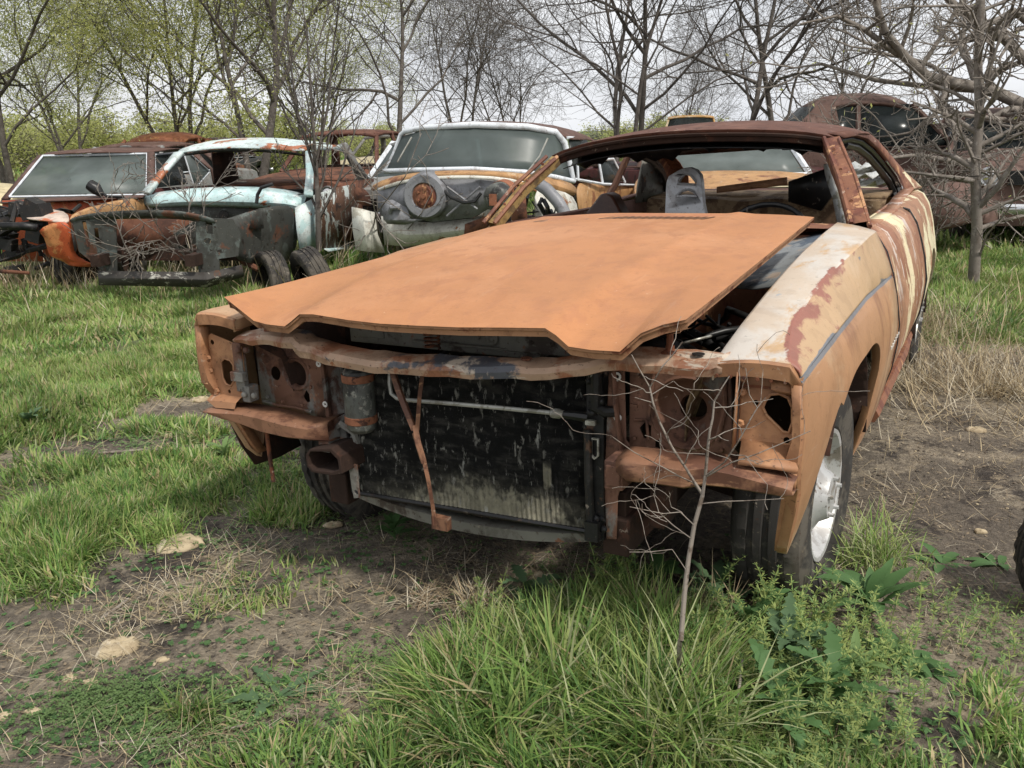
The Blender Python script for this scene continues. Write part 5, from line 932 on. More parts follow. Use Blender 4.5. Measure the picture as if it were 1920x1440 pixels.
sedan('wrecked_sedan', 'red brown roofed car directly behind the turquoise shell', pxx(532, 12.4), 12.5, R(14), M['rustmix'], M['roof'], GLD, H=1.52, glassy=False)
sedan('wrecked_sedan', 'far stripped car with cream body, behind the grey sedan', pxx(672, 18.5), 18.6, R(14), M['creambody'], M['greysheet'], GLD, H=1.42, glassy=False)
sedan('wrecked_sedan', 'grey sedan with a dusty windshield left of the fifties sedan', pxx(752, 11.8), 10.75, R(12), M['greysheet'], M['greysheet'], GLB, H=1.38, belt=.86, trim=M['whitetrim'])
sedan('wrecked_sedan', 'tan and brown car seen through the empty windshield opening of the orange coupe', 1.95, 8.15, R(17), M['tanbody'], M['greysheet'], GL, H=1.33, belt=.96, W=1.9, trim=M['whitetrim'], rnd=.3)
sedan('wrecked_sedan', 'dark maroon car seen through the coupe just left of its windshield pillar', pxx(1520, 11.5), 10.7, R(-35), M['darkred'], M['brownold'], GLD, H=1.38, glassy=False)
sedan('wrecked_sedan', 'distant yellow orange car roof above the middle of the brown coupe roof', pxx(1296, 27), 27, R(10), M['plastic'], M['yellowfar'], GLD, H=1.78, W=2.0)
sedan('old_sedan', 'tall dark brown forties sedan, rounded roof, behind the coupe tail', pxx(1760, 11.5) + 1.95, 12.4, R(-82), M['brownold'], M['brownold'], GLD, H=1.86, belt=1.15, rnd=.9, glassy=True, lamp=False, hood=1.5, trunk=.9)
sedan('old_sedan', 'old brown car at the right edge with round headlight and chrome bumper', pxx(1955, 9.8) + .26, 9.95, R(16), M['brownold'], M['brownold'], GLD, H=1.6, belt=1.08, rnd=.5, W=1.9)
o = sedan('old_sedan', 'dark rusty old car behind the slim leafless tree at the right', pxx(1890, 14.5), 13.6, R(-60), M['brownold'], M['brownold'], GLD, H=1.7, belt=1.1, rnd=.8, glassy=True, lamp=False)
b = MB(); c = np.array((5.0, 9.75, .30)); rows = []
for v in np.linspace(0, pi, 13): rows.append([tuple(c + np.array((.42 * cos(u) * sin(v) ** .7, -.55 * cos(v) * 1.0, .38 * sin(u) * sin(v) ** .7 - .02))) for u in np.linspace(-.35, pi + .35, 15)])
b.grid(rows); tag(b.build('rusty_fender', M['brownold'], solid=.012, ang=70), 'loose bulbous brown fender shell lying in the grass left of the headlight car', 'car part')
# scrap lying on and behind the coupe's tail
junk = empty('scrap_pile', loc=(1.75, 6.75, 0), label='pile of torn foil, boards and sheet scrap behind the coupe tail', cat='scrap'); rr = random.Random(4)
b = MB(); 
for _ in range(11):
    b.box((rr.uniform(.1, 1.2), rr.uniform(-.1, .5), rr.uniform(.1, .98)), (rr.uniform(.3, .9), rr.uniform(.1, .3), .02), Matrix.Rotation(rr.uniform(-.25, .25), 3, 'Y') @ Matrix.Rotation(rr.uniform(-1, 1), 3, 'Z'))
b.build('boards', M['tanold'], junk)
b = MB()
for _ in range(5):
    c = np.array((rr.uniform(.5, 1.1), rr.uniform(-.1, .3), rr.uniform(.86, .98))); b.grid([[c + (i * .07 + rr.uniform(-.03, .03), j * .1, rr.uniform(-.04, .04)) for i in range(5)] for j in range(4)])
b.build('torn_foil', M['foil'], junk, solid=.004)
# tyre at the right edge, close by
p = G(1912, 1170); t = empty('spare_tyre', loc=(p[0] + .255, p[1] + .02, 0.17), label='black tyre cut off by the right edge of the picture, in the near grass', cat='tyre')
t['label'] = 'black tyre standing in the near grass at the right edge, mostly out of frame'
wheel(t, (0, 0, 0), r=.24, wd=.16, steer=-1.25, side=-1, rim_mat=M['darkrust'])
# ------------------------------------------------------------------ ground
def hash2(ix, iy, sd):
    n = (ix.astype(np.int64) * 374761393 + iy.astype(np.int64) * 668265263 + sd * 974634777) & 0x7fffffff
    n = ((n ^ (n >> 13)) * 1274126177) & 0x7fffffff; return ((n ^ (n >> 16)) & 0xffff) / 65535.0
def vn(x, y, sc, sd=0, octv=3):
    x = np.asarray(x, float) * sc + 1000; y = np.asarray(y, float) * sc + 1000; o = 0; a = 1; t = 0
    for k in range(octv):
        ix, iy = np.floor(x), np.floor(y); fx, fy = x - ix, y - iy; fx = fx * fx * (3 - 2 * fx); fy = fy * fy * (3 - 2 * fy); s = sd + k * 17
        v = (hash2(ix, iy, s) * (1 - fx) + hash2(ix + 1, iy, s) * fx) * (1 - fy) + (hash2(ix, iy + 1, s) * (1 - fx) + hash2(ix + 1, iy + 1, s) * fx) * fy
        o = o + v * a; t += a; a *= .5; x = x * 2.03; y = y * 2.03
    return o / t
def spots(x, y, lst):
    o = np.zeros_like(x)
    for px, py, rx, ry, wt in lst:
        c = G(px, py); o = o + wt * np.exp(-((x - c[0]) / rx) ** 2 - ((y - c[1]) / ry) ** 2)
    return o
GRASS = [(560, 930, .30, .30, .40), (300, 930, .35, .30, .45), (80, 960, .5, .5, .35), (330, 880, .3, .3, .45), (1000, 1330, .28, .30, 1.0), (1230, 1330, .25, .30, .95), (900, 1250, .2, .2, .5), (1130, 1180, .25, .22, .8), (640, 1430, .18, .08, .35), (300, 1350, .16, .05, .35), (180, 1330, .10, .05, .25), (1640, 1010, .13, .35, .75), (1880, 1330, .16, .35, .7), (1860, 1430, .2, .2, .6),
         (650, 960, .35, .25, .45), (180, 760, .55, .7, .5), (500, 1140, .10, .10, .35), (1500, 1330, .22, .2, .25), (720, 1080, .2, .2, .3), (340, 1140, .12, .10, .4), (110, 1010, .3, .2, .4), (1850, 1000, .15, .3, .35), (820, 1400, .2, .15, .5), (1400, 1430, .3, .15, .5), (460, 1150, .15, .1, .25)]
BARE = [(430, 1395, .16, .07, .45), (60, 1400, .2, .1, .4), (230, 1425, .2, .06, .35), (560, 1330, .15, .08, .4), (720, 1360, .10, .08, .4), (340, 775, .45, .28, 1.5), (250, 845, .40, .16, .9), (480, 700, .25, .3, .7), (430, 1000, .3, .16, .4), (300, 1180, .45, .28, .55), (80, 1250, .5, .4, .45), (700, 1180, .35, .25, .45), (1720, 900, .30, .9, 1.0), (1650, 1330, .22, .25, .7), (1800, 760, .5, .5, .35), (900, 1000, .6, .5, .8), (1250, 1040, .6, .4, .9), (1640, 1190, .2, .2, .3), (1740, 1150, .1, .3, .5)]
def under_(x, y): return np.clip(np.exp(-((x - .9) / 1.2) ** 2 - ((y - 3.9) / 1.5) ** 2) * 1.6, 0, 1)
def dens(x, y):
    patch = .55 * sstep(.50, .66, vn(x, y, 3.4, 91, 3)) * (y < 6.5) * (x < .9)
    base = np.where(x < .4, sstep(3.0, 4.6, y + .35 * (-x - 1.2)) * (.55 + .35 * sstep(5.5, 7.5, y)) + .18, sstep(4.9, 5.6, y + .0 * x) * .98 + .05)
    under = np.exp(-((x - .9) / 1.2) ** 2 - ((y - 3.9) / 1.5) ** 2) * 1.2
    return np.clip(base + patch * (1 - under_(x, y)) + spots(x, y, GRASS) - spots(x, y, BARE) - under, 0, 1)
xs = np.concatenate([-np.geomspace(400, 5.0, 34), np.linspace(-4.9, 4.2, 210), np.geomspace(4.3, 400, 34)])
ys = np.concatenate([[-60, -20, -6, -2, 0], np.linspace(.6, 9.5, 230), np.geomspace(9.7, 700, 40)])
X, Y = np.meshgrid(xs, ys); D_ = dens(X, Y)
Z = gz(X, Y) + (vn(X, Y, 9, 3) - .5) * .020 + (vn(X, Y, 30, 5) - .5) * .010 * (1 - D_)
n, m = X.shape; V = np.stack([X, Y, Z], -1).reshape(-1, 3); I = np.arange(n * m).reshape(n, m)
Fq = np.stack([I[:-1, :-1], I[:-1, 1:], I[1:, 1:], I[1:, :-1]], -1).reshape(-1, 4)
GM = paint('ground_soil_and_turf', (0.145, 0.12, 0.092), [((0.27, 0.225, 0.165), 2.4, .44, .60, S1), ((0.060, 0.049, 0.040), 3.1, .52, .64, S1), ((0.26, 0.21, 0.145), 14, .56, .66, S1), ((0.05, 0.04, 0.032), 35, .58, .66, S1), ((0.11, 0.135, 0.05), 5, .80, 1.15, S1, 'wear', .75), ((0.30, 0.25, 0.18), 80, .665, .70, S1)], rough=.95, bump=.9, bscale=70, vary=.35, vscale=40, grime=0, bdist=.02)
me = fastmesh('ground', V, Fq, GM, smooth=True)
at_ = me.attributes.new('wear', 'FLOAT', 'POINT'); at_.data.foreach_set('value', D_.ravel().astype(np.float32))
g = link('ground', me); tag(g, 'muddy grass clearing of a salvage yard', None, None, 'structure'); del g['label']
# ------------------------------------------------------------------ grass
RNG = np.random.default_rng(7)
def leafmat(name, c, tr=.35, **k): return paint(name, c, rough=.6, bump=0, vary=.25, vscale=1.5, trans=tr, spec=.25, **k)
GRM = [leafmat('grass_green', (0.21, 0.335, 0.085)), leafmat('grass_yellow_green', (0.36, 0.43, 0.145)), leafmat('grass_dark_green', (0.12, 0.225, 0.065)), leafmat('grass_straw', (0.42, 0.34, 0.19), .2), leafmat('grass_pale', (0.42, 0.45, 0.24), .3)]
def blades(n, x, y, z, ln, wd, lean, az, curl, name, mats, midx, rows=4, mid=None):
    """ln length, lean start tilt from vertical, curl extra bend"""
    t = np.linspace(0, 1, rows)[None, :]; th = lean[:, None] + curl[:, None] * t
    seg = ln[:, None] / (rows - 1); dz = np.cos(th) * seg; dh = np.sin(th) * seg
    zc = np.concatenate([np.zeros((n, 1)), np.cumsum(dz[:, 1:], 1)], 1); hc = np.concatenate([np.zeros((n, 1)), np.cumsum(dh[:, 1:], 1)], 1)
    cx = x[:, None] + hc * np.cos(az)[:, None]; cy = y[:, None] + hc * np.sin(az)[:, None]; cz = z[:, None] + zc
    w_ = wd[:, None] * np.where(t < .5, 1.0, 1 - ((t - .5) / .5) ** 1.6 * .96) * .5
    ra = az + pi / 2 + RNG.normal(0, .5, n); ox = np.cos(ra)[:, None] * w_; oy = np.sin(ra)[:, None] * w_
    V = np.empty((n, rows, 2, 3)); V[:, :, 0] = np.stack([cx - ox, cy - oy, cz], -1); V[:, :, 1] = np.stack([cx + ox, cy + oy, cz], -1)
    b0 = (np.arange(n) * rows * 2)[:, None] + (np.arange(rows - 1) * 2)[None, :]; Fq = np.stack([b0, b0 + 1, b0 + 3, b0 + 2], -1).reshape(-1, 4)
    return V.reshape(-1, 3), Fq, np.repeat(midx, rows - 1)
def sample(n, x0, x1, y0, y1, fn):
    x = RNG.uniform(x0, x1, n); y = RNG.uniform(y0, y1, n)
    k = (np.abs(x) < y * .80 + 1.3)
    x, y = x[k], y[k]; k = RNG.random(len(x)) < fn(x, y); return x[k], y[k]
AC, AF, AM = [], [], []; off = 0
def acc(r):
    global off
    V, Fq, mi = r; AC.append(V); AF.append(Fq + off); AM.append(mi); off += len(V)
TALL = [(1280, 1390, .12, .10, .4), (1000, 1340, .25, .28, 1.0), (1230, 1340, .22, .28, .9), (1130, 1200, .2, .18, .8), (1640, 1010, .12, .35, .6), (900, 1330, .2, .2, .5), (60, 560, 1.0, .8, .35)]
def field(n, box, wd, lscale, clump_sc, thr=.42):
    def fn(x, y):
        d = dens(x, y); c = vn(x, y, clump_sc, 11, 2) * .6 + vn(x, y, clump_sc * 3.1, 12, 2) * .4
        return np.clip(d * 1.0 * sstep(.66 - d * .40, .80 - d * .34, c) + d * .16, 0, 1)
    x, y = sample(n, *box, fn); n = len(x); d = dens(x, y); tl = spots(x, y, TALL)
    u = RNG.random(n); tone = vn(x, y, 1.4, 31, 2)
    mi = np.where(u < .36, 0, np.where(u < .36 + .40 * tone * 1.5, 1, np.where(u < .80, 2, np.where(u < .90, 4, 3))))
    cl = vn(x, y, 2.6, 40, 2); ln = (.028 + .045 * d * RNG.uniform(.4, 1.25, n) + .16 * np.clip(cl - .42, 0, 1) * d + .14 * np.clip(tl, 0, 1) * RNG.uniform(.3, 1.15, n)) * lscale
    ca = vn(x, y, clump_sc * 1.3, 51, 1) * 4 * pi
    az = ca + RNG.normal(0, 1.0, n); lean = np.abs(RNG.normal(.18, .26, n)); curl = np.abs(RNG.normal(.75, .5, n)) + .35 * np.clip(tl, 0, 1)
    acc(blades(n, x, y, gz(x, y) - .004, ln, wd * np.exp(RNG.normal(0, .38, n)), lean, az, curl, '', None, mi)); return n
cnt = [field(400000, (-3.4, 3.2, 1.0, 3.2), .0042, 1.0, 5.0), field(480000, (-5.4, 4.8, 3.2, 5.6), .0060, 1.05, 3.6), field(340000, (-9, 8.5, 5.6, 9.5), .0095, 1.25, 2.2), field(150000, (-20, 17, 9.5, 20), .022, 1.9, 1.0), field(80000, (-52, 50, 20, 60), .06, 4.0, .4)]
me = fastmesh('grass', np.concatenate(AC), np.concatenate(AF), GRM, np.concatenate(AM)); tag(link('grass', me), kind='stuff'); print('grass blades', cnt)
# dry straw and roots lying on the soil
AC, AF, AM = [], [], []; off = 0
STRAW = [(640, 1140, .38, .26, 1.0), (420, 1060, .3, .2, .5), (250, 1120, .45, .2, .6), (120, 1200, .4, .3, .45), (560, 1250, .5, .25, .55), (760, 1250, .2, .2, .6), (500, 1400, .6, .1, .5), (1760, 700, .55, .70, 1.6), (1700, 610, .35, .5, 1.2), (1880, 740, .3, .4, 1.2), (1680, 1250, .25, .3, .4), (1740, 930, .2, .3, .3), (900, 1080, .2, .15, .7), (80, 540, .9, .5, .5)]
def straw(n, box, wd, ls, sc=STRAW, base=.10, flat=1.30, curl=.5):
    x, y = sample(n, *box, lambda x, y: np.clip((spots(x, y, sc) + base) * (.1 + 1.5 * sstep(.42, .70, vn(x, y, 4.5, 71, 3))) * (.5), 0, 1)); n = len(x)
    acc(blades(n, x, y, gz(x, y) + RNG.uniform(.0, .02, n), RNG.uniform(.03, .15, n) * ls, wd * RNG.uniform(.4, 1.2, n), np.full(n, flat) + RNG.normal(0, .16, n), RNG.uniform(0, 2 * pi, n), RNG.normal(.15, curl, n), '', None, RNG.choice([0, 0, 1, 2], n), rows=5))
straw(80000, (-2.3, 2.2, 1.15, 3.4), .0019, .75); straw(70000, (-5.0, 4.2, 3.2, 6.4), .0034, 1.2, base=.16, flat=1.1); straw(70000, (-9, 8, 6.0, 11), .0065, 2.0, base=.22, flat=.8)
straw(60000, (.9, 3.8, 2.8, 6.2), .0034, 2.4, sc=[(1760, 700, .50, .60, 1.7), (1700, 610, .35, .45, 1.3), (1880, 740, .3, .4, 1.2), (1660, 640, .25, .4, .9)], base=0, flat=1.0, curl=.7)
STM = [paint('dry_straw', (0.43, 0.345, 0.21), rough=.7, bump=0, vary=.3, vscale=9), paint('brown_straw', (0.25, 0.185, 0.115), rough=.8, bump=0, vary=.3), paint('pale_straw', (0.50, 0.44, 0.33), rough=.7, bump=0, vary=.2)]
me = fastmesh('straw_litter', np.concatenate(AC), np.concatenate(AF), STM, np.concatenate(AM)); tag(link('straw_litter', me), kind='stuff')
# tall dry stems between the wrecks
AC, AF, AM = [], [], []; off = 0
def stems(n, pxr, pyr, ln, wd, cur=.5, ln0=.5):
    px = RNG.uniform(*pxr, n); py = RNG.uniform(*pyr, n); P = np.array([G(a, b) for a, b in zip(px, py)])
    acc(blades(n, P[:, 0], P[:, 1], P[:, 2], ln * RNG.uniform(ln0, 1.1, n), np.full(n, wd), np.abs(RNG.normal(.15, .22, n)), RNG.uniform(0, 2 * pi, n), np.abs(RNG.normal(cur, .5, n)), '', None, RNG.choice([0, 1, 2], n), rows=8))
stems(420, (0, 170), (505, 560), .45, .0065); stems(260, (120, 430), (520, 566), .38, .006); stems(90, (200, 470), (505, 545), .85, .007, .7); stems(150, (420, 660), (480, 560), .5, .007, .6); stems(110, (640, 760), (450, 490), .8, .007, .5); stems(60, (1690, 1920), (560, 640), .35, .006)
me = fastmesh('dry_stems', np.concatenate(AC), np.concatenate(AF), STM, np.concatenate(AM)); tag(link('dry_stems', me), kind='stuff')
# ------------------------------------------------------------------ leafy weeds
WM = [leafmat('weed_leaf', (0.095, 0.185, 0.065), .3), leafmat('weed_leaf_light', (0.19, 0.29, 0.105), .35), leafmat('thistle_leaf', (0.105, 0.175, 0.085), .25)]
def leaf_rows(base, az, ln, wd, lift, droop, lob=0, seed=0, cup=.15):
    rr = random.Random(seed); rows = []; N = 14 if lob else 7; p = np.array(base, float); th = lift
    for i in range(N):
        t = i / (N - 1); w_ = wd * (sin(pi * min(1, t * .92 + .06)) ** .8) * (1 if not lob else (1 - .45 * (i % 2)))
        d = np.array((cos(az) * cos(th), sin(az) * cos(th), sin(th))); s_ = np.array((-sin(az), cos(az), 0)); up = np.cross(s_, d) * -1
        rows.append([tuple(p - s_ * w_ + np.array((0, 0, cup * w_ * 1.2 + (.3 * w_ * rr.uniform(-1, 1) if lob else 0)))), tuple(p), tuple(p + s_ * w_ + np.array((0, 0, cup * w_ * 1.2 + (.3 * w_ * rr.uniform(-1, 1) if lob else 0))))])
        p = p + d * ln / (N - 1); th -= droop / N
    return rows
def creeper(name, lst, nleaf, ls, mat, hgt, seed, kind='stuff'):    # clover and bedstraw: small leaves in patches
    r_ = np.random.default_rng(seed); VV_, FF_, o_ = [], [], 0
    for px, py, rx, ry, n in lst:
        c = G(px, py); x = c[0] + r_.normal(0, rx, n); y = c[1] + r_.normal(0, ry, n); z = gz(x, y) + r_.uniform(.008, 1, n) ** 1.4 * hgt
        az = r_.uniform(0, 2 * pi, n); tl = r_.uniform(-.5, .6, n); s_ = ls * r_.uniform(.5, 1.2, n)
        for k in range(nleaf):
            a = az + k * 2 * pi / nleaf; dx, dy = np.cos(a), np.sin(a); q = np.zeros((n, 4, 3))
            for j, (u, v) in enumerate(((0, 0), (.55, .34), (1, 0), (.55, -.34))): q[:, j, 0] = x + s_ * (dx * u - dy * v); q[:, j, 1] = y + s_ * (dy * u + dx * v); q[:, j, 2] = z + s_ * u * tl
            VV_.append(q.reshape(-1, 3)); FF_.append(np.arange(n * 4).reshape(-1, 4) + o_); o_ += n * 4
    me = fastmesh(name, np.concatenate(VV_), np.concatenate(FF_), mat); return tag(link(name, me), kind='stuff')
def rosette(px, py, n, ln, wd, label, mat=0, lift=(.3, 1.0), lob=0, name='weed', seed=1, droop=1.1, cat='plant', stem=0):
    c = G(px, py); rr = random.Random(seed); b = MB()
    for k in range(n):
        az = k * 2.4 + rr.uniform(-.3, .3); l_ = ln * rr.uniform(.6, 1.15); h = rr.uniform(0, stem); bp = (rr.uniform(-.01, .01), rr.uniform(-.01, .01), h)
        b.grid(leaf_rows(bp, az, l_, wd * rr.uniform(.7, 1.1), rr.uniform(*lift), droop * rr.uniform(.6, 1.3), lob, seed * 50 + k))
    if stem: b.tube([(0, 0, 0), (0, 0, stem)], .004, n=5)
    o = b.build(name, WM[mat], ang=80); o.location = c; return tag(o, label, cat)
creeper('leaf_litter', [(300, 1200, .6, .3, 300), (700, 1250, .5, .25, 220), (1700, 1100, .25, .6, 700), (1000, 1080, .6, .4, 600), (300, 800, .5, .3, 400), (1750, 800, .5, .6, 600)], 1, .013, [paint('dry_leaf', (.24, .185, .12), bump=0, vary=.4, vscale=20)], .012, 41)
creeper('sprouts', [(250, 1220, .6, .25, 500), (600, 1330, .5, .15, 600), (150, 1380, .3, .1, 300), (1700, 1350, .2, .2, 300), (500, 1050, .5, .2, 500), (300, 850, .4, .2, 400)], 5, .012, [WM[0]], .012, 42)
rosette(1628, 1150, 15, .17, .022, 'large dark green broadleaf weed at the foot of the right front tyre', lift=(.5, 1.2), seed=2, stem=.05)
rosette(1690, 1235, 11, .11, .018, 'smaller broadleaf weed on bare soil just below the large one', seed=3, lift=(.2, .7))
rosette(1750, 1260, 9, .07, .014, 'flat small weed rosette on bare soil near the right edge', seed=4, lift=(.1, .5))
rosette(1870, 1060, 8, .10, .016, 'low weed rosette near the right edge, above the tyre', seed=5, lift=(.1, .6))
rosette(1770, 1060, 9, .11, .018, 'low leafy weed left of the right edge rosette', seed=15, lift=(.1, .6))
rosette(520, 1305, 5, .14, .020, 'thistle rosette with pale toothed leaves in the left foreground', mat=2, lob=1, lift=(.1, .45), seed=6, droop=.5)
rosette(990, 1140, 9, .13, .022, 'thistle behind the tall grass, left of the leafless sapling', mat=2, lob=1, lift=(.5, 1.2), seed=7, stem=.08)
rosette(1230, 1100, 8, .10, .024, 'dark leafy weed under the bumper, behind the sapling stem', mat=0, lift=(.6, 1.2), seed=8, stem=.05)
for i, (px, py) in enumerate([(1400, 1210), (1470, 1270), (1550, 1330), (1340, 1150), (1450, 1370)]):
    rosette(px, py, 14, .14, .024, ['thistle clump just right of the sapling base', 'thistle clump in the middle of the right foreground weeds', 'thistle clump nearest the bare soil on the right', 'thistle clump under the right valance, behind the others', 'thistle clump at the bottom edge among grass'][i], mat=2 if i % 2 else 0, lob=1, name='thistle', lift=(.4, 1.25), seed=20 + i, stem=.10)
for i, (px, py, l_, lb) in enumerate([(1500, 1230, .10, 'leafy weed in front of the right front tyre'), (1600, 1270, .09, 'leafy weed between the thistles and the large broadleaf weed'), (1360, 1340, .10, 'leafy weed low in the grass right of the tall tuft'), (1600, 1400, .08, 'leafy weed at the bottom edge beside the bare soil'), (420, 860, .07, 'small leafy weed below the coupe left corner'), (60, 800, .12, 'leafy weed in the lawn at the left edge'), (740, 1010, .09, 'pale leafy weed behind the left front tyre')]): rosette(px, py, 12, l_, l_ * .16, lb, mat=i % 3, lift=(.3, 1.2), seed=70 + i, stem=.05, droop=.8)
rosette(90, 1390, 8, .05, .010, 'tiny weed rosette on soil in the lower left corner', seed=31, lift=(.1, .4))
creeper('clover', [(170, 1330, .09, .06, 900), (260, 1320, .08, .06, 700), (330, 1390, .08, .04, 500), (440, 1330, .08, .06, 500), (700, 1250, .06, .05, 250), (60, 1360, .05, .05, 120), (300, 830, .2, .12, 700), (560, 900, .15, .15, 800), (860, 1260, .12, .1, 700), (1100, 1090, .2, .1, 700), (640, 1400, .1, .05, 500), (1850, 1180, .12, .2, 500), (400, 1010, .1, .05, 200), (760, 990, .2, .12, 500)], 3, .0085, WM[1], .03, 5)
def bedstraw(lst, seed):
    r_ = np.random.default_rng(seed); VV_, FF_, o_ = [], [], 0
    for px, py, rx, ry, n, h in lst:
        c = G(px, py)
        for _ in range(n):
            x, y = c[0] + r_.normal(0, rx), c[1] + r_.normal(0, ry); az, ln = r_.uniform(0, 6.28), h * r_.uniform(.4, 1.15); cur = r_.uniform(.1, .9); k = int(ln / .022); p = np.array((x, y, float(gz(x, y)))); th = r_.uniform(.0, .3); pts = []
            for i in range(k + 1): pts.append(p.copy()); d = np.array((sin(th) * cos(az), sin(th) * sin(az), cos(th))); p = p + d * .022; th += cur * .022 / h
            for i in range(k):
                q, q2 = pts[i], pts[i + 1]; w_ = .0013; VV_.append(np.array([q + (w_, 0, 0), q - (w_, 0, 0), q2 - (w_, 0, 0), q2 + (w_, 0, 0)])); FF_.append(np.arange(4) + o_); o_ += 4
                for j in range(6):
                    a = j * 1.047 + i * .5; L_ = (.017 if i < k - 1 else .009) * r_.uniform(.7, 1.2); u = np.array((cos(a), sin(a), r_.uniform(.0, .7))); v = np.array((-sin(a), cos(a), 0)) * L_ * .17
                    VV_.append(np.array([q2, q2 + u * L_ * .55 + v, q2 + u * L_, q2 + u * L_ * .55 - v])); FF_.append(np.arange(4) + o_); o_ += 4
    tag(link('bedstraw', fastmesh('bedstraw', np.concatenate(VV_), np.array(FF_), [WM[1], GRM[1]], r_.integers(0, 2, len(FF_)))), kind='stuff')
bedstraw([(1160, 1120, .05, .04, 26, .20), (1110, 1180, .06, .05, 24, .16), (1460, 1190, .08, .06, 60, .20), (1560, 1230, .09, .07, 60, .16), (1370, 1260, .10, .08, 60, .18), (1440, 1340, .14, .10, 110, .16), (1530, 1420, .12, .08, 70, .14), (930, 1200, .06, .06, 30, .15), (1230, 1410, .2, .06, 30, .15), (1640, 1290, .10, .08, 40, .10), (820, 1350, .1, .08, 30, .12), (1840, 1180, .10, .14, 40, .10)], 6)
# ------------------------------------------------------------------ stones, sticks
STN = paint('tan_limestone', (0.46, 0.375, 0.245), [((0.56, 0.48, 0.35), 9, .5, .64, S1), ((0.25, 0.19, 0.12), 16, .56, .70, S1)], rough=.9, bump=.5, bscale=60)
def stone(px, py, sx, sy, sz, label, seed):
    rr = np.random.default_rng(seed); c = G(px, py); b = MB(); rows = []; N = 22; jit = 1 + np.convolve(rr.normal(0, .16, N + 4), np.ones(3) / 3, 'same')[:N] * 1.6
    for r_, h in ((.001, 1.0), (.4, 1.02), (.68, .96), (.88, .78), (1.0, .40), (1.03, .05), (.9, -.4)):
        rows.append([(sx * r_ * jit[k] * cos(2 * pi * k / N), sy * r_ * jit[k] * sin(2 * pi * k / N), sz * (h + .12 * rr.normal())) for k in range(N)])
    b.grid(rows, close=True); o = b.build('stone', STN, ang=50); o.location = (c[0], c[1], c[2]); o.rotation_euler = (0, 0, rr.uniform(-.3, .3)); return tag(o, label, 'stone', 'tan stones on the ground')
for i, (px, py, sx, sy, sz, lb) in enumerate([(343, 1022, .072, .055, .022, 'flat tan stone in the grass left of the coupe, the largest of the left foreground'), (226, 1216, .052, .042, .020, 'rounded tan stone on bare soil in the lower left'), (304, 1237, .016, .012, .006, 'small tan stone just right of the rounded lower left stone'), (320, 818, .050, .022, .008, 'thin pale stone on the bare strip left of the coupe'), (375, 750, .060, .035, .014, 'pale stone beside the coupe left front corner'), (352, 784, .045, .02, .012, 'narrow stone behind the thin pale one'),
        (132, 1274, .018, .016, .01, 'small stone on soil near the left edge'), (170, 1281, .022, .012, .008, 'small stone left of the clover'), (62, 1336, .020, .010, .008, 'elongated pebble near the left bottom'), (8, 1345, .016, .012, .01, 'pebble at the left edge'), (790, 1398, .020, .020, .014, 'tan stone at the bottom left of the tall grass'), (1830, 808, .040, .03, .015, 'brown stone on the straw at the right'), (1838, 998, .018, .014, .010, 'small brown stone on the right bare soil'), (1330, 1436, .05, .03, .02, 'buried stone at the bottom edge right of the middle'), (625, 985, .03, .02, .01, 'pale stone under the coupe left tyre'), (1020, 1095, .04, .03, .03, 'dark red brown rock behind the thistle under the nose'), (110, 1000, .018, .014, .01, 'small stone among the left grass clumps'), (60, 1060, .02, .015, .01, 'pale stone low on the left edge')]):
    stone(px, py, sx, sy, sz, lb, 60 + i)
r_ = np.random.default_rng(9); VV_, FF_, o_ = [], [], 0
x, y = sample(26000, -2.4, 2.4, 1.2, 4.6, lambda x, y: np.clip(1 - dens(x, y) * 1.6, 0, 1) * .5 * vn(x, y, 3, 88) ** 1.5 * 2); n = len(x); s_ = .0016 + .0070 * r_.random(n) ** 5
cube = np.array([(1, 0, 0), (.3, .95, 0), (-.8, .6, 0), (-.8, -.6, 0), (.3, -.95, 0), (0, 0, .7)]); q = cube[None] * (s_[:, None, None]) * r_.uniform(.6, 1.3, (n, 6, 3)) + np.stack([x, y, gz(x, y) + .002], -1)[:, None]
FF_ = (np.array([(0, 1, 5), (1, 2, 5), (2, 3, 5), (3, 4, 5), (4, 0, 5)])[None] + (np.arange(n) * 6)[:, None, None]).reshape(-1, 3)
tag(link('pebbles', fastmesh('pebbles', q.reshape(-1, 3), FF_, [STN, paint('dark_clod', (.10, .08, .06)), paint('brown_clod', (.17, .13, .09))], np.repeat(r_.choice([0, 1, 1, 1, 2, 2], n), 5))), kind='stuff')
WOOD = paint('grey_twig_wood', (0.30, 0.26, 0.22), [((0.18, 0.14, 0.11), 30, .5, .62, S1)], rough=.85, bump=.2)
def stick(pts, r, label):
    P = [G(a, b) + np.array((0, 0, r + h)) for a, b, h in pts]; b = MB(); b.tube(P, r, n=6); return tag(b.build('stick', WOOD), label, 'stick', 'dry sticks on the ground')
stick([(190, 1162, .0), (215, 1148, .004), (243, 1130, .01)], .004, 'short grey stick above the rounded stone'); stick([(120, 1400, .0), (250, 1396, .004), (360, 1380, .0), (462, 1366, .006)], .0035, 'long thin stick along the bottom left'); stick([(1500, 1282, .0), (1580, 1300, .01), (1640, 1300, .008), (1720, 1306, .0)], .004, 'long stick on the bare soil at the right'); stick([(185, 852, 0), (270, 850, .01), (330, 846, 0)], .006, 'stick on the bare strip at the far left')
stick([(1392, 1440, .0), (1384, 1400, .05), (1380, 1370, .09), (1386, 1330, .13)], .0035, 'pale broken twig upright in the grass at the bottom'); 
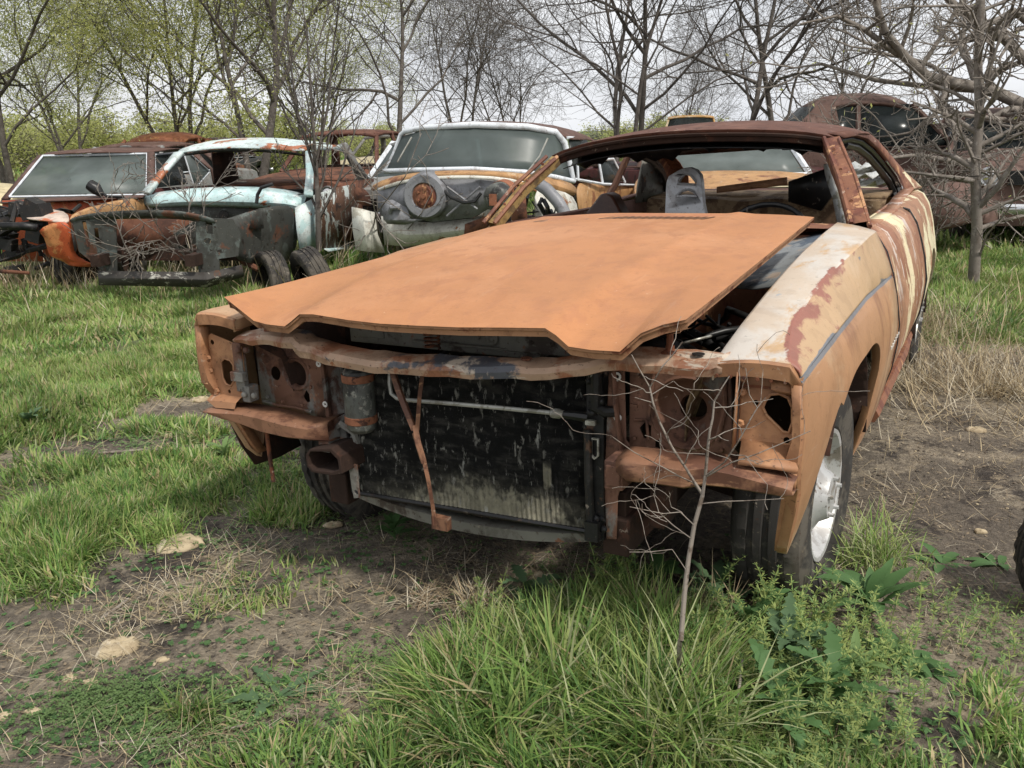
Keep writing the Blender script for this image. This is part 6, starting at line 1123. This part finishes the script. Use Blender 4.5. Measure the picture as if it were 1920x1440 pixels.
# ------------------------------------------------------------------ trees
def frusta(P0, P1, R0, R1, n):
    N = len(P0); d = P1 - P0; L_ = np.linalg.norm(d, axis=1, keepdims=True); d = d / np.maximum(L_, 1e-9)
    ref = np.where(np.abs(d[:, 2:3]) < .9, np.array([[0, 0, 1.]]), np.array([[1., 0, 0]])); a = np.cross(d, ref); a /= np.maximum(np.linalg.norm(a, axis=1, keepdims=True), 1e-9); b = np.cross(d, a)
    an = np.arange(n) * 2 * pi / n; cs = (a[:, None] * np.cos(an)[None, :, None] + b[:, None] * np.sin(an)[None, :, None])
    V = np.concatenate([P0[:, None] + cs * R0[:, None, None], P1[:, None] + cs * R1[:, None, None]], 1)
    i = np.arange(n); j = (i + 1) % n; Fq = np.stack([i, j, j + n, i + n], -1)[None] + (np.arange(N) * 2 * n)[:, None, None]
    return V.reshape(-1, 3), Fq.reshape(-1, 4)
class Tree:
    def __init__(s, seed): s.r = random.Random(seed); s.seg = []; s.tips = []
    def branch(s, p, d, ln, r, lvl, maxl, cfg):
        rr = s.r; n = max(3, int(ln / (cfg.get('step', .28) * (1 if lvl < 2 else .6)))); n = min(n, 9); p = np.array(p, float); d = np.array(d, float); d /= np.linalg.norm(d); pts = [p.copy()]; st = ln / n
        for i in range(n):
            d = d + np.array([rr.gauss(0, 1), rr.gauss(0, 1), rr.gauss(0, .8)]) * cfg['wob'] * (1 if lvl else .35) + np.array((0, 0, cfg['up'] * (1 if lvl < 3 else .4))); d /= np.linalg.norm(d)
            p = p + d * st; pts.append(p.copy())
        s.along(pts, r, max(cfg['rmin'], r * (.16 if lvl == 0 else .30)), lvl, maxl, cfg, ln)
    def along(s, pts, r0, r1, lvl, maxl, cfg, ln=None):
        rr = s.r; n = len(pts) - 1
        if ln is None: ln = sum(np.linalg.norm(np.array(b) - a) for a, b in zip(pts, pts[1:]))
        rad = [r0 + (r1 - r0) * i / n for i in range(n + 1)]
        for i in range(n): s.seg.append((pts[i], pts[i + 1], rad[i], rad[i + 1]))
        if lvl >= maxl: s.tips.append(pts[-1]); s.tips.append(pts[max(0, n - 1)]); return
        kids = cfg['kids'][min(lvl, len(cfg['kids']) - 1)]; f0 = cfg['first'] if lvl == 0 else .12
        for k in range(kids):
            f = f0 + (1 - f0) * (k + rr.random()) / kids; x = f * n; i = min(int(x), n - 1); q = np.array(pts[i]) + (np.array(pts[i + 1]) - pts[i]) * (x - i); dd = np.array(pts[i + 1], float) - pts[i]; dd /= max(1e-6, np.linalg.norm(dd))
            per = np.cross(dd, np.array([rr.gauss(0, 1), rr.gauss(0, 1), rr.gauss(0, 1)])); per /= max(1e-6, np.linalg.norm(per)); an = rr.uniform(*cfg['ang'])
            nd = dd * cos(an) + per * sin(an); rl = rad[i] * rr.uniform(.45, .7) if lvl else rad[i] * rr.uniform(.45, .75)
            s.branch(q, nd, max(.12, ln * (rr.uniform(.35, .75) if lvl else rr.uniform(.45, .80)) * (1.05 - .45 * f) * cfg.get('shrink', 1)), max(cfg['rmin'], rl), lvl + 1, maxl, cfg)
    def mesh(s, name, mat):
        A = np.array([a for a, _, _, _ in s.seg]); B = np.array([b for _, b, _, _ in s.seg]); r0 = np.array([c for *_, c, _ in s.seg]); r1 = np.array([c for *_, c in s.seg])
        big = r0 > .022; V1, F1 = frusta(A[big], B[big], r0[big], r1[big], 7); V2, F2 = frusta(A[~big], B[~big], r0[~big], r1[~big], 3)
        return fastmesh(name, np.concatenate([V1, V2]), np.concatenate([F1, F2 + len(V1)]), mat, smooth=True)
    def leaves(s, name, mats, per, size, spread, keep=1.0, seed=0):
        r_ = np.random.default_rng(seed); T = np.array(s.tips); T = T[r_.random(len(T)) < keep]; P = np.repeat(T, per, 0) + r_.normal(0, spread, (len(T) * per, 3)); n = len(P)
        a = r_.normal(size=(n, 3)); a /= np.linalg.norm(a, axis=1, keepdims=True); c = np.cross(a, r_.normal(size=(n, 3))); c /= np.linalg.norm(c, axis=1, keepdims=True); sz = size * r_.uniform(.5, 1.3, n)[:, None]
        V = np.stack([P - a * sz, P + c * sz * .45, P + a * sz, P - c * sz * .45], 1).reshape(-1, 3)
        return fastmesh(name, V, np.arange(n * 4).reshape(-1, 4), mats, r_.integers(0, len(mats), n))
BARK = paint('grey_brown_bark', (0.12, 0.105, 0.092), [((0.18, 0.16, 0.14), 9, .5, .65, S1), ((0.055, 0.045, 0.04), 5, .55, .7, S1)], rough=.95, bump=.5, bscale=25)
BARKL = paint('pale_grey_bark', (0.20, 0.175, 0.15), [((0.30, 0.27, 0.24), 14, .5, .64, S1), ((0.12, 0.10, 0.085), 22, .55, .7, S1)], rough=.95, bump=.5, bscale=40)
LFM = [leafmat('spring_leaf', (0.54, 0.56, 0.19), .6), leafmat('spring_leaf_pale', (0.66, 0.66, 0.32), .6), leafmat('spring_leaf_deep', (0.40, 0.44, 0.15), .6)]
def plant(px, D, tree_me, leaf_me, name, label, group=None, rz=0, sc=1.0, cat='tree'):
    x = pxx(px, D); z = float(gz(x, D)) - .03; o = empty(name, loc=(x, D, z), rz=rz, label=label, cat=cat, group=group); o.scale = (sc,) * 3
    link('trunk', tree_me, o)
    if leaf_me is not None: link('crown', leaf_me, o)
    return o
def make(seed, H, r, stems_, cfg, maxl=4, lean=.16):
    t = Tree(seed); rr = t.r
    for k in range(stems_):
        a = rr.uniform(0, 2 * pi); t.branch((0.15 * cos(a) * (stems_ > 1), 0.15 * sin(a) * (stems_ > 1), 0), (cos(a) * lean * (1 if stems_ > 1 else .3), sin(a) * lean * (1 if stems_ > 1 else .3), 1), H * rr.uniform(.8, 1), r * rr.uniform(.7, 1), 0, maxl, cfg)
    return t
CB = dict(wob=.17, up=.02, rmin=.0027, kids=[13, 7, 5, 4], first=.2, ang=(.45, 1.15), step=.45, shrink=1.05)
bare = [make(s_, h, r, st, CB) for s_, h, r, st in ((1, 6.2, .080, 1), (2, 6.4, .065, 2), (3, 7.0, .08, 1), (4, 5.6, .048, 3))]
bm_ = [t.mesh('trunk', BARK) for t in bare]
CL = dict(wob=.18, up=.02, rmin=.0032, kids=[10, 6, 5, 3], first=.2, ang=(.4, 1.1), step=.5, shrink=1.1)
leafy = [make(s_, h, r, st, CL) for s_, h, r, st in ((11, 6.4, .10, 2), (12, 6.8, .07, 3))]; lm_ = [t.mesh('trunk', BARK) for t in leafy]; lv_ = [t.leaves('crown', LFM, 17, .028, .17, keep=.95, seed=i) for i, t in enumerate(leafy)]
lv2 = [t.leaves('crown', LFM, 12, .026, .19, keep=.85, seed=9 + i) for i, t in enumerate(leafy)]
print('tree segs', [len(t.seg) for t in bare + leafy])
gg = 'trees behind the wrecks'
for i, (px, D, k, lf, rz, sc, lb) in enumerate([(28, 18, 0, 1, 0, 1.05, 'thick leafy tree at the far left edge'), (140, 27, 1, 2, 1, .9, 'thinly leafed tree second from the left edge'), (345, 21, 1, 1, 2, 1.0, 'multi stemmed leafy tree left of the darkest green one'), (462, 18, 0, 1, 3.3, 1.05, 'fullest yellow green tree, above the turquoise shell'), (585, 25, 1, 2, 4.1, .9, 'sparse leafy tree right of the fullest green one')]):
    plant(px, D, lm_[k], lv_[k] if lf == 1 else lv2[k], 'leafy_tree', lb, gg, rz, sc)
for i, (px, D, k, rz, sc, lb) in enumerate([(752, 19, 0, .6, 1.0, 'leafless tree standing alone left of the fifties sedan roof peak'), (872, 23, 1, 1.2, .95, 'leafless tree above the fifties sedan windshield'), (962, 24, 3, 2.1, .9, 'several stemmed leafless tree above the fifties sedan right corner'), (1145, 15, 1, 0.2, 1.0, 'leaning leafless tree just right of the fifties sedan'), (1192, 16, 2, 3.0, 1.0, 'straight thick leafless trunk left of the coupe roof middle'), (1290, 30, 3, 4.4, .8, 'fine twigged leafless tree beyond the coupe roof middle'),
        (1408, 15.5, 2, 5.2, .95, 'tall straight leafless tree above the coupe roof'), (1452, 18, 0, 2.8, 1.0, 'leafless tree just right of the tall straight one'), (1560, 30, 1, 4.8, 1.1, 'distant leafless tree behind the forties sedan'), (2230, 24, 2, 1.0, 1.0, 'leafless tree beyond the right edge, nearer'), (2500, 28, 0, 2.0, 1.1, 'leafless tree beyond the right edge, farther'), (-260, 24, 3, 2.0, 1.1, 'leafless tree beyond the left edge')]):
    plant(px, D, bm_[k], None, 'bare_tree', lb, gg, rz, sc)
# far scrub along the horizon
sc_t = make(40, 2.2, .03, 7, dict(wob=.2, up=.0, rmin=.008, kids=[7, 5, 4], first=.1, ang=(.4, 1.1), step=.3), 3, lean=.9); sm = sc_t.mesh('scrub', BARK); sl_ = sc_t.leaves('scrub', LFM, 6, .05, .14, seed=3)
def npm(me):
    v = np.empty(len(me.vertices) * 3, np.float32); me.vertices.foreach_get('co', v); k = me.polygons[0].loop_total; f = np.empty(len(me.polygons) * k, np.int32); me.polygons.foreach_get('vertices', f); return v.reshape(-1, 3), f.reshape(-1, k)
v1, f1 = npm(sm); v2, f2 = npm(sl_); VV_, FF_, MM_, o_ = [], [], [], 0; r_ = np.random.default_rng(77)
for i in range(60):
    px = r_.uniform(-250, 2150) if i < 36 else r_.choice([-1, 1]) * r_.uniform(1200, 2300) + 960; D = r_.uniform(30, 60); x = pxx(px, D); a = r_.uniform(0, 6.28); s_ = r_.uniform(.7, 1.4) * (1.0 if px < 700 else .7); Rm = np.array([[cos(a), -sin(a), 0], [sin(a), cos(a), 0], [0, 0, 1]]) * s_ * np.array([1.3, 1.3, 1])[:, None]
    for v, f, mm in ((v1, f1, 3), (v2, f2, -1)):
        if mm == -1 and px > 1100 and r_.random() < .6: continue
        VV_.append(v @ Rm.T + np.array((x, D, -.15))); FF_.append(f + o_); MM_.append(np.full(len(f), 3) if mm == 3 else r_.integers(0, 3, len(f))); o_ += len(v)
tag(link('scrub', fastmesh('scrub', np.concatenate(VV_), np.concatenate(FF_), LFM + [BARK], np.concatenate(MM_))), kind='stuff')
# the sprawling tree at the right with heavy low limbs
CM = dict(wob=.30, up=.0, rmin=.0030, kids=[7, 5, 3], first=.08, ang=(.5, 1.35), step=.25, shrink=.9)
t = Tree(90); base = at(2060, 420, 12.0)
def limb(pts, r0, r1, lv=0, mx_=3): t.along([np.array(at(a, b, c)) for a, b, c in pts], r0, r1, lv, mx_, CM)
limb([(2060, 430, 12), (2040, 330, 12), (2000, 250, 11.8), (1960, 150, 11.6), (1950, -60, 11.5)], .20, .10)
limb([(2000, 260, 11.8), (1900, 285, 11), (1800, 305, 10.4), (1720, 290, 10), (1640, 300, 9.6)], .055, .012); limb([(1990, 230, 11.8), (1860, 170, 11.4), (1740, 145, 11), (1700, 110, 10.8), (1660, 60, 10.6), (1640, 0, 10.5)], .085, .035); limb([(1740, 145, 11), (1690, 105, 10.8), (1620, 55, 10.6), (1570, 30, 10.5), (1500, 45, 10.4)], .05, .012); limb([(1860, 170, 11.4), (1760, 165, 11.2), (1640, 150, 11), (1540, 120, 10.8), (1470, 130, 10.8)], .045, .010)
limb([(1960, 150, 11.6), (1880, 70, 11.6), (1800, 20, 11.5), (1740, -40, 11.5)], .07, .035); limb([(2000, 260, 11.8), (1890, 225, 11), (1800, 215, 10.5), (1700, 225, 10)], .04, .010); limb([(1950, 60, 11.6), (1900, 20, 11.2), (1830, 60, 10.8), (1780, 110, 10.4)], .05, .015)
o = empty('sprawling_tree', loc=(0, 0, 0), label='big leafless tree with heavy crooked limbs spreading in from the right edge', cat='tree'); bx_, by_ = base[0], base[1]; o.location = (bx_, by_, float(gz(bx_, by_)))
me = t.mesh('trunk', BARKL); me.transform(Matrix.Translation((-bx_, -by_, -o.location[2]))); link('trunk', me, o)
me = t.leaves('crown', [LFM[1], LFM[0]], 1, .03, .15, keep=.10, seed=4); me.transform(Matrix.Translation((-bx_, -by_, -o.location[2]))); link('crown', me, o)
def near_tree(name, label, limbs, cfg, mat, mx_=3, seed=1, cat='tree'):
    tt = Tree(seed)
    for pts, r0, r1, lv in limbs: tt.along([np.array(at(a, b, c)) for a, b, c in pts], r0, r1, lv, mx_, cfg)
    me = tt.mesh('trunk', mat); p = np.array(at(*limbs[0][0][0])); me.transform(Matrix.Translation(-Vector(p))); ob = link(name, me, None, tuple(p)); tag(ob, label, cat); return ob
CS = dict(wob=.16, up=.01, rmin=.0030, kids=[26, 5, 3], first=.18, ang=(.7, 1.4), step=.2, shrink=.62)
near_tree('leafless_tree', 'slim grey leafless tree with many thin twigs, in the green grass right of the coupe', [([(1825, 531, 7.25), (1832, 430, 7.25), (1829, 330, 7.25), (1836, 220, 7.3), (1834, 110, 7.3), (1842, -30, 7.3)], .048, .028, 0), ([(1834, 490, 7.25), (1850, 440, 7.1), (1885, 400, 6.9), (1920, 345, 6.7)], .012, .004, 1), ([(1836, 220, 7.3), (1858, 120, 7.2), (1890, 20, 7.1)], .02, .01, 1)], CS, BARKL, 3, 5)
CS2 = dict(wob=.14, up=.05, rmin=.0035, kids=[12, 5, 3], first=.1, ang=(.3, .8), step=.2, shrink=.8)
near_tree('leafless_tree', 'thin dark multi stemmed leafless tree growing between the turquoise shell and its loose wheel', [([(598, 470, 8.9), (596, 380, 8.9), (592, 300, 8.9), (585, 200, 8.9), (575, 60, 8.9)], .032, .010, 0), ([(594, 330, 8.9), (560, 220, 8.9), (545, 120, 8.9), (530, 10, 8.9)], .018, .007, 1), ([(594, 300, 8.9), (615, 200, 8.9), (625, 90, 8.9), (640, -20, 8.9)], .018, .007, 1)], CS2, BARK, 3, 6)
CT = dict(wob=.25, up=.0, rmin=.0035, kids=[7, 5, 4], first=.1, ang=(.4, 1.1), step=.2, shrink=.8)
near_tree('leafless_bush', 'tangle of bare grey brush behind the coupe tail', [([(1700 + k * 12, 470, 8.4), (1690 + k * 34 - 60, 380, 8.2), (1660 + k * 62 - 130, 280, 8.0)], .012, .005, 0) for k in range(5)], CT, BARKL, 3, 7, 'bush')
near_tree('leafless_bush', 'bare brush growing through the front frame of the turquoise shell', [([(360, 500, 7.9), (330, 460, 7.75), (280, 425, 7.6), (240, 395, 7.5)], .007, .003, 0), ([(365, 505, 7.9), (300, 450, 7.6), (262, 455, 7.5), (240, 470, 7.5)], .006, .003, 0), ([(262, 510, 7.5), (232, 455, 7.5), (212, 400, 7.5), (208, 340, 7.6)], .006, .003, 0), ([(366, 500, 7.8), (358, 450, 7.8), (356, 420, 7.8)], .008, .005, 0), ([(352, 420, 8.6), (355, 380, 8.6), (310, 345, 8.6), (265, 300, 8.6)], .008, .003, 0), ([(380, 420, 8.6), (385, 370, 8.6), (420, 330, 8.6), (440, 290, 8.6)], .007, .003, 0)], dict(CT, kids=[9, 4, 3]), BARKL, 2, 8, 'bush')
near_tree('leafless_bush', 'spindly bare brush in front of the fifties sedan', [([(690, 480, 8.2), (705, 400, 7.4), (760, 330, 7.2), (790, 250, 7.2)], .009, .004, 0), ([(720, 480, 8.0), (700, 380, 7.3), (690, 300, 7.2)], .008, .004, 0), ([(730, 470, 8.0), (790, 400, 7.2), (815, 350, 7.2)], .007, .003, 0), ([(650, 470, 8.2), (640, 400, 8.0), (690, 340, 7.8), (730, 300, 7.8)], .008, .003, 0)], dict(CT, kids=[4, 3, 2]), BARKL, 2, 9, 'bush')
# sapling in front of the coupe
CSP = dict(wob=.26, up=.03, rmin=.0006, kids=[6, 3, 1], first=.1, ang=(.5, 1.2), step=.018, shrink=.36)
d0 = 1.57
SP = [([(1270, 1325, d0 + .13), (1274, 1262, d0 + .10), (1276, 1200, d0), (1283, 1110, d0), (1290, 1050, d0), (1301, 985, d0), (1317, 927, d0)], .0072, .0050, 9), ([(1317, 927, d0), (1290, 885, d0), (1259, 838, d0 - .02), (1238, 795, d0 - .03), (1224, 755, d0 - .03), (1218, 726, d0 - .03)], .0036, .0020, 1), ([(1218, 726, d0 - .03), (1200, 695, d0 - .04), (1184, 665, d0 - .05)], .0018, .001, 2), ([(1218, 726, d0 - .03), (1240, 690, d0 - .05), (1256, 672, d0 - .05), (1280, 641, d0 - .06)], .0018, .0012, 2),
      ([(1317, 927, d0), (1322, 892, d0), (1326, 848, d0 - .02), (1330, 810, d0 - .03), (1336, 784, d0 - .03), (1339, 752, d0 - .03), (1352, 730, d0 - .04), (1368, 705, d0 - .04)], .0042, .0014, 1), ([(1323, 892, d0), (1358, 867, d0 - .03), (1384, 828, d0 - .05), (1405, 790, d0 - .06), (1420, 765, d0 - .06), (1436, 745, d0 - .06)], .0022, .001, 1), ([(1322, 895, d0), (1370, 868, d0 - .05), (1420, 851, d0 - .08), (1470, 830, d0 - .09), (1520, 808, d0 - .1)], .0018, .0009, 1),
      ([(1317, 927, d0), (1300, 905, d0 + .03), (1272, 892, d0 + .03), (1243, 876, d0 + .02), (1189, 848, d0), (1144, 816, d0)], .0020, .0009, 1), ([(1301, 985, d0), (1275, 960, d0 - .05), (1243, 963, d0 - .05), (1180, 950, d0 - .08)], .0016, .0008, 1), ([(1310, 945, d0), (1360, 940, d0), (1397, 939, d0), (1470, 935, d0 - .03)], .0014, .0007, 2), ([(1296, 1010, d0), (1262, 985, d0 - .04), (1235, 960, d0 - .05), (1225, 925, d0 - .05)], .0014, .0008, 1), ([(1287, 1070, d0), (1260, 1030, d0 - .04), (1215, 1035, d0 - .05), (1180, 1035, d0 - .06)], .0013, .0007, 2), ([(1420, 765, d0 - .06), (1405, 740, d0 - .06), (1398, 690, d0 - .06)], .0011, .0007, 3), ([(1224, 755, d0 - .03), (1190, 745, d0 - .03)], .0012, .0007, 3), ([(1222, 740, d0 - .03), (1262, 715, d0 - .03)], .0012, .0007, 3)]
tt = Tree(12)
for pts, r0, r1, lv in SP: tt.along([np.array(at(*q)) for q in pts], r0, r1, lv, 3, CSP)
me = tt.mesh('sapling', WOOD); p = np.array(at(1270, 1325, d0 + .13)); me.transform(Matrix.Translation(-Vector(p))); tag(link('sapling', me, None, tuple(p)), 'leafless sapling standing right in front of the coupe nose', 'sapling')
# dried tufts by the nose
def tuft(px, py, n, ln, label, mats, sd, lean=.5, name='dead_grass_tuft', wd=.003, rad=.03):
    global off, AC, AF, AM
    AC, AF, AM = [], [], []; off = 0; c = G(px, py); x = RNG.normal(0, rad, n); y = RNG.normal(0, rad, n)
    acc(blades(n, x, y, np.zeros(n), ln * RNG.uniform(.4, 1.1, n), np.full(n, wd), np.abs(RNG.normal(lean, .3, n)), RNG.uniform(0, 2 * pi, n), np.abs(RNG.normal(.9, .6, n)), '', None, RNG.integers(0, len(mats), n), rows=7))
    tag(link(name, fastmesh(name, np.concatenate(AC), np.concatenate(AF), mats, np.concatenate(AM)), None, tuple(c)), label, 'grass tuft')
tuft(895, 1150, 260, .13, 'dry tan grass tuft standing in front of the radiator', STM, 1, lean=.25)
tuft(1345, 1190, 90, .22, 'reddish dry grass blades just right of the sapling stem', [STM[0], STM[1]], 2, lean=.3)
tuft(790, 1130, 120, .11, 'pale dried weed stalks left of the tan tuft', [STM[2], STM[1]], 3, lean=.9, name='dried_weed')
tuft(1050, 1330, 240, .30, 'arching broad green grass tuft in the middle foreground', [GRM[1], GRM[4], GRM[0]], 4, lean=.35, name='grass_tuft', wd=.0075)
tuft(1280, 1425, 230, .36, 'tall grass tuft hiding the foot of the sapling', [GRM[1], GRM[0], GRM[4]], 15, lean=.12, name='grass_tuft', wd=.0045, rad=.07)
tuft(1180, 1400, 260, .28, 'tall green grass tuft at the bottom, right of the arching one', [GRM[1], GRM[0], GRM[2]], 5, lean=.3, name='grass_tuft', wd=.005, rad=.06)
tuft(1640, 1060, 200, .24, 'green grass tuft against the right front wheel', [GRM[4], GRM[0], GRM[1]], 6, lean=.2, name='grass_tuft', wd=.004, rad=.05)
tuft(300, 1010, 260, .13, 'dense grass tuft beside the largest flat stone', [GRM[0], GRM[1]], 7, lean=.4, name='grass_tuft', wd=.004, rad=.05)
